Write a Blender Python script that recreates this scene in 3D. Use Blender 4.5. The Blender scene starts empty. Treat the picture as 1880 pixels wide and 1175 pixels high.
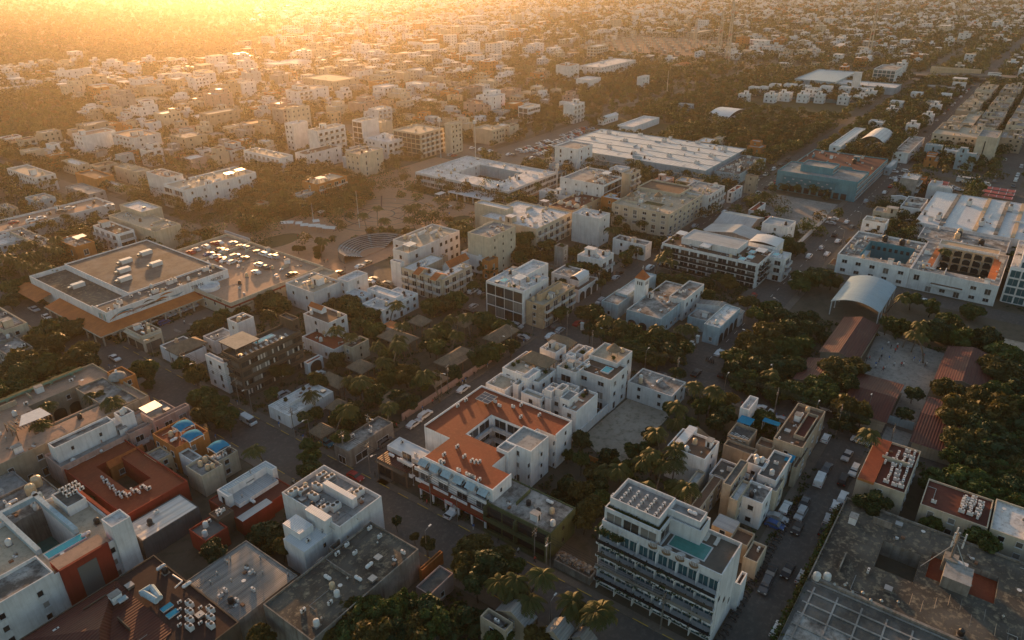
import bpy, math, random
import numpy as np
from mathutils import Vector, Matrix
SC = bpy.context.scene
COL = SC.collection
rnd = random.Random(7)
nrs = np.random.RandomState(11)

# ---------------------------------------------------------------- camera
H = 110.0
PIT, ROL, YAW, FO = 0.46368165, -0.00601204, 0.93594115, 1338.19
Fv = Vector((math.sin(YAW)*math.cos(PIT), math.cos(YAW)*math.cos(PIT), -math.sin(PIT)))
_r = Vector((math.cos(YAW), -math.sin(YAW), 0)); _u = _r.cross(Fv)
Rv = _r*math.cos(ROL)+_u*math.sin(ROL); Uv = -_r*math.sin(ROL)+_u*math.cos(ROL)
cam = bpy.data.cameras.new('camera'); co = bpy.data.objects.new('camera', cam); COL.objects.link(co)
co.matrix_world = Matrix(((Rv.x, Uv.x, -Fv.x, 0), (Rv.y, Uv.y, -Fv.y, 0), (Rv.z, Uv.z, -Fv.z, H), (0, 0, 0, 1)))
cam.sensor_width = 36; cam.lens = FO/1880*36; cam.clip_start = 1; cam.clip_end = 20000
SC.camera = co
OX, OY, OS = 0.0, 0.0, 1.0
def C(ox, oy, s=3.9167):
    """origin and scale of the detail sheet the following coordinates were measured on"""
    global OX, OY, OS
    OX, OY, OS = ox, oy, s
def P(a, b, z=0.0):
    x = OX+a/OS-940; y = OY+b/OS-587.5
    d = Fv+Rv*(x/FO)-Uv*(y/FO)
    t = (z-H)/d.z
    return d.x*t, d.y*t
def proj(x, y, z=0.0):
    v = Vector((x, y, z-H)); d = v.dot(Fv)
    if d <= 1: return (-9999, -9999, d)
    return 940+FO*v.dot(Rv)/d, 587.5-FO*v.dot(Uv)/d, d

# ---------------------------------------------------------------- materials
MATS = {}
def nodes(name):
    m = bpy.data.materials.new(name); m.use_nodes = True
    nt = m.node_tree; b = nt.nodes['Principled BSDF']
    MATS[name] = m
    return m, nt, b
def lk(nt, a, b): nt.links.new(a, b)
def noise(nt, scale, detail=4, vec=None, rough=.6):
    n = nt.nodes.new('ShaderNodeTexNoise'); n.inputs['Scale'].default_value = scale
    n.inputs['Detail'].default_value = detail; n.inputs['Roughness'].default_value = rough
    if vec is not None: lk(nt, vec, n.inputs['Vector'])
    return n.outputs['Fac']
def ramp(nt, fac, stops):
    r = nt.nodes.new('ShaderNodeValToRGB'); lk(nt, fac, r.inputs['Fac'])
    e = r.color_ramp.elements
    while len(e) < len(stops): e.new(0.5)
    for i, (p, c) in enumerate(stops):
        e[i].position = p; e[i].color = (c[0], c[1], c[2], 1) if not isinstance(c, (int, float)) else (c, c, c, 1)
    return r.outputs['Color']
def mix(nt, fac, a, b, mode='MIX'):
    m = nt.nodes.new('ShaderNodeMix'); m.data_type = 'RGBA'; m.blend_type = mode
    for s, v in ((m.inputs[0], fac), (m.inputs[6], a), (m.inputs[7], b)):
        if isinstance(v, (int, float)): s.default_value = v
        elif isinstance(v, tuple): s.default_value = (*v, 1)
        else: lk(nt, v, s)
    return m.outputs[2]
def pos(nt, scale=(1, 1, 1), rot=0):
    g = nt.nodes.new('ShaderNodeNewGeometry'); mp = nt.nodes.new('ShaderNodeMapping')
    lk(nt, g.outputs['Position'], mp.inputs['Vector']); mp.inputs['Scale'].default_value = scale
    mp.inputs['Rotation'].default_value[2] = rot
    return mp.outputs['Vector']
def mul(c, k): return tuple(min(1, max(0, v*k)) for v in c)
def wallmat(name, c, dirt=.35, rough=.85):
    m, nt, b = nodes(name)
    n1 = noise(nt, .35, 5, pos(nt)); n2 = noise(nt, 1.0, 4, pos(nt, (1.6, 1.6, .12)))
    f1 = ramp(nt, n1, [(.35, 0), (.62, 1)]); f2 = ramp(nt, n2, [(.47, 0), (.74, 1)])
    c1 = mix(nt, f1, c, mul(c, 1-dirt*.62)); n3 = noise(nt, 2.6, 3, pos(nt)); c1 = mix(nt, ramp(nt, n3, [(.6, 0), (.66, dirt*.7)]), c1, (c[0]*.72, c[1]*.66, c[2]*.58))
    m2 = nt.nodes.new('ShaderNodeMath'); m2.operation = 'MULTIPLY'; lk(nt, f2, m2.inputs[0]); m2.inputs[1].default_value = dirt*1.4
    c2 = mix(nt, m2.outputs[0], c1, (c[0]*.42, c[1]*.38, c[2]*.33))
    oi = nt.nodes.new('ShaderNodeObjectInfo')
    mr = nt.nodes.new('ShaderNodeMapRange'); lk(nt, oi.outputs['Random'], mr.inputs[0]); mr.inputs[3].default_value = .84; mr.inputs[4].default_value = 1.06
    c3 = mix(nt, 1.0, c2, mr.outputs[0], 'MULTIPLY')
    lk(nt, c3, b.inputs['Base Color']); b.inputs['Roughness'].default_value = rough
    b.inputs['Specular IOR Level'].default_value = .25
def roofmat(name, c, c2, c3, lo=.42, hi=.62, s1=.16, s2=1.1, rough=.9, spots=.35):
    m, nt, b = nodes(name)
    n1 = noise(nt, s1, 8, pos(nt), .68); n2 = noise(nt, s2, 6, pos(nt), .7); n3 = noise(nt, .5, 3, pos(nt, (.35, 2.2, 1)), .6)
    a = mix(nt, ramp(nt, n1, [(lo, 0), (hi, 1)]), c, c2)
    m2 = nt.nodes.new('ShaderNodeMath'); m2.operation = 'MULTIPLY'; lk(nt, ramp(nt, n2, [(.5, 0), (.72, 1)]), m2.inputs[0]); m2.inputs[1].default_value = spots*2
    a = mix(nt, m2.outputs[0], a, c3)
    m3 = nt.nodes.new('ShaderNodeMath'); m3.operation = 'MULTIPLY'; lk(nt, ramp(nt, n3, [(.55, 0), (.8, 1)]), m3.inputs[0]); m3.inputs[1].default_value = spots
    a = mix(nt, m3.outputs[0], a, mul(c2, .6))
    lk(nt, a, b.inputs['Base Color']); b.inputs['Roughness'].default_value = rough
    b.inputs['Specular IOR Level'].default_value = .3
def plain(name, c, rough=.6, metal=0, spec=.5, emis=0):
    m, nt, b = nodes(name)
    n = noise(nt, 1.3, 4, pos(nt)); a = mix(nt, ramp(nt, n, [(.35, 0), (.75, 1)]), c, mul(c, .78))
    lk(nt, a, b.inputs['Base Color']); b.inputs['Roughness'].default_value = rough; b.inputs['Metallic'].default_value = metal
    b.inputs['Specular IOR Level'].default_value = spec
    if emis:
        b.inputs['Emission Color'].default_value = (*c, 1); b.inputs['Emission Strength'].default_value = emis
def ribmat(name, c, c2, axis=0, freq=1.6, rough=.45, metal=0.0, rust=.25):
    """ribbed sheet roof: ribs along one axis, stains and streaks"""
    m, nt, b = nodes(name)
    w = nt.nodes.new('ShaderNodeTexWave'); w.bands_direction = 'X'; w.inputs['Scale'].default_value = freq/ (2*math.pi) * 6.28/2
    lk(nt, pos(nt, (1, 1, 1), 0 if axis == 0 else math.pi/2), w.inputs['Vector'])
    sc = (1.5, .12, 1) if axis == 0 else (.12, 1.5, 1)
    n1 = noise(nt, .8, 5, pos(nt, sc)); n2 = noise(nt, .12, 6, pos(nt))
    a = mix(nt, ramp(nt, n1, [(.42, 0), (.7, 1)]), c, c2)
    a = mix(nt, ramp(nt, n2, [(.5, 0), (.68, rust)]), a, (.16, .11, .075))
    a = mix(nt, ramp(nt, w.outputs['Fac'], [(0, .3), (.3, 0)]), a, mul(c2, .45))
    lk(nt, a, b.inputs['Base Color']); b.inputs['Roughness'].default_value = rough; b.inputs['Metallic'].default_value = metal; b.inputs['Specular IOR Level'].default_value = .25
    bp = nt.nodes.new('ShaderNodeBump'); bp.inputs['Strength'].default_value = .5; bp.inputs['Distance'].default_value = .1
    lk(nt, w.outputs['Fac'], bp.inputs['Height']); lk(nt, bp.outputs['Normal'], b.inputs['Normal'])
def leafmat(name, c, c2, c3, tr=.25):
    m, nt, b = nodes(name)
    oi = nt.nodes.new('ShaderNodeObjectInfo')
    n1 = noise(nt, .45, 4, pos(nt)); n2 = noise(nt, .03, 3, pos(nt))
    a = mix(nt, ramp(nt, n1, [(.35, 0), (.68, 1)]), c, c2)
    a = mix(nt, ramp(nt, n2, [(.45, 0), (.65, .7)]), a, c3)
    a = mix(nt, 1.0, a, ramp(nt, oi.outputs['Random'], [(0, (.72, .75, .7)), (.6, (1, 1, 1)), (1, (1.0, .86, .66))]), 'MULTIPLY')
    lk(nt, a, b.inputs['Base Color']); b.inputs['Roughness'].default_value = .6; b.inputs['Specular IOR Level'].default_value = .25
    t = nt.nodes.new('ShaderNodeBsdfTranslucent'); lk(nt, a, t.inputs['Color'])
    mx = nt.nodes.new('ShaderNodeMixShader'); mx.inputs[0].default_value = tr
    lk(nt, b.outputs[0], mx.inputs[1]); lk(nt, t.outputs[0], mx.inputs[2])
    lk(nt, mx.outputs[0], nt.nodes['Material Output'].inputs['Surface'])

wallmat('white', (.78, .775, .765), .27); wallmat('cream', (.58, .50, .38), .32); wallmat('sand', (.42, .35, .26)); wallmat('grey', (.33, .33, .32), .5)
wallmat('concrete', (.30, .275, .24), .7); wallmat('orange', (.52, .20, .06)); wallmat('yellow', (.60, .43, .27), .3); wallmat('paleblue', (.36, .47, .52))
wallmat('teal', (.05, .20, .25), .2); wallmat('red', (.30, .045, .025), .25); wallmat('brown', (.125, .092, .066), .3); wallmat('tealblue', (.10, .28, .34), .3); wallmat('pink', (.48, .33, .28))
wallmat('olive', (.11, .13, .06), .4); wallmat('green', (.20, .34, .26)); wallmat('darkgrey', (.12, .12, .12), .4)
roofmat('r_white', (.70, .69, .67), (.46, .44, .41), (.22, .20, .18), .42, .68, .2, 1.0, .9, .45)
roofmat('r_grey', (.36, .35, .33), (.22, .21, .195), (.10, .095, .09))
roofmat('r_dark', (.15, .145, .135), (.075, .07, .062), (.20, .165, .12), .4, .6)
roofmat('r_mould', (.105, .096, .08), (.05, .045, .038), (.30, .25, .17), .42, .55, .1, .8, .9, .55)
roofmat('r_stain', (.42, .40, .37), (.10, .09, .08), (.05, .045, .04), .4, .6, .2, 1.2, .9, .4)
roofmat('r_red', (.25, .052, .02), (.18, .042, .018), (.36, .11, .045), .4, .7, .13, 1.4, .8, .22)
roofmat('r_darkred', (.11, .028, .018), (.085, .024, .016), (.15, .05, .035), .4, .7, .15, 1.0, .8, .2)
roofmat('r_dkbrown', (.05, .022, .017), (.038, .02, .016), (.075, .045, .035)); roofmat('terracotta', (.56, .17, .045), (.42, .12, .035), (.30, .10, .04), .4, .65, .3, 2.0, .8, .25); roofmat('r_brown', (.17, .105, .07), (.12, .075, .05), (.06, .045, .035))
roofmat('r_cream', (.48, .40, .30), (.36, .30, .225), (.2, .17, .13), .45, .7)
roofmat('r_pink', (.42, .27, .19), (.32, .21, .15), (.2, .14, .1), .45, .7)
roofmat('r_green', (.06, .075, .03), (.09, .07, .03), (.03, .04, .015))
roofmat('thatch', (.25, .18, .12), (.17, .125, .085), (.34, .25, .165), .4, .6, .5, 3.0, 1.0, .3)
ribmat('tile', (.50, .15, .045), (.36, .10, .035), 0, 3.0, .8, 0, .3)
ribmat('m_grey', (.42, .44, .45), (.30, .32, .33), 0, 1.5, .5); ribmat('m_greyy', (.42, .44, .45), (.30, .32, .33), 1, 1.5, .5)
ribmat('m_pale', (.64, .63, .60), (.48, .47, .45), 1, .35, .5, 0, .12); ribmat('m_old', (.27, .265, .25), (.14, .135, .13), 1, 1.6, .7, 0, .3)
ribmat('m_white', (.66, .67, .68), (.55, .56, .57), 0, 2.0, .4, 0, .08); ribmat('m_blue', (.30, .40, .46), (.24, .33, .39), 0, 1.2, .4, 0, .1)
ribmat('m_red', (.085, .018, .012), (.06, .015, .011), 1, 1.0, .6, 0, .2)
plain('frame', (.55, .55, .54)); plain('darkframe', (.04, .04, .04)); plain('glass', (.018, .024, .028), .12, 0, .6); plain('tealglass', (.03, .10, .12), .12, 0, .7)
_m, _nt, _b = MATS['glass'], MATS['glass'].node_tree, MATS['glass'].node_tree.nodes['Principled BSDF']
_oi = _nt.nodes.new('ShaderNodeObjectInfo'); _nt.links.new(ramp(_nt, _oi.outputs['Random'], [(0, (.012, .016, .02)), (.5, (.03, .032, .032)), (.7, (.09, .075, .06)), (.86, (.28, .26, .23)), (1, (.05, .06, .065))]), _b.inputs['Base Color'])
plain('dark', (.025, .023, .02), .9); plain('acwhite', (.62, .62, .60), .5); plain('metal', (.35, .35, .34), .4, .8); plain('rust', (.22, .11, .06), .8)
plain('tankblack', (.02, .02, .02), .35); plain('tankcream', (.55, .42, .27), .5); plain('gastank', (.68, .68, .67), .35); plain('water', (.03, .40, .44), .08, 0, .5)
plain('poolteal', (.05, .24, .21), .08, 0, .5); plain('wood', (.20, .12, .065), .7); plain('bluecloth', (.015, .22, .38), .95, 0, .08); plain('redcloth', (.52, .07, .05), .7); plain('whitecloth', (.7, .69, .66), .8)
plain('rubber', (.02, .02, .02), .8); plain('chrome', (.5, .5, .5), .2, .9); plain('lampglass', (.7, .7, .65), .2); plain('tail', (.35, .02, .02), .3)
plain('solar', (.015, .02, .04), .15); plain('cushion', (.55, .52, .47), .9); plain('skin', (.3, .17, .11), .6)
plain('yellowpaint', (.55, .36, .04), .7); plain('whitepaint', (.62, .62, .6), .7); plain('bluepaint', (.03, .14, .4), .6); plain('redpaint', (.5, .04, .03), .5); plain('orangepaint', (.6, .22, .04), .6)
for k, c in dict(car_white=(.72, .72, .71), car_silver=(.4, .41, .42), car_black=(.02, .02, .022), car_grey=(.12, .125, .13), car_red=(.35, .03, .025), car_blue=(.03, .09, .25), car_teal=(.02, .2, .26), car_beige=(.38, .33, .25)).items():
    plain(k, c, .42, 0, .3)
roofmat('asphalt', (.105, .094, .083), (.08, .073, .066), (.17, .148, .125), .4, .65, .08, .9, .9, .42)
roofmat('asphalt_pale', (.17, .14, .115), (.125, .105, .09), (.22, .185, .15), .4, .65, .06, .7, .9, .25)
roofmat('paving', (.17, .14, .11), (.125, .105, .085), (.075, .068, .058), .4, .65, .15, 1.0, .9, .3)
roofmat('redpaving', (.17, .075, .05), (.13, .06, .042), (.08, .045, .035), .4, .65, .15, 1.0, .9, .3)
roofmat('plazapaving', (.42, .24, .15), (.32, .19, .125), (.16, .10, .07), .4, .65, .05, .5, .9, .25)
roofmat('sandlot', (.42, .35, .28), (.31, .26, .2), (.085, .085, .04), .42, .62, .07, .6, .95, .4)
roofmat('soil', (.085, .072, .05), (.12, .098, .07), (.045, .05, .024), .4, .6, .05, .35, .95, .4)
roofmat('grassmat', (.05, .06, .022), (.075, .065, .03), (.03, .04, .014), .4, .6, .08, .6, .95, .35)
roofmat('courtpave', (.30, .28, .25), (.21, .195, .175), (.075, .07, .06), .42, .6, .12, .9, .9, .4)
leafmat('leaf', (.036, .072, .018), (.064, .102, .024), (.062, .068, .018)); leafmat('leaf_dark', (.020, .046, .015), (.036, .066, .022), (.028, .046, .018))
leafmat('leaf_gold', (.085, .075, .018), (.055, .060, .018), (.12, .085, .02)); leafmat('leaf_palm', (.060, .078, .018), (.10, .095, .025), (.045, .060, .016), .3)
wallmat('bark', (.11, .085, .06), .5); wallmat('palmbark', (.20, .165, .125), .5)
def M(n): return MATS[n]

# ---------------------------------------------------------------- mesh building
class MB:
    def __init__(s): s.v = []; s.f = []; s.m = []; s.names = []
    def mi(s, m):
        if m not in s.names: s.names.append(m)
        return s.names.index(m)
    def face(s, pts, m):
        n = len(s.v); s.v += [tuple(p) for p in pts]; s.f.append(tuple(range(n, n+len(pts)))); s.m.append(s.mi(m))
    def box(s, x0, y0, z0, x1, y1, z1, m, mt=None, bottom=False):
        if x1 < x0: x0, x1 = x1, x0
        if y1 < y0: y0, y1 = y1, y0
        n = len(s.v); s.v += [(x0, y0, z0), (x1, y0, z0), (x1, y1, z0), (x0, y1, z0), (x0, y0, z1), (x1, y0, z1), (x1, y1, z1), (x0, y1, z1)]
        i = s.mi(m); j = s.mi(mt) if mt else i
        fs = [(0, 1, 5, 4), (1, 2, 6, 5), (2, 3, 7, 6), (3, 0, 4, 7), (4, 5, 6, 7), (0, 3, 2, 1)]
        for k, f in enumerate(fs):
            s.f.append(tuple(n+a for a in f)); s.m.append(j if k == 4 else i)
    def cyl(s, x, y, z0, z1, r, m, n=10, r1=None, cap=True, mt=None):
        r1 = r if r1 is None else r1
        b = len(s.v)
        for z, rr in ((z0, r), (z1, r1)):
            for k in range(n):
                a = 2*math.pi*k/n; s.v.append((x+rr*math.cos(a), y+rr*math.sin(a), z))
        i = s.mi(m)
        for k in range(n):
            s.f.append((b+k, b+(k+1) % n, b+n+(k+1) % n, b+n+k)); s.m.append(i)
        if cap: s.f.append(tuple(range(b+n, b+2*n))); s.m.append(s.mi(mt) if mt else i)
    def revolve(s, x, y, prof, m, n=12):
        b = len(s.v); i = s.mi(m)
        for r, z in prof:
            for k in range(n):
                a = 2*math.pi*k/n; s.v.append((x+r*math.cos(a), y+r*math.sin(a), z))
        for q in range(len(prof)-1):
            for k in range(n):
                s.f.append((b+q*n+k, b+q*n+(k+1) % n, b+(q+1)*n+(k+1) % n, b+(q+1)*n+k)); s.m.append(i)
        s.f.append(tuple(b+(len(prof)-1)*n+k for k in range(n))); s.m.append(i)
    def tube(s, p0, p1, r, m, n=6, r1=None):
        p0 = Vector(p0); p1 = Vector(p1); d = (p1-p0)
        if d.length < 1e-4: return
        d.normalize(); a = d.orthogonal().normalized(); c = d.cross(a); r1 = r if r1 is None else r1
        b = len(s.v); i = s.mi(m)
        for p, rr in ((p0, r), (p1, r1)):
            for k in range(n):
                t = 2*math.pi*k/n; s.v.append(tuple(p+(a*math.cos(t)+c*math.sin(t))*rr))
        for k in range(n):
            s.f.append((b+k, b+(k+1) % n, b+n+(k+1) % n, b+n+k)); s.m.append(i)
        s.f.append(tuple(range(b+n, b+2*n))); s.m.append(i); s.f.append(tuple(reversed(range(b, b+n)))); s.m.append(i)
    def capsule(s, x, y, z, L, r, m, ax=0):
        n = 10; pr = [(-L/2, .02), (-L/2+.05*L, r*.6), (-L/2+.12*L, r*.92), (-L/2+.2*L, r), (L/2-.2*L, r), (L/2-.12*L, r*.92), (L/2-.05*L, r*.6), (L/2, .02)]
        b = len(s.v); i = s.mi(m)
        for q, rr in pr:
            for k in range(n):
                a = 2*math.pi*k/n; o = rr*math.cos(a)
                s.v.append((x+q, y+o, z+rr*math.sin(a)) if ax == 0 else (x+o, y+q, z+rr*math.sin(a)))
        for q in range(len(pr)-1):
            for k in range(n):
                s.f.append((b+q*n+k, b+q*n+(k+1) % n, b+(q+1)*n+(k+1) % n, b+(q+1)*n+k)); s.m.append(i)
    def poly(s, pts, z0, z1, m, mt=None):
        n = len(pts); b = len(s.v); i = s.mi(m)
        s.v += [(x, y, z0) for x, y in pts]+[(x, y, z1) for x, y in pts]
        for k in range(n):
            s.f.append((b+k, b+(k+1) % n, b+n+(k+1) % n, b+n+k)); s.m.append(i)
        s.f.append(tuple(range(b+n, b+2*n))); s.m.append(s.mi(mt) if mt else i)
    def mesh(s, name, smooth=False):
        me = bpy.data.meshes.new(name); me.from_pydata(s.v, [], s.f)
        for n in s.names: me.materials.append(M(n))
        me.polygons.foreach_set('material_index', s.m)
        if smooth: me.polygons.foreach_set('use_smooth', [True]*len(s.f))
        me.update()
        return me
    def build(s, name, parent=None, smooth=False, loc=None):
        if not s.f: return None
        o = bpy.data.objects.new(name, s.mesh(name, smooth)); COL.objects.link(o)
        if parent: o.parent = parent
        if loc: o.location = loc
        return o
def part(name, me, parent, loc=(0, 0, 0), rz=0, sc=None):
    o = bpy.data.objects.new(name, me); COL.objects.link(o); o.parent = parent; o.location = loc
    if rz: o.rotation_euler[2] = rz
    if sc: o.scale = sc
    return o
def tag(o, label, cat, group=None):
    o['label'] = label; o['category'] = cat
    if group: o['group'] = group
    return o
TOPS = []
def thing(name, label, cat, loc=(0, 0, 0), rz=0, group=None):
    o = bpy.data.objects.new(name, None); COL.objects.link(o); o.location = loc; o.rotation_euler[2] = rz
    o.empty_display_size = .5
    tag(o, label, cat, group); TOPS.append(o)
    return o
def single(mb, name, label, cat, loc=(0, 0, 0), rz=0, group=None, smooth=False):
    o = mb.build(name, None, smooth, loc); o.rotation_euler[2] = rz
    tag(o, label, cat, group); TOPS.append(o)
    return o
def structure(mb, name, kind='structure'):
    o = mb.build(name); o['kind'] = kind
    return o
def copy_tree(o, parent=None):
    c = o.copy(); COL.objects.link(c)
    if parent: c.parent = parent
    for ch in o.children: copy_tree(ch, c)
    return c

# occupancy map, one cell per 2 m: 0 free, 1 building, 2 road, 3 keep clear, 4 wood
OCN = 1500
occ = np.zeros((OCN, OCN), np.uint8)
def omark(x0, y0, x1, y1, v=1):
    a, b = sorted((x0, x1)); c, d = sorted((y0, y1))
    i0, i1, j0, j1 = [int(max(0, min(OCN, round(t)))) for t in ((a+100)/2, (b+100)/2, (c+100)/2, (d+100)/2)]
    occ[i0:max(i1, i0+1), j0:max(j1, j0+1)] = v
def oget(x0, y0, x1, y1):
    i0, i1, j0, j1 = [int(max(0, min(OCN-1, t))) for t in ((x0+100)/2, (x1+100)/2, (y0+100)/2, (y1+100)/2)]
    return occ[i0:i1+1, j0:j1+1]
def omarkpoly(pts, v):
    xs = [p[0] for p in pts]; ys = [p[1] for p in pts]
    i0, i1 = int((min(xs)+100)/2), int((max(xs)+100)/2)+1; j0, j1 = int((min(ys)+100)/2), int((max(ys)+100)/2)+1
    i0 = max(i0, 0); j0 = max(j0, 0); i1 = min(i1, OCN); j1 = min(j1, OCN)
    if i1 <= i0 or j1 <= j0: return
    X, Y = np.meshgrid(np.arange(i0, i1)*2-99, np.arange(j0, j1)*2-99, indexing='ij')
    ins = np.zeros(X.shape, bool); n = len(pts)
    for k in range(n):
        xa, ya = pts[k]; xb, yb = pts[(k+1) % n]
        if ya == yb: continue
        c = ((ya > Y) != (yb > Y)) & (X < (xb-xa)*(Y-ya)/(yb-ya)+xa)
        ins ^= c
    sub = occ[i0:i1, j0:j1]; sub[ins & (sub != 1)] = v
LAND = []   # (x, y, short name) of the landmarks that labels refer to
# ---------------------------------------------------------------- building parts, shared meshes
CACHE = {}
def wmesh(w, h, ax, kind):
    """window on a wall facing -x (ax 0) or -y (ax 1); returns (frame mesh, pane mesh or None)"""
    k = (round(w, 1), round(h, 1), ax, kind)
    if k in CACHE: return CACHE[k]
    w, h = k[0], k[1]
    fm = MB(); pm = MB()
    fr = {'w': 'frame', 'd': 'darkframe', 'f': 'frame', 'b': 'darkframe', 'o': 'dark', 't': 'frame'}[kind]
    gl = {'w': 'glass', 'd': 'glass', 'f': 'glass', 'b': 'glass', 'o': 'dark', 't': 'tealglass'}[kind]
    def bx(mb, u0, z0, u1, z1, d0, d1, m):
        if ax == 0: mb.box(-d1, u0, z0, -d0, u1, z1, m)
        else: mb.box(u0, -d1, z0, u1, -d0, z1, m)
    t = .09
    bx(pm, -w/2+t, t, w/2-t, h-t, .004, .035, gl)
    bx(fm, -w/2, 0, -w/2+t, h, .003, .09, fr); bx(fm, w/2-t, 0, w/2, h, .003, .09, fr)
    bx(fm, -w/2+t, h-t, w/2-t, h, .003, .09, fr); bx(fm, -w/2+t, 0, w/2-t, t, .003, .14, fr)
    if w > 1.3: bx(fm, -.035, t, .035, h-t, .036, .08, fr)
    if kind == 'w':
        bx(fm, -w/2-.12, -.1, w/2+.12, -.001, .003, .2, 'frame')
    CACHE[k] = (fm.mesh('window'), pm.mesh('pane'))
    return CACHE[k]
def gmesh(key, fn):
    if key not in CACHE: CACHE[key] = fn()
    return CACHE[key]
def m_tank(m):
    b = MB(); b.box(-.6, -.6, 0, .6, .6, .15, 'concrete')
    b.revolve(0, 0, [(.52, .15), (.55, .3), (.55, 1.15), (.5, 1.3), (.25, 1.5), (.2, 1.6)], m, 12); return b.mesh('water_tank')
def m_bigtank(m):
    b = MB(); b.revolve(0, 0, [(1.0, 0), (1.05, .2), (1.05, 1.9), (.95, 2.15), (.45, 2.45), (.35, 2.6)], m, 14); return b.mesh('water_tank')
def m_ac():
    b = MB(); b.box(-.5, -.2, .12, .5, .2, .85, 'acwhite'); b.box(-.42, -.2, 0, -.34, .2, .12, 'darkframe'); b.box(.34, -.2, 0, .42, .2, .12, 'darkframe')
    b.cyl(-.12, 0, .851, .87, .16, 'dark', 10); b.box(-.3, -.215, .2, .15, -.201, .75, 'dark'); return b.mesh('air_conditioner')
def m_acbig():
    b = MB(); b.box(-1.1, -.6, .15, 1.1, .6, 1.5, 'acwhite')
    for x in (-.55, .55): b.cyl(x, 0, 1.501, 1.62, .42, 'metal', 12, mt='dark')
    for x in (-1, 1): b.box(x-.08, -.6, 0, x+.08, .6, .15, 'darkframe')
    b.box(-1.0, -.62, .4, 1.0, -.601, 1.3, 'metal'); return b.mesh('air_conditioner')
def m_gas():
    b = MB(); b.capsule(0, 0, .62, 1.9, .36, 'gastank'); b.box(-.6, -.25, 0, -.5, .25, .35, 'metal'); b.box(.5, -.25, 0, .6, .25, .35, 'metal'); b.cyl(0, 0, .95, 1.1, .1, 'metal', 8); return b.mesh('gas_tank')
def m_dish():
    b = MB(); b.tube((0, 0, 0), (0, 0, .7), .03, 'metal'); b.revolve(0, 0, [(.05, .7), (.28, .78), (.42, .92)], 'acwhite', 12); return b.mesh('satellite_dish')
def m_lounger():
    b = MB(); b.box(-.95, -.33, .28, .35, .33, .4, 'cushion'); b.face([(.35, -.33, .4), (.95, -.33, .8), (.95, .33, .8), (.35, .33, .4)], 'cushion'); b.face([(.35, .33, .28), (.95, .33, .68), (.95, -.33, .68), (.35, -.33, .28)], 'cushion')
    b.face([(.95, -.33, .68), (.95, .33, .68), (.95, .33, .8), (.95, -.33, .8)], 'cushion')
    for x in (-.85, .3):
        for y in (-.3, .3): b.box(x-.03, y-.03, 0, x+.03, y+.03, .28, 'wood')
    return b.mesh('lounger')
def m_vent():
    b = MB(); b.cyl(0, 0, 0, .7, .12, 'metal', 8); b.cyl(0, 0, .7, .95, .26, 'metal', 10, .1); return b.mesh('roof_vent')
def m_solar():
    b = MB()
    for r in range(1): 
        for q in range(2):
            x0 = -1.0+q*1.02
            b.face([(x0, -.8, .3), (x0+.96, -.8, .3), (x0+.96, .8, .95), (x0, .8, .95)], 'solar'); b.face([(x0, .8, .92), (x0+.96, .8, .92), (x0+.96, -.8, .27), (x0, -.8, .27)], 'metal')
    b.tube((-.9, .7, 0), (-.9, .7, .88), .03, 'metal'); b.tube((.9, .7, 0), (.9, .7, .88), .03, 'metal'); b.tube((-.9, -.7, 0), (-.9, -.7, .3), .03, 'metal'); b.tube((.9, -.7, 0), (.9, -.7, .3), .03, 'metal')
    return b.mesh('solar_panel')
def m_shrub():
    b = MB(); r = random.Random(3)
    for _ in range(90):
        a = r.random()*6.28; q = r.random()**.5*.5; z = r.random()*.8+.1; s = .14
        n = Vector((r.gauss(0, 1), r.gauss(0, 1), r.gauss(0, 1))).normalized(); t = n.orthogonal().normalized()*s; u = n.cross(t)
        p = Vector((q*math.cos(a), q*math.sin(a), z)); b.face([p-t-u, p+t-u, p+t+u, p-t+u], 'leaf')
    b.cyl(0, 0, 0, .35, .22, 'darkgrey', 8, .28); return b.mesh('potted_plant')
def m_pipe():
    b = MB(); b.tube((-2.2, 0, .12), (2.2, 0, .12), .06, 'metal', 5); b.tube((2.2, 0, .12), (2.2, 1.6, .12), .06, 'metal', 5); b.box(-.1, -.12, 0, .1, .12, .06, 'concrete'); b.box(1.5, -.12, 0, 1.7, .12, .06, 'concrete'); return b.mesh('pipe')
def m_debris():
    b = MB(); r = random.Random(6)
    for _ in range(7):
        x, y = r.uniform(-.9, .9), r.uniform(-.9, .9); b.box(x, y, 0, x+r.uniform(.2, .8), y+r.uniform(.15, .6), r.uniform(.08, .4), r.choice(('concrete', 'wood', 'acwhite', 'rust')))
    return b.mesh('rubbish_pile')
def m_hatch():
    b = MB(); b.box(-.6, -.6, 0, .6, .6, .55, 'concrete'); b.box(-.68, -.68, .551, .68, .68, .62, 'metal'); return b.mesh('roof_hatch')
def m_ups():
    b = MB(); b.box(-.9, -.7, 0, .9, .7, 1.7, 'white'); b.box(-1.0, -.8, 1.701, 1.0, .8, 1.82, 'r_grey'); b.box(-.93, -.3, .1, -.901, .3, 1.5, 'dark'); return b.mesh('roof_shed')
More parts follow.
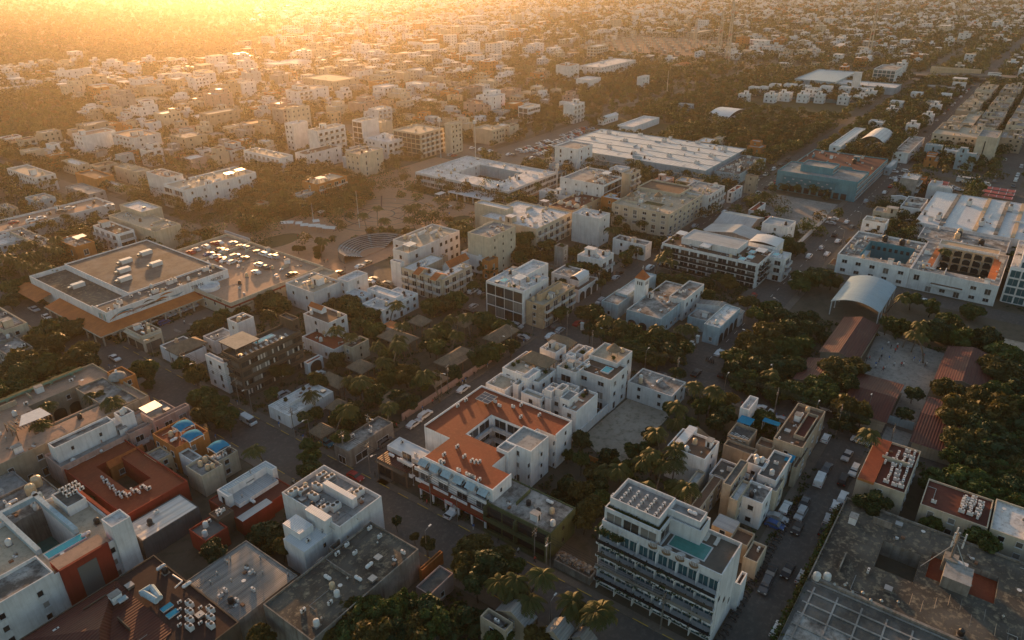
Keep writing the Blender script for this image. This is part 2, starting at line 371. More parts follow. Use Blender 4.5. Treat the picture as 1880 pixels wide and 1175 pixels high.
EXT = {'i': ('pipe', lambda r: gmesh('pipe', m_pipe), 1.2), 'x': ('rubbish_pile', lambda r: gmesh('deb', m_debris), 1.0), 'o': ('roof_hatch', lambda r: gmesh('hat', m_hatch), .7), 'u': ('roof_shed', lambda r: gmesh('ups', m_ups), 1.0), 't': ('water_tank', lambda r: gmesh('tb', lambda: m_tank('tankblack')), .7), 'T': ('water_tank', lambda r: gmesh('tc', lambda: m_tank('tankcream')), .7), 'W': ('water_tank', lambda r: gmesh('tw', lambda: m_tank('acwhite')), .7),
       'K': ('water_tank', lambda r: gmesh('tk', lambda: m_bigtank('tankblack')), 1.2), 'k': ('water_tank', lambda r: gmesh('tkc', lambda: m_bigtank('tankcream')), 1.2),
       'a': ('air_conditioner', lambda r: gmesh('ac', m_ac), .6), 'A': ('air_conditioner', lambda r: gmesh('acb', m_acbig), 1.2), 'g': ('gas_tank', lambda r: gmesh('gas', m_gas), 1), 'd': ('satellite_dish', lambda r: gmesh('dish', m_dish), .5),
       'l': ('lounger', lambda r: gmesh('lou', m_lounger), 1), 'v': ('roof_vent', lambda r: gmesh('vent', m_vent), .3), 's': ('solar_panel', lambda r: gmesh('sol', m_solar), 1.2), 'p': ('potted_plant', lambda r: gmesh('shr', m_shrub), .6)}

def facade(cx, o, ax, plane, u0, u1, z0, z1, style, floors, wallm, near, r):
    """openings, slabs and railings on the wall that faces -x (ax 0) or -y (ax 1)"""
    L = u1-u0
    if L < 1.6 or z1-z0 < 2: return
    fh = (z1-z0)/floors
    rail = cx['rail']; slab = cx['slab']
    def bx(mb, a0, b0, a1, b1, d0, d1, m, mt=None):
        if ax == 0: mb.box(plane-d1, a0, b0, plane-d0, a1, b1, m, mt)
        else: mb.box(a0, plane-d1, b0, a1, plane-d0, b1, m, mt)
    def win(u, z, w, h, kind):
        if cx['nw'] >= 96 or not near:
            mb = cx['more']
            fr = {'w': 'frame', 'd': 'darkframe', 'f': 'frame', 'b': 'darkframe', 'o': 'dark', 't': 'frame'}[kind]
            bx(mb, u-w/2+.08, z+.08, u+w/2-.08, z+h-.08, .004, .05, 'tealglass' if kind == 't' else 'glass')
            if kind in 'wf': bx(mb, u-w/2, z-.02, u+w/2, z+.078, .003, .14, fr)
            return
        cx['nw'] += 1
        fm, pm = wmesh(w, h, ax, kind)
        loc = (plane, u, z) if ax == 0 else (u, plane, z)
        f = part('window', fm, o, loc)
        if near > 1: part('pane', pm, f)
        else: part('pane', pm, f)
    for fl in range(floors):
        zb = z0+fl*fh
        if style == 'n': break
        st = style
        if style[0] == 'D': st = 'shop' if fl == 0 else (style+'x')[1]
        elif style[0] == 'A': st = 'arch' if fl == 0 else (style+'x')[1]
        if st == 'n': continue
        if st == 'shop':
            n = max(1, int(L/4.2)); s = L/n
            for i in range(n): win(u0+s*(i+.5), zb+.15, s-.7, min(2.7, fh-.6), 'd')
            bx(slab, u0+.05, zb+fh-.32, u1-.05, zb+fh-.14, .003, 1.1, wallm)
        elif st == 'arch':
            n = max(1, int(L/3.6)); s = L/n
            for i in range(n):
                uc = u0+s*(i+.5); w = s-.9; hh = min(2.1, fh-1.2); pts = [(uc-w/2, zb+.05), (uc+w/2, zb+.05)]
                pts += [(uc+w/2*math.cos(a), zb+.05+hh+w/2*.8*math.sin(a)) for a in [k*math.pi/8 for k in range(9)]]
                mb = cx['more']; q = [((plane-.02, a, b) if ax == 0 else (a, plane-.02, b)) for a, b in pts]
                mb.face(q if ax == 1 else q[::-1], 'dark')
        elif st in 'wWx':
            sp = {'w': 3.1, 'W': 4.2, 'x': 6.0}[st]; n = max(1, int(L/sp)); s = L/n
            for i in range(n):
                if r.random() < (.1 if n > 2 else 0): continue
                w = {'w': 1.3, 'W': 1.9, 'x': 1.1}[st]; h = 1.35
                if r.random() < .15: h = 2.2
                win(u0+s*(i+.5)+(r.random()-.5)*.3, zb+(1.0 if h < 2 else .15), w, min(h, fh-1.2 if h < 2 else fh-.4), cx['wk'])
        elif st == 'v':      # slit vents
            n = max(1, int(L/5)); s = L/n
            for i in range(n): win(u0+s*(i+.5), zb+1.3, .6, .9, 'd')
        elif st in 'bB':     # balconies: door, slab and railing
            n = max(1, int(L/(3.8 if st == 'b' else 5))); s = L/n
            for i in range(n):
                uc = u0+s*(i+.5); win(uc, zb+.12, s*.56, min(2.2, fh-.5), cx['wk'])
                if fl > 0 or z0 > 1:
                    bx(slab, uc-s*.4, zb-.12, uc+s*.4, zb+.04, .003, 1.15, wallm)
                    if st == 'b':
                        bx(rail, uc-s*.4, zb+.041, uc+s*.4, zb+.95, 1.05, 1.12, cx['rm'])
                        bx(rail, uc-s*.4, zb+.041, uc-s*.4+.07, zb+.95, .003, 1.049, cx['rm']); bx(rail, uc+s*.4-.07, zb+.041, uc+s*.4, zb+.95, .003, 1.049, cx['rm'])
                    else: bx(slab, uc-s*.4, zb+.041, uc+s*.4, zb+.8, .98, 1.14, wallm)
        elif st == 'l':      # continuous loggia with slabs and dividing fins
            n = max(1, int(L/3.6)); s = L/n
            for i in range(n): win(u0+s*(i+.5), zb+.1, s-.4, min(2.35, fh-.5), cx['wk'])
            bx(slab, u0-.02, zb-.14, u1+.02, zb+.05, .003, 1.5, wallm)
            bx(rail, u0, zb+.051, u1, zb+.9, 1.38, 1.44, cx['rm'])
            for i in range(0, n+1, 2): bx(slab, u0+s*i-.1 if i else u0, zb+.051, min(u1, u0+s*i+.1) if i else u0+.2, zb+fh-.141, .003, 1.37, wallm)
        elif st == 's':      # window strips
            n = max(1, int(L/2.6)); s = L/n
            for i in range(n): win(u0+s*(i+.5), zb+.85, s-.16, min(1.75, fh-1.2), cx['wk'])
        elif st == 'G':      # glazed wall with fins
            n = max(1, int(L/3.2)); s = L/n
            for i in range(n): win(u0+s*(i+.5), zb+.12, s-.3, fh-.45, cx['wk'])
            bx(slab, u0, zb-.1, u1, zb+.08, .003, .35, wallm)

def heightfield(vols, par, wallm, roofm, thick=.22):
    """axis-aligned volumes stamped one over the other -> one wall mesh and one roof mesh without overlapping faces"""
    st = []
    for v in vols:
        x0, y0, x1, y1, h = v[:5]; rm = v[5] if len(v) > 5 and v[5] else roofm; p = v[6] if len(v) > 6 and v[6] is not None else par
        if h > .6 and p > 0:
            st.append((x0, y0, x1, y1, h+p, None)); st.append((x0+thick, y0+thick, x1-thick, y1-thick, h, rm))
        else: st.append((x0, y0, x1, y1, h, rm if h > 0.01 else None))
    xs = sorted({round(a, 3) for s in st for a in (s[0], s[2])}); ys = sorted({round(a, 3) for s in st for a in (s[1], s[3])})
    nx, ny = len(xs)-1, len(ys)-1
    hh = [[0.0]*ny for _ in range(nx)]; mm = [[None]*ny for _ in range(nx)]
    for x0, y0, x1, y1, h, m in st:
        for i in range(nx):
            if xs[i] < x0-.002 or xs[i+1] > x1+.002: continue
            for j in range(ny):
                if ys[j] < y0-.002 or ys[j+1] > y1+.002: continue
                hh[i][j] = h; mm[i][j] = m
    W = MB(); R = MB()
    g = lambda i, j: hh[i][j] if 0 <= i < nx and 0 <= j < ny else 0.0
    for i in range(nx):
        for j in range(ny):
            h = hh[i][j]; a, b, c, d = xs[i], ys[j], xs[i+1], ys[j+1]
            if h > .01:
                q = [(a, b, h), (c, b, h), (c, d, h), (a, d, h)]
                if mm[i][j]: R.face(q, mm[i][j])
                else: W.face(q, wallm)
            for di, dj, p, q2 in ((-1, 0, (a, d), (a, b)), (1, 0, (c, b), (c, d)), (0, -1, (a, b), (c, b)), (0, 1, (c, d), (a, d))):
                o = g(i+di, j+dj)
                if h > o+.001: W.face([(*p, o), (*q2, o), (*q2, h), (*p, h)], wallm)
    return W, R

NB = [0]
def building(name, label, cat, rects, wall='white', roof='r_white', fx='w', fy='w', floors=None, ex='', par=.7, wk='w', rm='frame', land=None, hx=None, clear=True, base=0.0, group=None, seed=None, mark=True, clut=True):
    """rects: (x0,y0,x1,y1,h[,roof,parapet[,fx,fy]]) in metres, later ones stamp over earlier ones; h 0 cuts a courtyard"""
    NB[0] += 1; r = random.Random(seed if seed is not None else NB[0]*13+5)
    X0 = min(v[0] for v in rects); Y0 = min(v[1] for v in rects); X1 = max(v[2] for v in rects); Y1 = max(v[3] for v in rects)
    o = thing(name, label, cat, (X0, Y0, base), 0, group)
    if mark:
        for v in rects:
            if v[4] > 0: omark(v[0]-1, v[1]-1, v[2]+1, v[3]+1, 1)
    loc = [(v[0]-X0, v[1]-Y0, v[2]-X0, v[3]-Y0)+tuple(v[4:]) for v in rects]
    W, R = heightfield(loc, par, wall, roof)
    W.build('wall', o); R.build('roof', o)
    dist = math.hypot(X0, Y0, H)
    near = 2 if dist < 260 else (1 if dist < 420 else 0)
    cx = dict(nw=0, more=MB(), rail=MB(), slab=MB(), wk=wk, rm=rm)
    for k, v in enumerate(loc):
        x0, y0, x1, y1, h = v[:5]
        sx = v[7] if len(v) > 7 and v[7] else fx; sy = v[8] if len(v) > 8 and v[8] else fy
        if h > 2.2:
            # how much of the face is free: lowest neighbour just outside
            def outside(px, py):
                t = 0
                for u in loc:
                    if u[0] < px < u[2] and u[1] < py < u[3]: t = u[4]
                return t
            bx_ = min(outside(x0-.4, y0+(y1-y0)*q) for q in (.3, .7)); by_ = min(outside(x0+(x1-x0)*q, y0-.4) for q in (.3, .7))
            for ax, lowz, pl, a, b, sty in ((0, bx_, x0, y0, y1, sx), (1, by_, y0, x0, x1, sy)):
                if h-lowz < 2.2: continue
                nf = max(1, round((h-lowz)/3.15)) if not floors else max(1, round(floors*(h-lowz)/h))
                facade(cx, o, ax, pl, a+.35, b-.35, lowz, h, sty, nf, wall, near, r)
        elif h == 0 and hx and k == 1:
            hi = loc[0][4]
            nf = max(1, round(hi/3.2))
            facade(cx, o, 0, x1, y0+.3, y1-.3, 0, hi, hx, nf, wall, near, r); facade(cx, o, 1, y1, x0+.3, x1-.3, 0, hi, hx, nf, wall, near, r)
    cx['slab'].build('balcony', o); cx['rail'].build('railing', o)
    mo = cx['more'].build('windows', o)
    if mo and near: mo['kind'] = 'stuff'
    # roof clutter
    main = [v for v in loc if v[4] > 2]
    area = sum((v[2]-v[0])*(v[3]-v[1]) for v in main[:1])
    if clut and near and area > 25:
        for _ in range(min(34, int(area/(24 if area < 500 else 45)))): ex += r.choice('aavvxiioumTWdgtxax')
    i = 0
    placed = []
    while i < len(ex):
        c = ex[i]; n = 1
        j = i+1
        while j < len(ex) and ex[j].isdigit(): j += 1
        if j > i+1: n = int(ex[i+1:j])
        i = j
        for _ in range(n):
            for t in range(12):
                v = max(main, key=lambda q: (q[2]-q[0])*(q[3]-q[1])*(.3+r.random()))
                rr = EXT[c][2] if c in EXT else 2.2
                if v[2]-v[0] < 2*rr+1 or v[3]-v[1] < 2*rr+1: continue
                x = r.uniform(v[0]+rr+.4, v[2]-rr-.4); y = r.uniform(v[1]+rr+.4, v[3]-rr-.4)
                top = 0
                for u in loc:
                    if u[0] < x < u[2] and u[1] < y < u[3]: top = u[4]
                bad = any(abs(x-a)+abs(y-b) < rr+q for a, b, q in placed)
                for u in loc:
                    if u is not v and u[0]-rr < x < u[2]+rr and u[1]-rr < y < u[3]+rr: bad = True
                if bad or abs(top-v[4]) > .01: continue
                placed.append((x, y, rr))
                if c in EXT:
                    nm, fn, _q = EXT[c]
                    part(nm, fn(r), o, (x, y, v[4]+.002), r.choice((0, math.pi/2, math.pi)))
                elif c == 'b':
                    b = MB(); a, d, hh = r.uniform(1.2, 1.8), r.uniform(1.3, 2.0), r.uniform(2.2, 2.7)
                    b.box(-a, -d, 0, a, d, hh, wall); b.box(-a-.15, -d-.15, hh, a+.15, d+.15, hh+.18, wall, roof)
                    b.box(-a-.03, -.45, .05, -a-.001, .45, 2.0, 'dark')
                    b.build('stair_tower', o, loc=(x, y, v[4]+.001))
                elif c == 'P':
                    b = MB(); a, d = 2.0, 1.6
                    for sx_ in (-a, a):
                        for sy_ in (-d, d): b.box(sx_-.07, sy_-.07, 0, sx_+.07, sy_+.07, 2.3, 'wood')
                    b.face([(-a-.2, -d-.2, 2.3), (a+.2, -d-.2, 2.35), (a+.2, d+.2, 2.5), (-a-.2, d+.2, 2.45)], 'm_white')
                    b.build('awning', o, loc=(x, y, v[4]+.001))
                elif c == 'h':
                    b = MB(); b.revolve(0, 0, [(2.1, 1.9), (1.5, 2.5), (.8, 3.2), (.1, 3.9)], 'thatch', 12)
                    for a in range(4): b.tube((1.3*math.cos(a*1.57), 1.3*math.sin(a*1.57), 0), (1.3*math.cos(a*1.57), 1.3*math.sin(a*1.57), 2.1), .06, 'wood')
                    b.build('palapa', o, loc=(x, y, v[4]+.001))
                elif c == 'w':
                    b = MB(); b.box(-1.6, -1.2, .0, 1.6, 1.2, .35, wall); b.box(-1.4, -1.0, .352, 1.4, 1.0, .37, 'water')
                    b.build('plunge_pool', o, loc=(x, y, v[4]+.001))
                elif c == 'm':
                    b = MB(); L = r.uniform(1.5, 3); a = r.random() < .5
                    b.box(-L if a else -.1, -.1 if a else -L, 0, L if a else .1, .1 if a else L, r.uniform(.8, 1.6), wall)
                    b.build('parapet_wall', o, loc=(x, y, v[4]+.001))
                break
    if land: LAND.append(((X0+X1)/2, (Y0+Y1)/2, land))
    return o

def rect(nx, ny, rx, lx, h, base=None):
    """plan rectangle of a volume from its near roof corner, the px column of its right and of its left roof corner, and its roof height"""
    x0, y0 = P(nx, ny, h)
    def solve(px, dx, dy):
        lo, hi = 0.0, 1500.0
        tgt = OX+px/OS
        for _ in range(50):
            mid = (lo+hi)/2; q = proj(x0+dx*mid, y0+dy*mid, h)[0]
            if (dx and q < tgt) or (dy and q > tgt): lo = mid
            else: hi = mid
        return lo
    return x0, y0, x0+solve(rx, 1, 0), y0+solve(lx, 0, 1)
SPEC = {}
def B(label, cat, q, h, wall='white', roof='r_white', fx='w', fy='w', ex='', name=None, vols=(), land=None, **kw):
    """one traced building. q = (nx, ny, rx, lx); vols = extra stamps (nx, ny, rx, lx, h[, roof, parapet, fx, fy])"""
    rs = [(*rect(*q, h), h)]
    for v in vols:
        if len(v) > 4 and v[4] == 0: rs.append((*rect(*v[:4], h), 0))      # courtyard traced at roof level
        else: rs.append((*rect(*v[:4], v[4]), *v[4:]))
    return building(name or cat.replace(' ', '_'), label, cat, rs, wall, roof, fx, fy, ex=ex, land=land, **kw)
HZD = 0.000085; EXPO = 0.92; WST = .14; GG = .76
# ---------------------------------------------------------------- traced buildings
def RC(q, h):
    if isinstance(q[0], str):
        k, a, b, c, d = q
        if k == 'W': return (a, b, c, d)
        x, y = P(a, b, h); u, v = P(c, d, h)
        return (min(x, u), min(y, v), max(x, u), max(y, v))   # L: left+right corner, D: near+far corner
    return rect(*q, h)
def B(label, cat, q, h, wall='white', roof='r_white', fx='w', fy='w', ex='', name=None, vols=(), land=None, **kw):
    rs = [(*RC(q, h), h)]
    for v in vols:
        vq, vh = v[0], v[1]
        if vh == 0: rs.append((*RC(vq, h), 0))
        else: rs.append((*RC(vq, vh), vh, *v[2:]))
    return building(name or cat.replace(' ', '_'), label, cat, rs, wall, roof, fx, fy, ex=ex, land=land, **kw)
def hip(label, q, h, rise, roof='thatch', wall='sand', posts=True, over=.4, land=None, cat='hut', name='thatched_hut', ridge=.35, group=None):
    x0, y0, x1, y1 = RC(q, h); o = thing(name, label, cat, (x0, y0, 0), 0, group); omark(x0, y0, x1, y1, 1)
    X, Y = x1-x0, y1-y0; m = MB(); r = random.Random(int(x0*7+y0))
    long_x = X > Y; s = min(X, Y)/2*(1-ridge*.2)
    if long_x: a, b = (s, Y/2), (X-s, Y/2)
    else: a, b = (X/2, s), (X/2, Y-s)
    c = [(-over, -over), (X+over, -over), (X+over, Y+over), (-over, Y+over)]
    e = h-.1
    def tri(pts):
        # subdivide so that the slope sags slightly and looks hand laid
        m.face(pts, roof)
    A = (*a, h+rise); Bp = (*b, h+rise); c3 = [(x, y, e) for x, y in c]
    if long_x:
        tri([c3[0], c3[1], Bp, A]); tri([c3[1], c3[2], Bp]); tri([c3[2], c3[3], A, Bp]); tri([c3[3], c3[0], A])
    else:
        tri([c3[0], c3[1], A]); tri([c3[1], c3[2], Bp, A]); tri([c3[2], c3[3], Bp]); tri([c3[3], c3[0], A, Bp])
    d3 = [(x, y, e-.3) for x, y in c]
    for k in range(4): m.face([d3[k], d3[(k+1) % 4], c3[(k+1) % 4], c3[k]], roof)
    m.face([d3[3], d3[2], d3[1], d3[0]], 'dark')
    m.build('roof', o)
    w = MB()
    if posts:
        for i in range(3):
            for yy in (.3, Y-.3): w.box(.3+i*(X-.6)/2-.1, yy-.1, 0, .3+i*(X-.6)/2+.1, yy+.1, e-.3, 'wood')
        w.build('post', o)
    else:
        w.box(.2, .2, 0, X-.2, Y-.2, e-.32, wall); w.build('wall', o)
        mm = MB(); n = max(1, int(Y/4))
        for i in range(n): mm.box(.1, Y*(i+.5)/n-.6, 1, .199, Y*(i+.5)/n+.6, min(2.2, e-.6), 'glass')
        mm.build('window', o)
    if land: LAND.append((x0+X/2, y0+Y/2, land))
    return o
def gable(label, q, h, rise, axis=0, roof='tile', wall='white', cat='house', over=.3, land=None, fx='w', fy='w', name=None, half=False, base=0, mark=True):
    """gabled house; ridge along x (axis 0) or y (axis 1); half: single pitch"""
    x0, y0, x1, y1 = RC(q, h); o = thing(name or cat.replace(' ', '_'), label, cat, (x0, y0, base)); X, Y = x1-x0, y1-y0
    if mark: omark(x0-1, y0-1, x1+1, y1+1, 1)
    h = h-base
    w = MB(); w.box(0, 0, 0, X, Y, h-.05, wall)
    m = MB()
    def T(u, v, z): return (u, v, z) if axis == 0 else (v, u, z)
    L, D = (X, Y) if axis == 0 else (Y, X)
    t = .14
    if half:
        m.face([T(-over, -over, h), T(L+over, -over, h), T(L+over, D+over, h+rise), T(-over, D+over, h+rise)], roof)
        m.face([T(-over, -over, h-t), T(-over, D+over, h+rise-t), T(L+over, D+over, h+rise-t), T(L+over, -over, h-t)], wall)
        m.face([T(-over, -over, h-t), T(L+over, -over, h-t), T(L+over, -over, h), T(-over, -over, h)], wall)
        m.face([T(-over, -over, h-t), T(-over, -over, h), T(-over, D+over, h+rise), T(-over, D+over, h+rise-t)], wall)
        w.face([T(0, 0, h-.05), T(0, D, h-.05), T(0, D, h+rise-t-.05)], wall); w.face([T(0, D, h-.05), T(L, D, h-.05), T(L, D, h+rise-t-.05), T(0, D, h+rise-t-.05)], wall); w.face([T(L, 0, h-.05), T(L, D, h-.05), T(L, D, h+rise-t-.05)], wall)
    else:
        for s0, s1 in ((-over, D/2), (D+over, D/2)):
            m.face([T(-over, s0, h-.02), T(L+over, s0, h-.02), T(L+over, s1, h+rise), T(-over, s1, h+rise)], roof)
            m.face([T(-over, s0, h-.02-t), T(L+over, s0, h-.02-t), T(L+over, s0, h-.02), T(-over, s0, h-.02)], wall)
        for u in (-over, L+over):
            m.face([T(u, -over, h-.02-t), T(u, D/2, h+rise-t), T(u, D/2, h+rise), T(u, -over, h-.02)], wall)
            m.face([T(u, D+over, h-.02-t), T(u, D/2, h+rise-t), T(u, D/2, h+rise), T(u, D+over, h-.02)], wall)
        for u in (0, L): w.face([T(u, 0, h-.05), T(u, D, h-.05), T(u, D/2, h+rise-.1)], wall)
    w.build('wall', o); m.build('roof', o)
    cx = dict(nw=0, more=MB(), rail=MB(), slab=MB(), wk='w', rm='frame'); r = random.Random(int(x0+y0*3))
    nf = max(1, round(h/3.1)); near = 2 if x0*x0+y0*y0 < 260**2 else 0
    facade(cx, o, 0, 0, .35, Y-.35, 0, h, fx, nf, wall, near, r); facade(cx, o, 1, 0, .35, X-.35, 0, h, fy, nf, wall, near, r)
    cx['slab'].build('balcony', o); cx['rail'].build('railing', o); cx['more'].build('windows', o)
    if land: LAND.append((x0+X/2, y0+Y/2, land))
    return o
def vault(label, q, h, rise, axis, roof='m_blue', cat='canopy', name='arched_canopy', walls=None, land=None, posts=True):
    """arched sheet roof; axis = direction of the barrel's length"""
    x0, y0, x1, y1 = RC(q, h); o = thing(name, label, cat, (x0, y0, 0)); X, Y = x1-x0, y1-y0; omark(x0-1, y0-1, x1+1, y1+1, 1)
    def T(u, v, z): return (u, v, z) if axis == 0 else (v, u, z)
    L, D = (X, Y) if axis == 0 else (Y, X); m = MB(); n = 16
    pr = [(D*k/n, h+rise*(1-(2*k/n-1)**2)) for k in range(n+1)]
    for k in range(n):
        (a, za), (b, zb) = pr[k], pr[k+1]
        m.face([T(0, a, za), T(L, a, za), T(L, b, zb), T(0, b, zb)], roof); m.face([T(0, b, zb-.12), T(L, b, zb-.12), T(L, a, za-.12), T(0, a, za-.12)], roof)
        for u in (0, L): m.face([T(u, a, za-.12), T(u, b, zb-.12), T(u, b, zb), T(u, a, za)], 'frame')
    m.build('roof', o); w = MB()
    if walls:
        w.box(.1, .1, 0, X-.1, Y-.1, h-.2, walls)
        for u in (.15, L-.15):
            for k in range(n): w.face([T(u, pr[k][0], h-.25), T(u, pr[k+1][0], h-.25), T(u, pr[k+1][0], pr[k+1][1]-.15), T(u, pr[k][0], pr[k][1]-.15)], 'dark')
        w.build('wall', o)
    else:
        for i in range(5):
            u = .4+i*(L-.8)/4
            for v in (.3, D-.3): q0 = T(u, v, 0); p = MB(); p.box(q0[0]-.15, q0[1]-.15, 0, q0[0]+.15, q0[1]+.15, h, 'frame'); p.build('post', o)
            for k in range(n): w.tube(T(u, pr[k][0], pr[k][1]-.3), T(u, pr[k+1][0], pr[k+1][1]-.3), .07, 'frame', 4)
        w.build('truss', o)
    if land: LAND.append((x0+X/2, y0+Y/2, land))
    return o
def at(q, z=0): return P(q[0], q[1], z)

# ---- bottom centre: white mechanical roof, mouldy slab, old warehouse
C(470, 875)
o = B('white walled building with big air conditioners crowded on its roof', 'building', (605, 395, 905, 190), 8.5, 'white', 'r_grey', 'n', 'n', 'A9a4v3g', par=1.1,
  vols=[((495, 322, 545, 350), 10.6, 'm_white', 0), ((690, 168, 724, 476), 10.8, 'm_white', 0)], land='white building with rooftop air conditioners')
B('white house with stepped ribbed metal roofs and rusty rear wall', 'house', (345, 545, 620, 195), 7.2, 'white', 'm_white', 'n', 'v', 'v2', par=0, vols=[((312, 415, 410, 190), 8.8, 'm_white', 0)], land='house with stepped metal roofs')
B('low grey concrete building with mould black roof and white water tanks', 'building', (405, 1195, 1170, 52), 6.9, 'concrete', 'r_mould', 'n', 'n', 'g2W2a5T', par=.45, land='mouldy grey roof')
B('open walled yard with bare concrete floor beside mouldy roof', 'yard', (610, 606, 735, 525), 4.6, 'concrete', 'r_stain', 'n', 'n', '', name='walled_yard', par=1.6)
B('small tan walled roof between white building and mouldy roof', 'annex', (780, 520, 870, 620), 4.0, 'concrete', 'r_brown', 'n', 'n', '')
B('old warehouse with weathered streaky sheet metal roof', 'warehouse', (-130, 1045, 300, -500), 5.0, 'concrete', 'm_old', 'n', 'n', 'v9a3', par=.15, land='old warehouse')
B('narrow pinkish house with dark gravel roof near mouldy roof', 'house', (1250, 865, 1420, 1150), 3.9, 'pink', 'r_dark', 'n', 'x', '', par=.4, land='narrow pinkish house')
B('tan terrace with blue edge below the street', 'terrace', (1195, 690, 1345, 1172), 2.6, 'orange', 'r_brown', 'n', 'n', '', par=.5)
B('tan stuccoed house with open rooftop terrace at bottom edge', 'house', (1792, 1140, 1850, 1612), 5.2, 'sand', 'r_stain', 'w', 'w', 'ta', par=.9, land='tan terrace house')
gable('house with grey corrugated gable roof beside tan terrace house', ('L', 1735, 960, 2010, 1010), 5.4, 2.0, 0, 'm_old', 'sand', land='grey gable house')
C(940, 875)
gable('house with sunlit worn gable roof near the palms', ('L', 235, 1120, 440, 1100), 5.2, 1.8, 0, 'm_old', 'sand')
gable('grey shed roof house at bottom edge left of hotel', ('L', 430, 1155, 600, 1165), 4.6, 1.6, 0, 'm_old', 'concrete')
B('olive green two storey shop building with stained flat roof', 'building', (278, 420, 458, -190), 6.5, 'olive', 'r_stain', 'l', 'v', 'Ttg', par=.3, wk='o', rm='olive', land='olive green building')
B('ruined roofless lot filled with rubble between olive building and hotel', 'ruin', (560, 740, 605, 300), 1.6, 'concrete', 'r_mould', 'n', 'n', '', name='ruined_lot', par=.3)
m = MB(); rr = random.Random(41); q = RC((560, 740, 605, 300), 1.0)
for _ in range(260):
    x, y = rr.uniform(q[0]+.3, q[2]-.3), rr.uniform(q[1]+.3, q[3]-.3); a = rr.uniform(.15, .7); m.box(x, y, 1.62, x+a, y+a*rr.uniform(.4, 1), 1.65+rr.random()*.5, rr.choice(('concrete', 'sand', 'grey', 'wood', 'concrete')))
single(m, 'rubble', 'broken concrete rubble filling the roofless lot beside the hotel', 'rubble')
B('cream house with brown tiled lean roof behind hotel', 'house', (1350, 238, 1520, 1285), 5.4, 'cream', 'r_brown', 'n', 'w', '', par=.1, land='cream house with brown roof')
B('small cream cottage with grey sheet roof right of pool hotel', 'cottage', (1588, 410, 1642, 1437), 5.2, 'yellow', 'm_grey', 'w', 'n', '', par=0, land='grey roofed cream cottage')
B('white two storey house with blue metal top and dark roof slab', 'house', (1620, 195, 1712, 1560), 7.0, 'cream', 'r_white', 'v', 'w', '', vols=[((1575, 75, 1700, 1515), 8.6, 'r_dark', .2)], land='white house with blue metal top')
B('white house with patched grey rooftop and small shed', 'house', (1800, 215, 1870, 1640), 6.4, 'white', 'r_stain', 'w', 'w', 'tad', land='white house with patched roof')
B('curved white shell roofed house left of brown roofed house', 'house', (1300, 100, 1390, 1245), 5.0, 'cream', 'r_white', 'n', 'n', 'd')
B('narrow tan house with brown deck behind hotel', 'house', (1690, 520, 1745, 1560), 4.2, 'sand', 'r_brown', 'n', 'v', '')
B('low cream annex with walled patio beside street', 'annex', (1760, 640, 1830, 1660), 3.8, 'cream', 'r_brown', 'n', 'n', 'a')
B('white stair box against the hotel flank', 'annex', (1640, 800, 1690, 1600), 6.0, 'white', 'r_brown', 'n', 'n', '')
B('flat roofed house with two air conditioners beside the narrow street', 'house', (1900, 130, 1960, 1800), 5.5, 'cream', 'r_grey', 'w', 'w', 'aa')

# ---- the planted balcony hotel
hx0, hy1 = 92.0, 48.6; hy0 = 25.4; HX1 = 103.2
dk = 15.4; t1 = 18.6
t1 = 18.3; a = (94.6, 37.5); b_ = (94.6, 48.6); c_ = (98.9, 37.4); d_ = (98.9, 31.6); f_ = (95.9, 38.4); g_ = (95.9, 48.3)
o = building('hotel', 'white terraced hotel with planted balconies and rooftop pool', 'hotel',
  [(hx0+1.8, hy0, HX1, hy1, dk, 'paving', .9, 'n', 'n'), (a[0], a[1], HX1, b_[1], t1, 'r_green', .5, 'G', 'G'), (c_[0], d_[1], HX1, a[1]+.05, t1, 'r_green', .5, 'n', 'n'),
   (f_[0], f_[1], HX1-.4, g_[1], 19.4, 'r_grey', .9, 'n', 'n'), (99.6, 32.2, HX1-.4, f_[1]-.01, 19.2, 'r_grey', .9, 'n', 'n')], 'white', 'paving', 'n', 'n', par=.9, floors=5, land='pool hotel', clut=False)
OX, OY, OS = 940, 875, 3.9167
Hs = o; rr = random.Random(5)
X0, Y0 = o.location.x, o.location.y
def rel(b, nm, parent=Hs):
    return b.build(nm, parent, loc=(-parent.location.x, -parent.location.y, 0))
fl = [3.1, 6.15, 9.2, 12.25]
for z in fl:
    s = MB(); s.box(hx0-.15, hy0+.02, z-.2, hx0+1.79, hy1-.02, z+.06, 'white'); s.box(hx0-.15, hy0+.02, z+.061, hx0+.0, hy1-.02, z+.2, 'white'); rel(s, 'balcony')
    g = MB(); g.box(hx0-.1, hy0+.1, z+.201, hx0-.05, hy1-.1, z+1.0, 'glass'); rel(g, 'railing')
for k in range(7):
    s = MB(); y = hy0+.15+k*(hy1-hy0-.3)/6
    s.box(hx0+.75, y-.07, 0, hx0+1.78, y+.07, dk-.1, 'white'); rel(s, 'fin_wall')
for z in [0.2]+[q+.07 for q in fl]:
    for k in range(12):
        y = hy0+1.1+k*(hy1-hy0-2.2)/11
        fm, pm = wmesh(1.75, 2.4, 0, 't'); f = part('window', fm, Hs, (hx0+1.79-X0, y-Y0, z)); part('pane', pm, f)
pl = MB(); rr = random.Random(9)
def tuft(mb, x, y, z, n, s, m='leaf'):
    for _ in range(n):
        nn = Vector((rr.gauss(0, 1), rr.gauss(0, 1), rr.gauss(0, 1))).normalized(); t = nn.orthogonal().normalized()*s*.35; u = nn.cross(t)
        p = Vector((x+rr.gauss(0, s*.6), y+rr.gauss(0, s*.6), z+abs(rr.gauss(0, s*.5)))); mb.face([p-t-u, p+t-u, p+t+u, p-t+u], m)
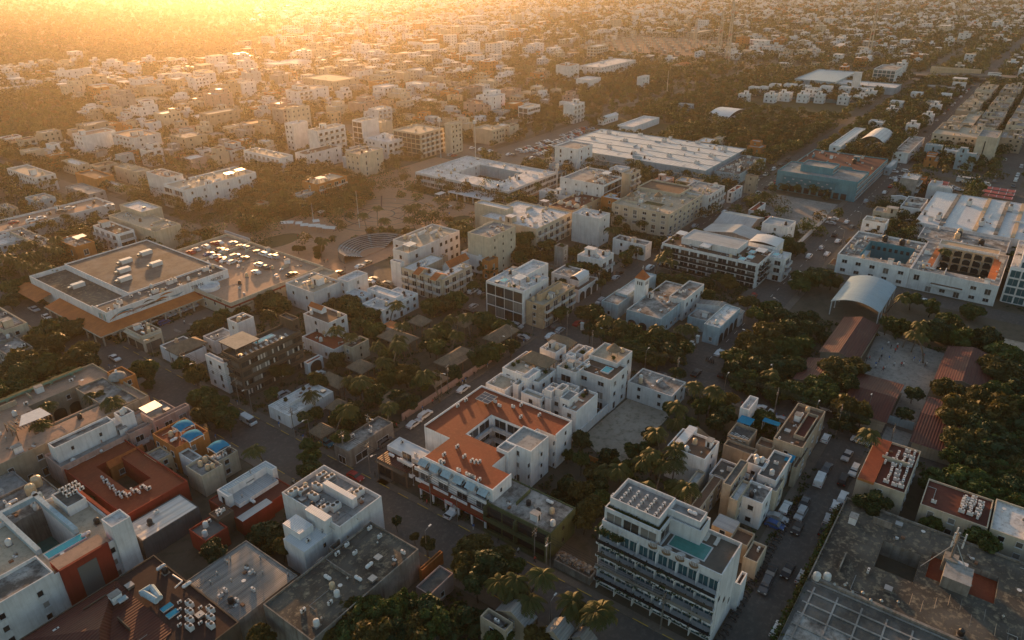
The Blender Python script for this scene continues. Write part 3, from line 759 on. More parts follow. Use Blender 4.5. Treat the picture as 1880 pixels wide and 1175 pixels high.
for z in fl:
    y = hy0+.5
    while y < hy1-.5:
        if rr.random() < .74: tuft(pl, hx0+.15, y, z+.15-rr.random()*.5, 26, .42, rr.choice(('leaf', 'leaf_dark', 'leaf_dark')))
        y += .55
rel(pl, 'balcony_plants'); 
gg = MB()
for _ in range(260):
    q = rr.random(); y = a[1]+(b_[1]-a[1])*q; tuft(gg, a[0]+.6+rr.random()*(f_[0]-a[0]-1.0), y, t1+.05, 5, .3, 'leaf_gold' if rr.random() < .3 else 'leaf')
for _ in range(60): tuft(gg, a[0]-2.5-rr.random()*1.0, b_[1]-rr.random()*5.5, dk+.2, 8, .4, 'leaf_dark')
rel(gg, 'roof_garden')
P1 = P(1140, 455, dk); P2 = P(1445, 520, dk); P3 = P(1370, 610, dk)
pool = MB(); px0, py0 = P3[0], P2[1]; px0 = P3[0]; 
pool.box(px0, P3[1]-.3, dk+.02, px0+4.2, P1[1], dk+.10, 'whitepaint'); pool.box(px0+.25, P3[1]-.05, dk+.101, px0+3.95, P1[1]-.25, dk+.13, 'poolteal'); rel(pool, 'pool')
for k in range(16):
    part('air_conditioner', gmesh('ac', m_ac), Hs, (f_[0]-X0+1.0+(k % 3)*1.7, f_[1]-Y0+1.2+(k//3)*1.75, 19.41), 0)
part('water_tank', gmesh('gas', m_gas), Hs, (101.5-X0, 34.5-Y0, 19.22), math.pi/2)
for k in range(4):
    dayb = MB(); dayb.cyl(0, 0, 0, .42, 1.0, 'wood', 14); dayb.cyl(0, 0, .421, .6, .9, 'cushion', 14)
    for s in range(7): aa = 1.2+s*.32; dayb.tube((1.0*math.cos(aa), 1.0*math.sin(aa), .4), (.8*math.cos(aa), .8*math.sin(aa), 1.25), .05, 'wood', 5)
    single(dayb, 'daybed', 'round wicker daybed with white cushion beside rooftop pool', 'daybed', (px0-1.5, P3[1]+.8+k*2.6, dk+.002), math.pi/2, 'daybeds along the rooftop pool edge')
for k in range(5):
    q = part('x', gmesh('lou', m_lounger), None, (px0+5.6, P3[1]-.3+k*1.9, dk+.002), 0); q.name = 'sun_lounger'; tag(q, 'wooden sun lounger on the hotel roof deck behind the pool', 'lounger', 'loungers on the hotel roof deck'); TOPS.append(q)
# right flank: blank wall with slit windows
s = MB()
for k in range(3): s.box(HX1-3.2*k-3, hy0-.05, 4+3*k, HX1-3.2*k-2.2, hy0-.002, 5.0+3*k, 'glass')
rel(s, 'flank_window')

# ---- bottom left
C(0, 875)
B('red and white hotel with roof terrace, skylit court and narrow pool', 'hotel', ('W', 10.0, 125.6, 43.2, 148.5), 8.6, 'white', 'r_cream', 'n', 'x', 'a4P', par=.9, name='hotel',
  vols=[(('W', 31.0, 134.2, 37.0, 151.0), 0), (('W', 40.5, 124.9, 44.2, 128.8), 12.5, 'r_white', .5, 'n', 'n'), (('L', 372, 140, 620, 160), 10.6, 'r_dark', .3), (('W', 10.0, 125.61, 29.5, 132.5), 9.6, 'r_stain', .7, 'n', 'n')], land='red and white hotel')
HR = TOPS[-1]
m = MB(); m.box(30.3, 125.0, 0, 39.2, 125.55, 10.1, 'red'); m.box(30.3, 125.551, 8.7, 39.2, 129.0, 10.1, 'red', 'r_pink'); rel(m, 'red_facade', HR)
m = MB(); m.box(33.0, 124.93, .5, 36.5, 124.999, 8.6, 'glass'); rel(m, 'tall_window', HR)
m = MB(); m.box(30.8, 131.3, 8.62, 38.0, 133.5, 8.9, 'white'); m.box(31.0, 131.5, 8.901, 37.8, 133.3, 8.93, 'water'); rel(m, 'pool', HR)
m = MB(); m.box(43.25, 128.9, 8.3, 43.9, 146.5, 9.8, 'red'); rel(m, 'red_parapet', HR)
m = MB(); m.box(37.01, 134.2, 8.7, 37.9, 152.0, 9.9, 'paleblue'); m.box(30.1, 134.2, 8.7, 30.99, 151.0, 9.9, 'paleblue'); m.box(30.1, 151.01, 8.7, 38.6, 151.9, 9.9, 'paleblue'); rel(m, 'court_rim', HR)
m = MB(); m.box(31.1, 134.3, .3, 36.9, 150.9, .5, 'poolteal'); rel(m, 'court_floor', HR)
m = MB()
for k in range(5): m.box(38.0-k*3.6, 125.50, 5.2, 38.3-k*3.6, 125.56, 7.6, 'dark')
for k in range(9):
    part('air_conditioner', gmesh('ac', m_ac), HR, (P(520, 70, 10.6)[0]-HR.location.x-2+(k % 3)*1.3, P(520, 90, 10.6)[1]-HR.location.y-2+(k//3)*1.5, 10.62))
B('broad brown sheet roof with skylights and rooftop machinery at bottom left', 'warehouse', ('W', 20.0, 92.0, 44.2, 119.2), 6.2, 'brown', 'r_dkbrown', 'n', 'n', '', par=.25, name='warehouse', land='broad brown roof')
BR = TOPS[-1]
m = MB()   # hipped brown sheets
m.face([(20, 92, 6.3), (36.5, 100, 6.3), (36.5, 119, 6.3), (28.5, 108, 8.6)], 'm_red'); m.face([(36.5, 119, 6.3), (20, 119, 6.3), (28.5, 108, 8.6)], 'm_red'); m.face([(20, 119, 6.3), (20, 92, 6.3), (28.5, 108, 8.6)], 'm_red')
rel(m, 'hipped_roof', BR)
for k, (a1, b1) in enumerate([(880, 880), (700, 1005), (520, 1130)]):
    x, y = P(a1, b1, 7.2); sk = MB(); sk.box(-.8, -.55, 0, .8, .55, .25, 'frame'); sk.box(-.7, -.45, .251, .7, .45, .28, 'paleblue'); q = sk.build('skylight', BR); q.location = (x-20, y-92, 7.0)
for a1, b1 in [(1160, 660), (1345, 785)]:
    x, y = P(a1, b1, 6.5); part('water_tank', gmesh('gas', m_gas), BR, (x-20, y-92, 6.22))
for k in range(14):
    x, y = P(1290+(k % 4)*75, 900+(k//4)*55+(k % 4)*20, 6.6); part('air_conditioner', gmesh('acb' if k % 2 else 'ac', m_acbig if k % 2 else m_ac), BR, (x-20, y-92, 6.22), k % 2*math.pi/2, (.72, .72, .72))
m = MB()
for a1, b1, a2, b2 in [(1010, 850, 1090, 800), (1090, 800, 1150, 880), (1030, 840, 1130, 900)]:
    m.tube((*P(a1, b1, 7), 7.2), (*P(a2, b2, 7), 7.2), .6, 'paleblue', 10)
m.tube((*P(1240, 700, 7), 6.8), (*P(1310, 745, 7), 6.8), .15, 'acwhite'); m.tube((*P(1310, 745, 7), 6.8), (*P(1255, 795, 7), 6.8), .15, 'acwhite')
rel(m, 'air_duct', BR)
m = MB()
for a1, b1 in [(1200, 940), (1240, 985)]:
    x, y = P(a1, b1, 6.5); m.box(x-1.0, y-.6, 6.3, x+1.0, y+.6, 6.6, 'frame', 'bluecloth')
rel(m, 'skylight_hatch', BR)
B('lit beige roofed shed between red roofs and warehouse', 'shed', (1022, 468, 1430, 888), 4.8, 'darkgrey', 'm_pale', 'n', 'n', '', par=.1, land='lit beige shed roof')
B('red roofed courtyard building with planted patio', 'building', ('L', 410, -80, 1350, 40), 5.2, 'red', 'r_red', 'n', 'n', 'gW', clut=False, par=.5, vols=[(('L', 690, -70, 1085, 10), 0)], land='red roofed courtyard building')
RB = TOPS[-1]
for k in range(16):
    x, y = P(880+k*24, 130-k*8+(k % 3)*14, 5.3) if k < 9 else P(740+(k-9)*22, 20+(k-9)*22, 5.3); part('air_conditioner', gmesh('ac', m_ac), RB, (x-RB.location.x, y-RB.location.y, 5.22), k % 2*math.pi/2)
B('house with pale blue metal roof and awnings beside the big street', 'house', (1640, 150, 1990, 1560), 6.2, 'white', 'm_blue', 'w', 'B', 'v3', par=.1, vols=[((1720, 200, 2000, 1640), 4.4, 'm_grey', 0)], land='pale blue metal roofed house')
B('dark red low building with long grey awning', 'building', (1735, 330, 2110, 1500), 3.4, 'red', 'r_darkred', 'n', 'n', 'a2', par=.2, vols=[((1745, 325, 1960, 1700), 4.0, 'm_greyy', 0)])
B('brick walled shed with dark tarp roof beside old warehouse', 'shed', (1480, 480, 1640, 1360), 4.2, 'red', 'r_dark', 'n', 'n', 'aW', par=.5)
B('small tan roof box below the lit beige shed', 'annex', (1570, 320, 1680, 1500), 5.0, 'brown', 'r_brown', 'n', 'n', 'a3', par=.2)
B('cluttered worn rooftop with gas tanks at left edge', 'building', ('W', 14, 148.8, 42, 160), 7.2, 'concrete', 'r_stain', 'n', 'n', 'g3W4a9k2m3', par=.6, land='cluttered worn rooftop')
C(0, 580)
B('flat grey roof with worn edge at left border', 'building', ('W', 14, 160.3, 40, 171.2), 5.2, 'grey', 'r_grey', 'n', 'n', '', par=.3, land='flat grey roof')
# hacienda
B('long ochre courtyard building with arcades and terracotta roof deck', 'building', ('W', 22.0, 171.4, 73.4, 200.4), 7.6, 'sand', 'r_pink', 'n', 'w', 'm2', par=.7, hx='A',
  vols=[(('L', 200, 650, 745, 605), 0), (('L', 545, 530, 1000, 600), 7.7, 'r_stain', .4, 'n', 'n'), (('L', 385, 810, 720, 640), 7.0, 'r_stain', .5, 'n', 'n')], land='ochre courtyard building')
HC = TOPS[-1]
m = MB()
for k in range(9): m.revolve(24+k*5.4, 199.8, [(.5, 7.6), (.55, 8.2), (.3, 8.9)], 'green', 8)
m.box(22, 199.0, 8.31, 70, 200.1, 8.9, 'green', 'r_green'); rel(m, 'planted_parapet', HC)
B('orange corner pavilion with grey dome and lantern', 'pavilion', (870, 475, 978, 770), 8.4, 'orange', 'r_brown', 'n', 'x', '', par=.5, mark=True, land='orange domed pavilion')
PV = TOPS[-1]; m = MB(); x, y = P(845, 440, 8.6); m.revolve(x, y, [(2.3, 8.4), (2.1, 9.2), (1.4, 9.8), (.4, 10.1)], 'grey', 16); m.cyl(x, y, 10.1, 10.9, .35, 'white', 8, .3); rel(m, 'dome', PV)
B('narrow orange shop wing along the big street', 'shop', (1060, 590, 1075, 860), 4.6, 'orange', 'r_red', 'n', 'x', '', par=.3)
B('white rooftop wall block with worn blue grey top', 'building', (392, 965, 820, 345), 9.8, 'white', 'r_stain', 'n', 'v', 'k', par=.5)
B('white stair block at the end of the worn rooftop wing', 'building', (872, 742, 965, 820), 9.8, 'white', 'r_stain', 'n', 'n', 'W3', par=.5)
B('peach terrace building with long white balcony wing', 'building', ('D', 440, 1105, 1165, 615), 6.0, 'pink', 'r_grey', 'n', 'b', 'bPPm', par=.6, vols=[(('D', 930, 870, 1335, 640), 6.3, 'r_grey', .7), ((1100, 760, 1112, 1010), 8.0, 'r_cream', .3)], land='peach terrace building')
x, y = P(150, 780, 10.5); m = MB()
for i in range(13): m.box(i*.7, 0, 2.4, i*.7+.15, 6.2, 2.55, 'wood')
for i in range(2):
    for j in range(3): m.box(.1+i*8.2, .1+j*3, 0, .3+i*8.2, .3+j*3, 2.39, 'wood')
m.face([(1.5, 1.2, 2.75), (8.5, .6, 2.75), (8.2, 5.9, 2.75), (4.0, 6.0, 2.75)], 'whitecloth')
single(m, 'pergola', 'wooden slatted pergola with pale cloth on terracotta roof deck', 'pergola', (P(130, 900, 7.6)[0], P(130, 900, 7.6)[1], 7.62))
B('orange house with terracotta deck and colourful walls', 'house', (1265, 965, 1500, 1096), 7.0, 'orange', 'r_red', 'w', 'x', 'ggTT', par=.5, land='orange house with blue domes')
OH = TOPS[-1]
for k, (a1, b1, zz) in enumerate([(1318, 790, 8.2), (1382, 862, 8.2), (1572, 940, 6.6)]):
    m = MB(); n = 8
    for i in range(n):
        for j in range(n):
            def S(u, v):
                uu, vv = u/n*2-1, v/n*2-1; return (uu*1.9, vv*1.9, 1.0*(1-uu*uu*.5-vv*vv*.5))
            m.face([S(i, j), S(i+1, j), S(i+1, j+1), S(i, j+1)], 'bluecloth'); 
    for i in (-1, 1):
        for j in (-1, 1): m.tube((1.8*i, 1.8*j, -1.4), (1.8*i, 1.8*j, .1), .08, 'white')
    m.box(-1.95, -1.95, -.1, 1.95, -1.8, .08, 'white'); m.box(-1.95, -1.8, -.1, -1.8, 1.95, .08, 'white')
    single(m, 'shade_canopy', ['turquoise domed shade on the orange house, farthest from camera', 'turquoise domed shade beside the orange roof planter', 'turquoise domed shade over grey roof beside the big street'][k], 'canopy', (*P(a1, b1, zz), zz))
B('cream house under the third turquoise shade with cluttered roof', 'house', (1540, 1075, 1710, 1480), 5.2, 'cream', 'r_grey', 'w', 'w', 'a4tm', par=.4, land='cluttered cream house')
B('small dirty white stair block beside orange house', 'house', (1385, 1058, 1455, 1286), 5.6, 'white', 'r_stain', 'n', 'n', '', par=.4)
B('grey roof box holding cream water tanks and a gas tank', 'house', (1455, 1172, 1605, 1338), 5.2, 'cream', 'r_grey', 'n', 'n', 'T4g', par=.7, land='roof box with cream tanks')
gable('low red tiled house in planted patio', ('L', 790, 1090, 1020, 960), 4.2, 1.6, 0, 'tile', 'orange')
B('yellow arched patio building', 'building', (1125, 1060, 1240, 1040), 5.0, 'yellow', 'r_stain', 'A', 'A', '', par=.4)
B('stained grey house with cluttered roof at left edge', 'house', (60, 300, 240, -120), 5.2, 'concrete', 'r_stain', 'w', 'w', 'tam', land='stained grey corner house')
B('dirty white house with peeling facade at left edge', 'house', (30, 120, 200, -160), 6.4, 'cream', 'r_stain', 'w', 'w', 'tb')
# dark hotel block
C(360, 560, 7.8333)
B('dark brown glass hotel with rooftop bar and pool', 'hotel', (620, 828, 1512, 372), 11.6, 'brown', 'paving', 's', 's', '', par=1.0, wk='d', floors=4, land='dark brown hotel',
  vols=[((1385, 252, 1482, 1195), 14.4, 'r_dark', .6, 'n', 'x')])
DH = TOPS[-1]; X0, Y0 = DH.location.x, DH.location.y
m = MB()
q = RC((568, 640, 912, 318), 14.6); m.box(q[0], q[1], 14.3, q[2], q[3], 14.6, 'brown', 'r_cream')
for i in range(4):
    for j in (0, 1): m.box(q[0]+.4+i*(q[2]-q[0]-1)/3, q[1]+.3+j*(q[3]-q[1]-.8), 11.6, q[0]+.6+i*(q[2]-q[0]-1)/3, q[1]+.5+j*(q[3]-q[1]-.8), 14.299, 'darkframe')
rel(m, 'bar_roof', DH)
m = MB(); q = RC(('L', 800, 540, 1150, 440), 11.9); m.box(q[0], q[1], 11.7, q[2], q[3], 12.0, 'frame'); m.box(q[0]+.3, q[1]+.3, 12.001, q[2]-.3, q[3]-.3, 12.03, 'water'); rel(m, 'pool', DH)
for f in range(1, 5):
    m = MB(); z = 11.6*f/4; q = RC((620, 828, 1512, 372), 11.6); m.box(q[0]-.35, q[1]-.35, z-.35, q[2]+.2, q[1]-.005, z+.05, 'brown'); m.box(q[0]-.35, q[1]-.004, z-.35, q[0]-.005, q[3]+.1, z+.05, 'brown'); rel(m, 'floor_band', DH)
rr = random.Random(4)
m = MB(); q = RC((620, 828, 1512, 372), 11.6)
for f in range(4):
    for k in range(20):
        if rr.random() < .33: u = q[0]+1+k*(q[2]-q[0]-2)/20; m.box(u, q[1]-.10, 11.6*f/4+.95, u+.45, q[1]-.052, 11.6*f/4+2.35, 'cushion')
rel(m, 'curtain', DH)
for k in range(10): part('lounger', gmesh('lou', m_lounger), DH, (2.0+k*1.7, 1.6, 11.62), math.pi/2)
B('narrow white house pressed against the dark hotel', 'house', (402, 868, 470, 130), 9.2, 'white', 'r_white', 'w', 'n', 'Tb', par=.5, land='narrow white house')
B('white block with planter roof behind the dark hotel', 'house', (600, 285, 830, 445), 10.4, 'white', 'r_brown', 'v', 'n', 'aT', par=.5)
B('low worn terrace roof left of the dark hotel', 'house', (270, 540, 560, 100), 4.2, 'white', 'r_stain', 'w', 'n', 'a', par=.4)
C(0, 580)
B('cream corner pharmacy with sign over the shopfront', 'shop', (1022, 157, 1160, 900), 5.3, 'cream', 'r_brown', 'shop', 'shop', 'g2T3a2', par=.5, name='corner_shop', land='cream corner pharmacy', floors=1)
CS = TOPS[-1]
B('long white low house with dark roof left of dark hotel', 'house', (1310, 300, 1480, 1150), 4.2, 'white', 'r_dark', 'w', 'n', 'a2', par=.3, land='long white low house')
hip('broad thatched roof beside the long white house', ('L', 1200, 235, 1480, 190), 5.0, 2.0, land='broad thatched roof')

# ---- centre left: houses, huts
C(470, 290)
B('white house with arches and cluttered roof terrace', 'house', (415, 985, 615, 212), 7.5, 'white', 'r_cream', 'x', 'x', 'bTagd', vols=[((660, 905, 803, 585), 8.2, 'r_white', .8)], land='white arched house')
B('white stepped house with terracotta awning beside arched house', 'house', (760, 1015, 830, 640), 5.0, 'white', 'r_white', 'w', 'w', 'a', par=.5)
B('white house with round tower and red tiled gables', 'house', (520, 1200, 655, 340), 8.2, 'white', 'r_brown', 'x', 'w', 'T', par=.5, land='white house with tiled gables')
gable('small red gable on the white house roof', (470, 1095, 505, 385), 9.6, 1.1, 1, 'tile', 'white', cat='roof room', fx='n', fy='n', base=8.2, mark=False)
B('long low white house with striped white roof by palms', 'house', (910, 1110, 1165, 765), 5.0, 'white', 'r_white', 'A', 'w', 'a3T', par=.6, vols=[((1000, 1015, 1060, 800), 6.2, 'r_white', .4)], land='long low white house')
C(700, 400, 7.8333)
B('three storey cream apartments with red tiled gables', 'apartment building', (880, 905, 1300, 290), 8.6, 'cream', 'r_white', 'b', 'b', 'gTa4', par=.4, land='tiled apartments',
  vols=[((905, 775, 1255, 640), 0), ])
gable('red tiled pitch on the tiled apartments, left end', ('L', 465, 800, 700, 745), 8.9, 1.5, 1, 'tile', 'cream', cat='roof gable', name='roof_gable', fx='n', fy='n', base=8.65, mark=False)
gable('red tiled pitch on the tiled apartments, middle', ('L', 705, 880, 945, 820), 8.9, 1.5, 1, 'tile', 'cream', cat='roof gable', name='roof_gable', fx='n', fy='n', base=8.65, mark=False)
gable('long bright orange tiled roof behind the tiled apartments', ('L', 880, 690, 1255, 590), 7.6, 2.0, 0, 'tile', 'white', cat='house', fx='n', land='orange tiled roof')
B('unfinished white apartment block with sunlit roof clutter', 'apartment building', (385, 530, 840, 165), 10.6, 'white', 'r_cream', 'x', 'x', 'T4a5m3P', par=.6, wk='o', vols=[(('L', 165, 330, 1125, 200), 10.8, 'r_cream', .6, 'w', 'w')], land='unfinished white block')
B('narrow white tower with open pilotis beside tiled apartments', 'apartment building', (275, 665, 330, 130), 9.6, 'white', 'r_grey', 'n', 'b', 'a2', par=.4)
B('white villa with pyramid cupola and rooftop patios', 'villa', (1480, 600, 1590, 1150), 6.4, 'white', 'r_white', 'w', 'A', 'Tdwa2', vols=[((1440, 545, 1560, 1400), 7.6, 'r_white', .2)], land='white cupola villa')
B('orange corner house with tall window below tall beige block', 'house', (1555, 640, 1680, 1450), 7.6, 'orange', 'r_brown', 'x', 'x', '', par=.4)
B('low palapa restaurant behind tiled apartments', 'house', ('L', 690, 560, 960, 560), 4.2, 'sand', 'r_brown', 'n', 'n', 'h')
C(840, 420, 7.8333)
B('white four storey hotel with large glazed bays and roof pools', 'hotel', (945, 925, 1310, 408), 11.6, 'white', 'r_white', 'G', 'v', 'w2PlllpTT', par=.5, floors=3, wk='b', land='white glazed hotel',
  vols=[((1000, 690, 1305, 780), 12.6, 'r_white', .7)])
B('cream three storey apartment house with orange cornice', 'apartment building', (1230, 1115, 1690, 985), 8.4, 'yellow', 'r_cream', 'w', 'b', 'aT', par=.3, vols=[((1195, 965, 1502, 1140), 10.4, 'r_cream', .5)], land='cream apartments with orange cornice')
B('tall beige windowless apartment tower with stair slot', 'apartment building', ('L', 145, 70, 835, -20), 15.0, 'cream', 'r_grey', 'n', 'v', 'Ta3', par=.6, vols=[((1210-480, 40, 835, 365), 12.6, 'r_grey', .4, 'n', 'n')], land='tall beige tower')
B('white two storey building with curved metal vault roof', 'building', (1700, 735, 1890, 1350), 6.8, 'white', 'r_stain', 'w', 'w', 'a2', par=.4, land='curved metal roofed building')
vault('white curved sheet roof over the two storey building', (1745, 745, 1900, 1610), 7.0, 1.3, 0, 'm_white', 'roof', 'curved_roof', walls='white')
B('pale grey square block with rooftop terrace and green trim', 'apartment building', (1515, 290, 1590, 1395), 9.4, 'grey', 'r_brown', 'n', 'w', 'p2', par=.5, land='grey block with green trim')
B('broken wall enclosure with rubble next to the avenue', 'lot', (1385, 585, 1440, 770), 2.2, 'concrete', 'r_brown', 'n', 'n', '', name='walled_lot', par=.6)
B('small tiled hut on the street corner beside the glazed hotel', 'house', (740, 610, 800, 655), 4.4, 'white', 'tile', 'x', 'x', '', par=0)

C(470, 580)
B('restaurant with terracotta roof deck and blue wall', 'restaurant', (560, 252, 690, 330), 4.0, 'white', 'r_red', 'x', 'x', 'aT', par=.4, land='terracotta deck restaurant')
B('roofless cream annex with sunken dark patio', 'annex', (690, 248, 812, 628), 4.8, 'cream', 'r_dark', 'x', 'v', 'p', par=.9)
B('small arcaded shop with terracotta roof facing car park', 'shop', (372, 352, 480, 352-8), 3.6, 'white', 'r_red', 'n', 'A', '', par=.4, name='arcaded_shop')
B('low building with bright white roof terrace and cafe tables', 'restaurant', (240, 728, 555, 88), 3.6, 'white', 'r_white', 'x', 'n', 'p3a', par=.3, land='white cafe terrace')
for k, (q, hh, lab) in enumerate([((595, 515, 672, 458), 3.6, 'wide thatched roof beside the white cafe terrace'), ((760, 408, 855, 660), 3.6, 'thatched hut second along the garden'), ((1060, 212, 1162, 880), 4.2, 'largest thatched roof in the palm garden'),
    ((1400, 372, 1578, 1288), 4.0, 'sunlit thatched restaurant roof beside brick wall'), ((1500, 75, 1600, 1390), 4.2, 'thatched roof near the avenue corner'), ((1190, 70, 1260, 1100), 4.2, 'low thatched roof behind the garden palms'),
    ((1740, 190, 1885, 1640), 4.0, 'long thatched roof under trees by avenue'), ((470, 870, 560, 388), 3.4, 'drooping thatched roof behind the street palm'), ((610, 700, 700, 510), 3.2, 'dark thatched roof between the palms'),
    ((960, 640, 1050, 880), 3.6, 'small thatched hut behind the triangular roof'), ((1290, 500, 1380, 1180), 3.4, 'hidden thatched roof beside the brick wall')]):
    hip(lab, q, hh, 2.2, land=lab.split(' beside')[0] if k in (0, 2, 3) else None)
B('small tiled roof house behind largest thatched roof', 'house', (985, 95, 1050, 905), 4.4, 'white', 'tile', 'n', 'n', '', par=0)
B('triangular concrete terrace roof with worn slab at street corner', 'house', (665, 988, 985, 560), 4.2, 'concrete', 'r_stain', 'B', 'B', 'am2Pa', par=.5, land='triangular concrete terrace')
B('house with pale sheet roof at street corner', 'house', (1172, 1048, 1262, 942), 5.6, 'white', 'm_white', 'n', 'n', 'a', par=.15, land='pale sheet roof house')
B('corner bar with dark red sheet roof and blue front', 'bar', (1085, 1132, 1165, 865), 4.4, 'brown', 'm_red', 'shop', 'n', '', par=0, floors=1, land='corner bar with red roof')
# ---- red roofed hotel
B('white hotel with broad red roof around a deep courtyard', 'hotel', ('W', 94.6, 75.0, 126.0, 102.8), 9.4, 'white', 'r_red', 'B', 'v', '', par=.45, hx='l', floors=3, land='red roofed hotel',
  clut=False, vols=[(('W', 107.2, 83.4, 117.2, 92.8), 0), (('W', 94, 94.7, 103.9, 103.2), 0), (('W', 101.3, 74, 119.0, 80.4), 0), (('W', 109.6, 75.7, 116.9, 82.9), 10.0, 'r_grey', .35, 'x', 'n'), (('W', 106.3, 79.6, 109.59, 82.9), 10.0, 'r_grey', .35, 'x', 'n')])
RH = TOPS[-1]; X0, Y0 = RH.location.x, RH.location.y
rr = random.Random(8)
for k in range(26):
    s = rr.randrange(4); x, y = [(rr.uniform(105, 125), 101.6), (rr.uniform(97, 105), rr.uniform(82, 92)), (95.6, rr.uniform(77, 93)), (rr.uniform(119.5, 125), 82.2+rr.random()*18)][s]
    part('air_conditioner', gmesh('ac', m_ac), RH, (x-X0, y-Y0, 9.41), rr.choice((0, math.pi/2)))
for k in range(3):
    m = MB(); m.face([(0, 0, 0), (3.2, .6, .9), (3.2, 3.4, .9), (0, 4.0, 0)], 'paleblue'); 
m = MB()
for k in range(6):
    for f in (3.1, 6.3):
        y = 77.2+k*3.4
        if f > 5: m.face([(93.3, y-1.2, f+1.9), (94.595, y-1.2, f+2.9), (94.595, y+1.2, f+2.9), (93.3, y+1.2, f+1.9)], 'paleblue'); m.face([(93.3, y-1.5, f+1.9), (94.595, y-1.5, f+1.9), (94.595, y-1.5, f+2.9)], 'paleblue')
rel(m, 'awning', RH)
m = MB(); m.box(92.3, 75.0, 2.7, 94.59, 94.6, 3.3, 'red', 'r_red'); rel(m, 'arcade_fascia', RH)
for k in range(6): m = MB(); m.box(92.35, 75.3+k*3.7, 0, 92.7, 75.7+k*3.7, 2.69, 'white'); rel(m, 'pillar', RH)
m = MB()
m.box(92.2, 84.2, 2.2, 92.29, 86.8, 3.5, 'redpaint'); m.box(92.14, 84.4, 2.4, 92.199, 86.6, 3.3, 'whitepaint'); rel(m, 'shop_sign', RH)
so = MB()
for i in range(3):
    for j in range(2): so.box(i*1.3, j*2.0, 0, i*1.3+1.22, j*2.0+1.92, .05, 'solar')
so.box(-.05, 1.93, -.02, 3.9, 1.99, .08, 'frame'); so.box(-.05, -.06, -.02, 3.9, -.01, .08, 'frame'); so.box(-.05, 3.93, -.02, 3.9, 3.98, .08, 'frame')
for i in range(4): so.box(i*1.3-.07, -.01, -.02, i*1.3-.01, 3.93, .08, 'frame')
for i in (0.1, 3.7): so.box(i, .1, -.9, i+.08, .18, -.021, 'metal'); so.box(i, 3.7, -.9, i+.08, 3.78, -.021, 'metal')
q = so.build('solar_panel', RH); x, y = P(1665, 595, 10.2); q.location = (x-X0-1.9, y-Y0-1.6, 10.3)

# ---- white villas with plunge pools
C(880, 610, 7.8333)
def V(label, q, h, ex='', vols=(), fx='w', fy='w', roof='r_cream', **k): return B(label, 'house', q, h, 'white', roof, fx, fy, ex, vols=vols, par=.7, **k)
V('white house with bare sunlit terrace and garden table set', (370, 870, 585, 92), 7.6, 'a', land='white terrace house', roof='r_cream')
V('white house with dark thatched roof terrace along the avenue', (660, 660, 1000, 330), 9.4, 'p2a', vols=[((630, 640, 660, 505), 10.6, 'r_white', .5)], land='white house with thatch terrace')
hip('wide brown thatch on the white terrace house roof', (960, 500, 1095, 600), 10.6, 2.0, land='wide brown thatch')
V('white stepped house with round stair drum near avenue corner', (1095, 330, 1250, 870), 10.2, 'aTb', land='white stepped house')
hip('golden thatched roof at the avenue corner', (1300, 195, 1380, 1000), 10.6, 1.6)
V('white house with walled roof terrace and blue plunge pool', (1390, 440, 1625, 1190), 8.6, 'wap', vols=[((1330, 380, 1390, 1245), 10.4, 'r_white', .6)], land='house with blue plunge pool')
V('three storey white house with curved parapet and palapa', (1890, 720, 2130, 1385), 9.6, 'hawpp', fx='W', roof='r_brown', vols=[((1980, 480, 2200, 1575), 10.4, 'r_cream', .6)], land='three storey white house')
V('white villa with thatched corner and turquoise pool', (880, 1000, 960, 600), 8.0, 'hw', land='villa with turquoise pool')
V('white villa with brown deck and raised turquoise pool', (1030, 1000, 1290, 940), 8.2, 'wpl', roof='r_brown')
V('white villa block with stair tower beside red hotel', (1200, 1010, 1440, 1030), 8.4, 'a', vols=[((1290, 1000, 1425, 1160), 10.4, 'r_grey', .3)])
V('white villa with pink deck, loungers and plunge pool', (1395, 1180, 1705, 1195), 8.4, 'wllap', roof='r_pink', fy='n', land='villa with pink deck')
V('small white villa with blue plunge pool beside villa block', (1010, 905, 1160, 905), 8.8, 'wpl', vols=[((1040, 880, 1110, 940), 10.4, 'r_white', .5)])
V('white stair tower between the villa roofs', (1190, 880, 1290, 1090), 10.8, 'a')
V('white terraced wing behind the villas with round parapet', (850, 760, 1110, 690), 8.6, 'apw', vols=[((700, 700, 880, 600), 10.2, 'r_white', .6)])
V('white two storey link house near thatch terrace', (560, 800, 700, 480), 8.8, 'pa')
V('white house with stone terrace left of three storey house', (1390, 620, 1560, 1110), 9.8, 'aup', fx='b')
V('white walled patio house behind avenue corner thatch', (1500, 360, 1640, 1380), 9.0, 'upa')
C(940, 580)
B('long low white house with peeling mottled roof beside empty lot', 'house', (1148, 588, 1250, 832), 5.0, 'white', 'r_stain', 'x', 'w', 'Tda2', par=.4, land='house with mottled roof')
B('stained white house with metal sheet and water tanks on its roof', 'house', (1385, 1050, 1490, 1115), 8.2, 'white', 'r_brown', 'n', 'v', 'TW', par=.6, vols=[((1200, 960, 1335, 1140), 8.9, 'm_white', 0)], land='stained white house with tanks')
hip('conical palapa beside the stained white house', ('L', 1240, 880, 1400, 860), 5.5, 3.0)
C(1220, 740, 7.8333)
B('tan courtyard houses with checkered roof screen', 'house', (1270, 780, 1330, 845), 5.6, 'sand', 'r_brown', 'n', 'n', '', par=.6, vols=[((1205, 590, 1330, 900), 6.2, 'r_stain', .8)], land='tan house with checkered screen')
m = MB(); q = RC(('L', 890, 480, 1220, 500), 6.4)
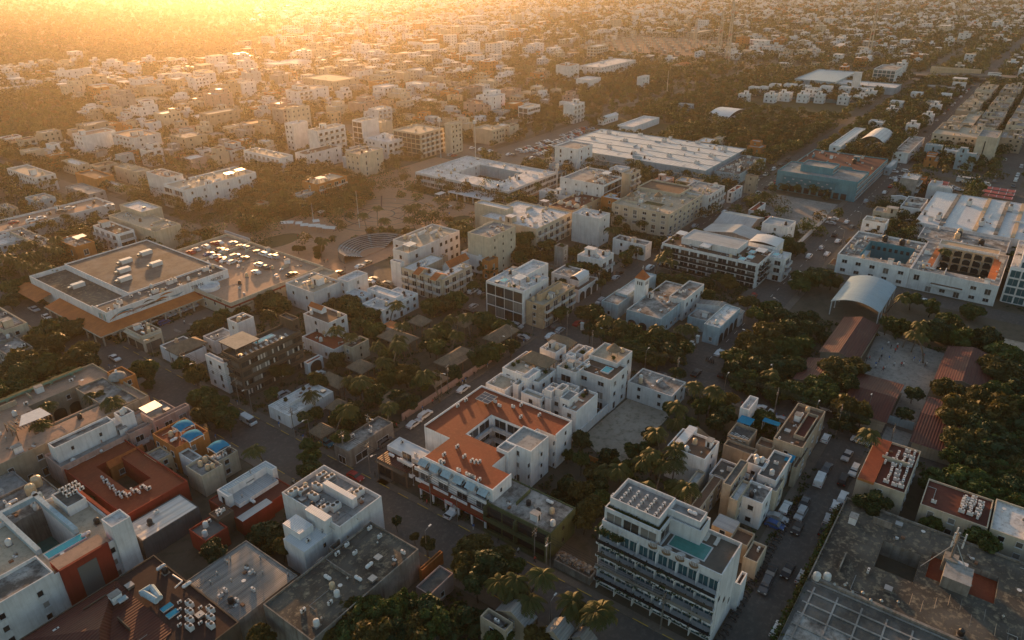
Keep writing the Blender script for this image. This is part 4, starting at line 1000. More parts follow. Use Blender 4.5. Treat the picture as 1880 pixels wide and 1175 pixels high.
for i in range(9):
    for j in range(5): m.box(q[0]+i*(q[2]-q[0])/9, q[1]+j*(q[3]-q[1])/5, 6.42, q[0]+(i+.8)*(q[2]-q[0])/9, q[1]+(j+.8)*(q[3]-q[1])/5, 6.5, 'whitepaint' if (i+j) % 2 else 'dark')
single(m, 'roof_screen', 'black and white checkered screen lying over the tan house patio', 'screen')
B('white corner box with pale sunken roof near parked cars', 'house', (1205, 150, 1345, 1080), 7.0, 'white', 'r_white', 'n', 'n', 'a', par=1.0)
for k, (q, z, lab) in enumerate([((1230, 330, 1300, 1040), 6.8, 'blue sheet canopy above the tan house patio'), ((1640, 340, 1675, 1405), 6.4, 'blue sheet canopy nearest the school street'), ((1830, 865, 1890, 1715), 6.8, 'blue sheet canopy beside the arched tan window')]):
    r = RC(q, z); m = MB(); m.box(0, 0, 0, r[2]-r[0], r[3]-r[1], .12, 'bluecloth')
    for i in (.1, r[2]-r[0]-.2):
        for j in (.1, r[3]-r[1]-.2): m.box(i, j, -2.4, i+.1, j+.1, -.001, 'frame')
    single(m, 'sheet_canopy', lab, 'canopy', (r[0], r[1], z))
B('tan stepped apartment house with roof patios beside school street', 'apartment building', (1560+420, 690, 2310, 1560), 7.4, 'sand', 'r_brown', 'x', 'x', 'aT', par=.8, vols=[((2010, 540, 2210, 1850), 7.6, 'r_darkred', .8)], land='tan stepped apartments')
B('grey roofed house with clutter between white and tan houses', 'house', (1170, 1250, 1330, 640), 5.0, 'white', 'r_dark', 'n', 'n', 'm3ad', par=.5, land='grey cluttered roof house')
B('small white block with three water tanks on top', 'house', (1430, 960, 1510, 1165), 7.2, 'white', 'r_dark', 'x', 'n', 'W3', par=.4)
B('white octagonal fronted house with dark roof deck', 'house', (1600, 1160, 1830, 1330), 6.8, 'white', 'r_dark', 'x', 'x', 'aW', par=.7, land='white octagonal house')
B('plain tan walled house beside octagonal house', 'house', (1900, 960, 2080, 1830), 5.2, 'sand', 'r_brown', 'n', 'x', '', par=.4)
B('narrow tan passage building with deep light wells', 'house', (1540, 700, 1610, 1310), 5.8, 'sand', 'r_brown', 'n', 'n', 'm2', par=.7)
# ---- church compound
C(1100, 490, 6.9519)
B('pale blue church hall with mottled flat roof and low cross walls', 'church', (785, 682, 1262, 350), 6.0, 'paleblue', 'r_stain', 'A', 'w', '', par=.45, floors=1, land='church hall',
  vols=[((235, 492+8, 450, 30), 5.0, 'r_stain', .4, 'x', 'n'), ((360, 375, 730, 205), 5.6, 'r_white', .4, 'n', 'x')])
B('square white church bell tower with orange pyramid roof', 'bell tower', (583, 385-215, 600, 452), 12.6, 'white', 'r_white', 'n', 'n', '', par=0, land='church bell tower')
TW = TOPS[-1]
q = RC((583, 385-215, 600, 452), 12.6); q = (q[0], q[1], q[0]+3.4, q[1]+3.6)
bpy.data.objects.remove(TW.children[0]); 
for ch in list(TW.children): bpy.data.objects.remove(ch)
m = MB(); m.box(q[0], q[1], 0, q[2], q[3], 12.6, 'white'); rel(m, 'wall', TW)
m = MB(); cx_, cy_ = (q[0]+q[2])/2, (q[1]+q[3])/2; c4 = [(q[0]-.2, q[1]-.2), (q[2]+.2, q[1]-.2), (q[2]+.2, q[3]+.2), (q[0]-.2, q[3]+.2)]
for k in range(4): m.face([(*c4[k], 12.6), (*c4[(k+1) % 4], 12.6), (cx_, cy_, 15.6)], 'tile')
rel(m, 'roof', TW)
m = MB(); m.box(cx_-.06, cy_-.06, 15.4, cx_+.06, cy_+.06, 17.0, 'whitepaint'); m.box(cx_-.5, cy_-.05, 16.2, cx_+.5, cy_+.05, 16.35, 'whitepaint'); rel(m, 'cross', TW)
for ax in (0, 1):
    for k in range(3):
        m = MB(); u = .8+k*.75
        if ax == 0: m.box(q[0]-.03, q[1]+u, 10.4, q[0]-.004, q[1]+u+.4, 11.6, 'dark')
        else: m.box(q[0]+u, q[1]-.03, 10.4, q[0]+u+.4, q[1]-.004, 11.6, 'dark')
        rel(m, 'belfry_window', TW)
B('long blue church wing with pale roof beside the avenue', 'building', (1535, 795, 1800, 1335), 5.9, 'paleblue', 'r_white', 'x', 'A', 'a2', par=.4, floors=1, land='blue church wing')
B('low mottled roof between church hall and blue wing', 'building', (1370, 700, 1490, 1130), 4.2, 'paleblue', 'r_stain', 'n', 'n', '', par=.2)
B('white two storey rectory with dark flat roof behind church hall', 'house', (1090, 520-80, 1340, 893), 7.2, 'white', 'r_stain', 'x', 'w', 'a', par=.5, land='white rectory')
gable('broad grey tin shed roof behind the rectory', ('L', 1250, 465, 1850, 560), 4.6, 1.3, 0, 'm_old', 'white', cat='shed')
# ---- rows to the upper right
C(940, 290)
B('white balcony apartment hotel with pergolas across its roof deck', 'hotel', (1772, 775, 1880, 1078), 9.0, 'white', 'r_brown', 'l', 'b', 'w4PPPPPPhp6l8', par=.6, rm='glass', floors=4, land='pergola roofed balcony hotel',
  vols=[((1620, 660, 1700, 1220), 11.4, 'm_grey', .2, 'n', 'n')])
B('white rounded balcony wing at the corner of the pergola hotel', 'apartment building', (1960, 740, 2010, 1790), 8.6, 'white', 'r_white', 'b', 'b', 'wTp', par=.5)
vault('curved white roof over the corner wing', (1900, 640, 1960, 1700), 10.2, .8, 0, 'm_white', 'roof', 'curved_roof', walls='white')
B('plain pale white cube apartment block', 'apartment building', (628, 445, 706, 432), 12.0, 'white', 'r_white', 'n', 'v', 'a4', par=.5, land='plain white cube block')
B('cream hotel of four storeys with planted roof court', 'hotel', (1130, 420, 1378, 718), 9.8, 'cream', 'r_cream', 'W', 'W', 'hhTa4m4', par=.9, floors=4, land='cream hotel with roof court',
  vols=[(('L', 930, 330, 1110, 335), 9.82, 'r_green', .3), (('L', 900, 215, 1300, 215), 10.8, 'r_brown', .7)])
B('white slab apartments with slanting flank behind cream hotel', 'apartment building', (1410, 280, 1530, 1190), 10.0, 'white', 'r_grey', 'n', 'b', 'T4a4', par=.5, land='white slab apartments')
B('white hotel with sloping roof garden edge and dark glazed end', 'hotel', (660, 205, 790, 345), 13.2, 'white', 'r_dark', 'v', 'G', 'TTa4P', par=.6, land='roof garden hotel', wk='b',
  vols=[((515, 180, 700, 350), 12.6, 'r_grey', .5, 'v', 'n')])
B('cream stair tower with stacked balconies behind roof garden hotel', 'apartment building', (850, 125, 924, 790), 14.4, 'cream', 'r_cream', 'n', 'b', 'a2', par=.5)
B('low white block beside the cell mast', 'building', (405, 285, 450, 195), 6.0, 'white', 'r_white', 'n', 'n', 'ab', par=.6)
B('ochre building with row of small domes and red roof', 'building', (440, 385, 690, 265), 7.6, 'yellow', 'r_darkred', 'x', 'x', '', par=.4, land='ochre domed building')
DB = TOPS[-1]; m = MB()
for a1, b1 in [(350, 325), (408, 337), (465, 350), (522, 362)]:
    x, y = P(a1, b1, 7.8); m.revolve(x, y, [(1.5, 7.6), (1.4, 8.4), (1.0, 9.0), (.4, 9.3), (.1, 9.4)], 'cream', 12)
rel(m, 'dome', DB)
B('cream balconied apartment row with white roof along the avenue', 'apartment building', (175, 520, 428, -230), 9.8, 'cream', 'r_white', 'n', 'b', 'T3a6b', par=.5, land='balconied apartment row', vols=[((-40, 380, 10, -270), 12.0, 'r_white', .5)])
B('white and teal duplex among trees below the white cube', 'house', (640, 745, 732, 470), 7.4, 'white', 'r_white', 'x', 'b', 'ab', par=.5, land='white and teal duplex')
B('weathered house with stepped terrace right of white cube', 'house', (960, 640, 1005, 725), 6.0, 'white', 'r_stain', 'x', 'n', 'T2a', par=.6, land='weathered stepped house')
B('white arched gateway house beside the avenue', 'house', (480, 960, 620, 420), 4.4, 'white', 'r_brown', 'n', 'A', '', par=.4)
gable('broad grey sheet pavilion roof in front of bus yard', ('L', 1365, 525, 1875, 560), 5.6, 2.2, 0, 'm_grey', 'grey', cat='pavilion', fx='n', fy='n', land='grey bus yard pavilion')
gable('upper grey sheet pavilion roof by the bus yard', ('L', 1450, 470, 1815, 430), 5.6, 2.4, 1, 'm_greyy', 'grey', cat='pavilion', fx='n', fy='n')
B('small red and white kiosk above the bus yard', 'kiosk', (1745, 385, 1825, 1700), 4.0, 'white', 'r_red', 'x', 'x', '', par=.3)
B('rust tinted narrow tower beside parked cars', 'tower', (1760, 140, 1775, 1680), 9.0, 'sand', 'r_brown', 'v', 'v', '', par=.3)
B('white house with red topped porch on the side street', 'house', (1590, 250, 1660, 1550), 5.4, 'white', 'r_red', 'x', 'x', 'a', par=.4)
# ---- warehouse with white ribbed roof
B('long low supermarket warehouse with pale ribbed roof', 'warehouse', ('W', 369.5, 143.5, 430.0, 242.0), 6.6, 'paleblue', 'm_pale', 'n', 'n', '', par=.3, land='pale supermarket warehouse')
MG = TOPS[-1]; X0, Y0 = MG.location.x, MG.location.y
for i in range(5):
    for j in range(3): part('rooftop_unit', gmesh('acb', m_acbig), MG, (12+j*20+(i % 2)*6, 10+i*19.5, 6.61), math.pi/2, (1.3, 1.3, 1.0))
m = MB()
for i in range(4): m.box(369.8+12*(i+1), 144, 6.62, 370.1+12*(i+1), 241.5, 6.8, 'metal')
rel(m, 'roof_gutter', MG)
m = MB(); m.box(369.3, 143.5, 3.0, 369.49, 242, 3.5, 'whitepaint'); rel(m, 'facade_band', MG)
B('service block with machinery at end of supermarket warehouse', 'building', ('W', 378, 128, 420, 142), 5.0, 'paleblue', 'r_dark', 'n', 'n', 'A8a8K', par=.4, land='warehouse service block')
# ---- right side
C(1400, 290)
B('pale blue hotel slab with dark teal window band and roof machinery', 'hotel', ('W', 380.5, 70.0, 404, 109.2), 9.4, 'tealblue', 'r_grey', 'n', 's', 'A3a6K2m2b', par=.7, land='teal banded hotel', name='hotel',
  vols=[(('W', 404.5, 70, 451, 110), 6.6, 'r_darkred', .5, 'n', 's'), (('W', 388, 84, 400, 100), 12.4, 'r_grey', .6)])
OH2 = TOPS[-1]
m = MB(); m.box(380.2, 80, 4.4, 380.49, 106, 7.9, 'teal'); rel(m, 'teal_facade_band', OH2)
m = MB()
for k in range(12): m.box(380.05, 81.2+k*2.1, 5.0+(k % 2)*1.5, 380.199, 82.2+k*2.1, 5.5+(k % 2)*1.5, 'paleblue')
for k in range(9): m.box(380.3, 74+k*3.6, .3, 380.49, 76.6+k*3.6, 3.2, 'glass')
rel(m, 'window', OH2)
def text(s, size, mat, loc, rot, parent, name='lettering', ext=.04):
    cu = bpy.data.curves.new(name, 'FONT'); cu.body = s; cu.size = size; cu.extrude = ext; cu.align_x = 'LEFT'
    t = bpy.data.objects.new(name, cu); COL.objects.link(t); dg = bpy.context.evaluated_depsgraph_get(); me = bpy.data.meshes.new_from_object(t.evaluated_get(dg))
    bpy.data.objects.remove(t); me.materials.clear(); me.materials.append(M(mat)); o = bpy.data.objects.new(name, me); COL.objects.link(o)
    o.parent = parent; o.location = Vector(loc)-(parent.location if parent else Vector((0, 0, 0))); o.rotation_euler = rot; return o
XR = (math.pi/2, 0, -math.pi/2); YR = (math.pi/2, 0, 0)
text('one', 3.0, 'teal', (380.4, 82.6, 7.3), XR, OH2, ext=.08)
B('low pale blue shop with teal window awnings in upper right street', 'shop', ('L', 880, 70, 975, 20), 4.0, 'paleblue', 'r_white', 'x', 'n', '', par=.3)
B('white colonial hotel with teal courtyard wall', 'hotel', ('W', 282.9, 28.5, 315, 53.8), 7.0, 'white', 'r_stain', 'W', 'n', 'K2W5T2a5', par=.6, hx='n', land='teal courtyard hotel',
  vols=[(('W', 288, 31, 306, 47.0), 0)])
TC = TOPS[-1]; m = MB(); m.box(305.85, 31.0, .5, 305.99, 47, 7.4, 'teal'); m.box(288, 46.85, .5, 305.84, 46.99, 7.4, 'teal'); rel(m, 'teal_court_wall', TC)
m = MB(); m.box(288, 31.2, .1, 294, 46.8, 4.6, 'white', 'r_red'); rel(m, 'court_gallery', TC)
m = MB()
for k in range(7): m.box(305.80, 32.5+k*2.1, 4.2, 305.849, 33.6+k*2.1, 5.6, 'glass')
rel(m, 'window', TC)
B('white colonial hotel wing with yellow arcaded courtyard', 'hotel', ('W', 282.9, .8, 318, 28.4), 7.0, 'white', 'r_grey', 'W', 'n', 'a5m2', par=.6, hx='n', land='yellow arcaded hotel',
  vols=[(('W', 289, 5, 312, 22.5), 0), (('W', 312.01, 4, 318, 24), 9.0, 'yellow', .3)])
YC = TOPS[-1]
for f in range(3):
    m = MB(); z = .4+f*2.7; m.box(311.2, 5.1, z+2.2, 311.99, 22.4, z+2.55, 'yellow'); rel(m, 'gallery', YC)
    for k in range(5):
        m = MB(); y0 = 5.4+k*3.4; pts = [(311.1, y0, z), (311.1, y0+2.6, z)]+[(311.1, y0+1.3+1.3*math.cos(t*math.pi/6), z+1.1+.95*math.sin(t*math.pi/6)) for t in range(7)]
        m.face(pts[::-1], 'dark'); m.box(311.12, y0-.8, z-.3, 311.99, y0, z+2.19, 'yellow'); rel(m, 'arch', YC)
m = MB(); m.box(288.5, 22.51, 7.02, 311, 24.5, 7.6, 'white', 'tile'); m.box(288.5, 2.5, 7.02, 311, 4.99, 7.6, 'white', 'tile'); rel(m, 'tiled_strip', YC)
m = MB(); m.box(281.4, 11.0, 3.2, 282.89, 21.0, 4.0, 'white', 'r_brown'); rel(m, 'porch', YC)
B('tall white glazed hotel cut by the right border', 'hotel', ('W', 289.5, -28, 322, -.6), 12.4, 'white', 'r_white', 'G', 's', 'A4a8K', par=.7, wk='t', land='tall glazed hotel at right border',
  vols=[(('W', 292, -28, 318, -3), 15.0, 'r_white', .6)])
B('white warehouse with ribbed steel roof and yellow gutters', 'warehouse', ('W', 344, -45, 400, 37.6), 6.4, 'white', 'm_white', 'n', 'n', '', par=.2, land='ribbed steel roof warehouse')
RW = TOPS[-1]; m = MB()
for k, y in enumerate((27, 14.5, 7, 1, -5, -12, -20)):
    m.box(345, y, 6.42, 399, y+1.5, 7.0, 'yellow' if k % 2 else 'concrete')
rel(m, 'roof_gutter', RW)
for k in range(9): part('rooftop_unit', gmesh('acb', m_acbig), RW, (10+(k % 2)*30+(k//2)*1.5, 75-k*8.0, 6.42), 0, (2, 1.6, 1.6))
C(1400, 290)
B('stained white building with peeling roof beside ribbed warehouse', 'building', ('L', 990, 350, 1190, 300), 5.6, 'white', 'r_stain', 'n', 'n', 'a2', par=.4, land='stained white annex')
B('long narrow worn roof strip in front of ribbed warehouse', 'building', ('W', 324, 2, 341, 33), 6.2, 'white', 'r_stain', 'n', 'n', 'k2K2a3', par=.4)
gable('white sheet roofed shop near the ribbed warehouse', ('L', 930, 270, 1065, 295), 4.0, .8, 0, 'm_white', 'white', cat='shop', fx='n', fy='n')
vault('pale arched sports court roof beside the school', ('W', 243.3, 29.9, 269.0, 45.4), 5.0, 2.1, 0, 'm_blue', land='arched sports court roof')
B('tan folded roof gateway with mural wall beside avenue', 'gateway', ('L', 570, 690, 780, 670), 6.0, 'sand', 'r_white', 'n', 'n', '', par=.2, land='mural gateway')
B('ruined low walls beside the avenue left of gateway', 'ruin', ('L', 470, 770, 565, 740), 1.2, 'sand', 'r_brown', 'n', 'n', '', name='low_ruin', par=.5)
# ---- school
for k, (a1, a2, lab) in enumerate([((208, 28.8, 236, 38.6), 0, 'long dark red school roof left of the playground'), ((188, 28, 202, 40), 0, 'faded red school roof under the trees'), ((180, 15.2, 201.5, 25.5), 1, 'brown red school roof in front of playground'),
     ((211, -4, 233.5, 8.0), 0, 'dark red school roof right of playground'), ((175, -2, 199, 7.8), 1, 'dark red school roof by the lower wall'), ((215, -34, 245, -14), 0, 'far dark red roof behind the right trees'), ((180, -34, 208, -16), 0, 'dark roof hidden among right hand trees')]):
    gable(lab, ('W', *a1), 3.6, 1.6, 1 if k in (2, 4) else 0, 'm_red', 'sand', cat='school building', name='school_building', fx='n', fy='n', over=.6, land=lab.split(' school')[0]+' school roof' if k < 5 else None)
# ---- bottom right block
B('broad mould stained parking deck with faded bays', 'parking deck', ('W', 88, -60, 143.5, 15.4), 3.6, 'concrete', 'r_mould', 'n', 'n', '', par=.5, land='stained parking deck', name='parking_deck',
  vols=[(('W', 126, -1.0, 134.5, 6.0), 0), (('W', 88, -60, 115.4, 15.39), 3.59, 'r_dark', 0), (('W', 88.5, 3, 106, 14.8), 3.6, 'r_stain', 0), (('W', 129, -14, 137, -2.6), 2.4, 'r_red', 0)])
PD = TOPS[-1]; X0, Y0 = PD.location.x, PD.location.y
m = MB(); rr = random.Random(2)
for i in range(9): m.box(91+i*3.0, -30, 3.61, 91.3+i*3.0, 14.6, 3.8, 'r_grey')
for j in range(12): m.box(90, 13.5-j*4.2, 3.605, 113.8, 13.8-j*4.2, 3.78, 'r_grey')
rel(m, 'bay_grid', PD)
m = MB(); m.box(115.5, -40, 3.61, 116.1, 14.9, 4.3, 'concrete'); rel(m, 'low_wall', PD)
m = MB()
for k in range(16):
    a1 = 117.5+rr.random()*7; b1 = -30+k*1.9; m.box(a1, b1, 3.61, a1+3.2, b1+.08, 3.62, rr.choice(('yellow', 'concrete')))
rel(m, 'bay_line', PD)
for k in range(8):
    part('water_tank' if k in (0, 1) else 'roof_vent', gmesh('tw', lambda: m_tank('acwhite')) if k < 2 else gmesh('vent', m_vent), PD, (115.9-X0+(k % 2), 14.0-k*1.6-Y0, 3.62), 0, (1.3, 1.3, 1.2))
C(1400, 875); x, y = P(1330, 660, 3.6); m = MB()
H0 = 3.6; m.box(x-1.2, y-1.2, H0, x+1.2, y+1.2, H0+3.0, 'concrete'); 
m.tube((x, y, H0+3), (x, y, H0+9), .25, 'metal', 8)
for a1 in range(3):
    t = a1*2.09+.4
    for zz in (6.8, 8.4):
        m.tube((x, y, H0+zz), (x+1.1*math.cos(t), y+1.1*math.sin(t), H0+zz), .06, 'metal'); m.box(x+1.1*math.cos(t)-.14, y+1.1*math.sin(t)-.14, H0+zz-.9, x+1.1*math.cos(t)+.14, y+1.1*math.sin(t)+.14, H0+zz+.9, 'acwhite')
for t in (0, 2.1, 4.2): m.tube((x+5.0*math.cos(t), y+5.0*math.sin(t), H0+.1), (x, y, H0+6.5), .09, 'metal')
single(m, 'antenna_mast', 'phone antenna mast with panels and braces on the parking deck', 'antenna')
m = MB(); m.box(0, 0, 0, 5.2, 4.6, 2.6, 'concrete', 'r_grey'); m.box(5.21, 1, 0, 7.2, 3.6, 1.8, 'acwhite'); x, y = P(1440, 790, 4)
single(m, 'equipment_hut', 'small concrete equipment hut beside antenna mast', 'hut', (x-2, y-1, 3.62))
C(1400, 875)
B('tan and red house with row of white air conditioners on dark red roof', 'house', ('W', 148.6, 5.2, 167.0, 14.9), 6.0, 'cream', 'r_darkred', 'x', 'w', '', par=.5, land='red roofed air conditioner house')
AH = TOPS[-1]
m = MB(); m.box(148.3, 11.4, 6.02, 166.8, 14.7, 6.6, 'orange', 'r_red'); rel(m, 'tiled_strip', AH)
B('cream terrace houses with dark red roof and bougainvillea', 'house', ('W', 147.6, -10.4, 158, 2.0), 5.6, 'cream', 'r_darkred', 'w', 'n', '', par=.4, land='cream terrace houses')
B('cream house with pale roof at right border', 'house', ('W', 147.8, -32, 159, -10.8), 5.6, 'cream', 'r_white', 'w', 'n', '', par=.4, land='pale roofed house at right border')
rr = random.Random(12)
for hs, x0, x1, y0, y1, n in ((AH, 150.5, 165, 6.2, 10.2, 26), (TOPS[-2], 150, 156, -8.5, .5, 18), (TOPS[-1], 150, 157, -26, -12.5, 20)):
    for k in range(n):
        c = k % 3; part('air_conditioner', gmesh('ac', m_ac), hs, (x0+(k//3)*(x1-x0)/max(1, n//3)+rr.random()*.4-hs.location.x, y0+c*1.5+rr.random()*.3-hs.location.y, (6.02 if hs is AH else 5.62)), rr.choice((0, math.pi/2)), (1.15, 1.15, 1.1))
# ---- supermarket with mural, left
C(0, 290)
B('supermarket with painted seaside mural and dark flat roof', 'supermarket', ('W', 92.0, 229.0, 136.6, 283.6), 7.6, 'white', 'r_dark', 'n', 'n', 'A6A3a4', par=.9, land='mural supermarket',
  vols=[(('W', 104.5, 238.4, 136.6, 283.6), 7.9, 'r_dark', .4), (('W', 92.0, 238.4, 104.4, 283.6), 6.2, 'r_mould', 1.6)])
SM = TOPS[-1]
for k in range(6):
    m = MB(); m.box(0, 0, 0, 4.2, 2.0, 1.5, 'acwhite'); m.box(-1.3, .3, .2, -.01, 1.6, 1.0, 'metal'); x, y = [(97, 262), (108, 250), (112, 258), (117, 266), (122, 254), (126, 268)][k]
    q = m.build('rooftop_unit', SM); q.location = (x-92, y-229, 7.92 if x > 104 else 6.22)
m = MB()
m.face([(86.5, 224, 3.6), (142.0, 224, 3.6), (136.6, 228.98, 4.9), (91.9, 228.98, 4.9)], 'terracotta')
m.face([(86.5, 224, 3.6), (91.9, 228.98, 4.9), (91.9, 262, 4.9), (86.5, 262, 3.6)], 'terracotta'); m.face([(86.5, 268, 3.6), (91.9, 268, 4.9), (91.9, 287, 4.9), (86.5, 287, 3.6)], 'terracotta')
m.box(86.5, 223.8, 3.3, 142.0, 223.99, 3.62, 'cream'); m.box(86.3, 223.8, 3.3, 86.49, 262, 3.62, 'cream'); rel(m, 'tiled_awning', SM)
for k in range(11): m = MB(); m.box(87+k*5.2, 224.1, 0, 87.45+k*5.2, 224.55, 3.3, 'cream'); rel(m, 'pillar', SM)
for k in range(7): m = MB(); m.box(86.6, 229+k*5, 0, 87.0, 229.4+k*5, 3.3, 'cream'); rel(m, 'pillar', SM)
text('TERAN', 1.5, 'dark', (121.5, 228.93, 6.0), YR, SM); text('SECRET', 1.5, 'dark', (129.3, 228.93, 6.0), YR, SM)
m = MB(); rr = random.Random(3)
def swoosh(x0, z0, L, A, w, mat, k):
    n = 10
    for i in range(n):
        def S(t): return (x0+L*t, z0+A*math.sin(math.pi*t*.9+.2))
        (xa, za), (xb, zb) = S(i/n), S((i+1)/n); ww = w*math.sin(math.pi*(i+.6)/n)+.08
        y = 228.985-.004*k; m.face([(xa, y, za-ww/2), (xb, y, zb-ww/2), (xb, y, zb+ww/2), (xa, y, za+ww/2)], mat)
for k, (x0, z0, L, A, w, mt) in enumerate([(92.5, 5.2, 9, 1.6, .9, 'orange'), (93.5, 5.0, 7, 2.2, .5, 'paleblue'), (98, 5.6, 10, .8, .7, 'pink'), (103, 5.6, 9, .7, .6, 'brown'), (108, 6.2, 5, .5, .7, 'orange'), (113.5, 6.4, 5, -.6, .6, 'paleblue'), (104, 7.0, 4, .6, .4, 'brown'), (110, 7.4, 5, .4, .5, 'orange'), (96, 6.6, 5, .5, .4, 'teal')]): swoosh(x0, z0, L, A, w, mt, k+1)
rel(m, 'mural', SM)
m = MB()
for k in range(5): m.face([(91.985, 230.5+k*.9, 5.2), (91.985, 231.2+k*.9, 5.1), (91.985, 231.0+k*.9, 7.6-k*.2), (91.985, 230.4+k*.9, 7.2)], ('green', 'paleblue', 'yellow', 'green', 'teal')[k])
rel(m, 'mural', SM)
B('shop with rooftop car park and curved white corner walls', 'parking building', ('W', 122.5, 207.6, 162.6, 251.5), 5.2, 'cream', 'r_pink', 'x', 'v', '', par=1.0, land='rooftop car park', name='parking_building',
  vols=[(('W', 150, 200, 162.6, 207.59), 4.8, 'r_cream', .8), (('W', 137.0, 251.4, 162.8, 268.3), 5.2, 'r_pink', 1.0)])
PK = TOPS[-1]
m = MB(); m.box(122.3, 207.3, 4.3, 162.7, 207.58, 4.8, 'red'); m.box(122.2, 207.3, 4.3, 122.48, 236, 4.8, 'red'); rel(m, 'red_stripe', PK)
m = MB(); m.revolve(126.5, 226, [(3.6, 0), (3.6, 6.6), (3.3, 6.61), (3.3, 5.5), (.1, 5.45)], 'white', 22); rel(m, 'corner_drum', PK)
text('Yumal', 1.2, 'dark', (122.25, 215.5, 5.3), XR, PK); text('SUPERMERCADO', .8, 'dark', (124.5, 207.25, 3.2), YR, PK)
text('Farmacia', .85, 'dark', (CS.location.x+.6, CS.location.y-.06, 3.7), YR, CS)
text('OXXO', 1.0, 'whitepaint', (92.1, 86.4, 2.5), XR, RH)
C(0, 290)
m = MB()   # planting islands, hedge and kerbs of the supermarket car park
for k in range(5): m.box(95+k*5.4, 213.5, .03, 96+k*5.4, 217, .2, 'concrete')
m.box(93, 209.6, .02, 121, 210.8, .35, 'concrete', 'grassmat'); single(m, 'planting_island', 'concrete edged planting strips in front of the mural supermarket', 'planter')
# ---- left block of houses
def L_(lab, q, h, wall='cream', roof='r_stain', ex='a2T', fx='w', fy='w', cat='house', **k): return B(lab, cat, q, h, wall, roof, fx, fy, ex, par=.6, **k)
L_('orange and cream shop building with lettered sign and roof terrace', (540, 650, 680, 410), 7.8, 'orange', 'r_stain', 'a3P', 'x', 'W', 'shop', land='orange shop building')
L_('white curving balcony house beside orange shop', (840, 560, 965, 670), 8.4, 'white', 'r_brown', 'bTa', 'b', 'l', land='white balcony house')
L_('grey rooftop house cluster behind tall palms', (300, 640, 400, 60), 6.0, 'cream', 'r_stain', 'a5Tm2P')
L_('dark red roofed low house at left border', (20, 770, 290, -60), 4.6, 'concrete', 'r_darkred', 'a', 'n', 'n')
L_('pale strip roof sheds at far left border', (-10, 640, 200, -140), 5.0, 'white', 'r_white', 'a3m2')
B('long rooftop car park ramp with pink deck and few cars', 'parking deck', ('D', 0, 545, 690, 292), 5.2, 'white', 'r_pink', 'n', 'v', '', par=.9, name='parking_deck', land='pink rooftop car park')
PR = TOPS[-1]
L_('large beige plastered theatre with curved terrace', (1110, 540, 1300, 780), 9.0, 'cream', 'r_cream', 'ma2', 'n', 'n', cat='building', land='beige theatre block', vols=[((1020, 400, 1165, 860), 10.6, 'r_white', .6)])
L_('long white hotel with rooftop clutter', (1330, 240, 1840, 1175), 10.0, 'white', 'r_cream', 'a8T4P2m3', 'l', 'x', 'hotel', land='long white hotel')
L_('white slab apartment with vertical dark strips', (1200, 150, 1315, 1050), 12.0, 'white', 'r_pink', 'Ta3m', 'n', 'x', 'apartment building', land='white slab with dark strips')
L_('cream and white stepped house near left border', (250, 150, 400, 50), 8.0, 'white', 'r_cream', 'bTa', land='cream stepped house')
L_('orange painted low building behind long hotel', (690, 160, 820, 540), 6.4, 'orange', 'r_brown', 'a2', 'n', 'x')
L_('unfinished cream block with open floors', (985, 110, 1080, 820), 7.4, 'cream', 'r_cream', 'm2T', 'x', 'x', wk='o')
L_('blue walled house with cluttered white roof', (260, 320, 400, 180), 6.0, 'paleblue', 'r_stain', 'a4T')
L_('grey roofed house along the left avenue', (640, 270, 760, 470), 5.0, 'grey', 'r_grey', 'a2')
L_('white canvas roofed market stalls by the avenue', (860, 210, 900, 690), 4.0, 'cream', 'r_white', '', 'n', 'n', 'market')
L_('cream house above the pink car park', (560, 60, 640, 440), 6.0, 'cream', 'r_white', 'a3T')
L_('tan house among trees near left border', (60, 380, 130, -20), 6.0, 'sand', 'r_stain', 'aT')
# ---- city hall with court, plaza edge
C(470, 290)
B('white city hall around a blue walled courtyard', 'city hall', ('W', 278.5, 207, 322, 268.8), 6.2, 'white', 'r_white', 's', 's', 'a9a9T3v6', par=.7, hx='x', land='white city hall', name='city_hall', vols=[(('W', 292, 222, 313, 252), 0)])
CH = TOPS[-1]; m = MB(); m.box(312.8, 222, .3, 312.99, 252, 5.9, 'paleblue'); rel(m, 'blue_court_wall', CH)
m = MB()
for k in range(6):
    m.box(270, 212+k*5.2, 0, 270.3, 212.3+k*5.2, 3.2, 'white'); m.box(277, 212+k*5.2, 0, 277.3, 212.3+k*5.2, 3.2, 'white')
m.box(269.6, 211.6, 3.21, 278.3, 238.6, 3.45, 'white', 'm_white'); rel(m, 'porch', CH)
def C_(lab, q, h, wall='white', roof='r_cream', ex='a3T', fx='x', fy='x', cat='apartment building', **k): return B(lab, cat, q, h, wall, roof, fx, fy, ex, par=.6, **k)
C_('orange and yellow painted hotel beside the plaza', (440, 200, 655, 330), 9.0, 'orange', 'r_cream', 'a4T2P', 'x', 'b', 'hotel', land='orange plaza hotel')
C_('blue grey house facing the plaza behind trees', (310, 280, 440, 260), 5.4, 'paleblue', 'r_cream', 'a2')
C_('small tiled house among plaza trees', (40, 340, 95, -20), 4.0, 'cream', 'tile', '', cat='house')
C(470, 0)
C_('white apartment slab with blank sunlit wall', (440, 950, 640, 370), 17.0, 'white', 'r_cream', 'T2a2b', 'n', 'b', land='white apartment slab')
C_('white tower block with roof drum left of apartment slab', (260, 900, 370, 205), 16.0, 'white', 'r_white', 'Ta', 'w', 'n')
C_('narrow beige block behind white tower block', (250, 790, 385, 215), 19.0, 'cream', 'r_cream', 'a', 'w', 'w')
C_('white gabled tall block among haze', (760, 880, 880, 690), 17.0, 'white', 'r_cream', 'a2', 'G', 'n', land='hazy tall block')
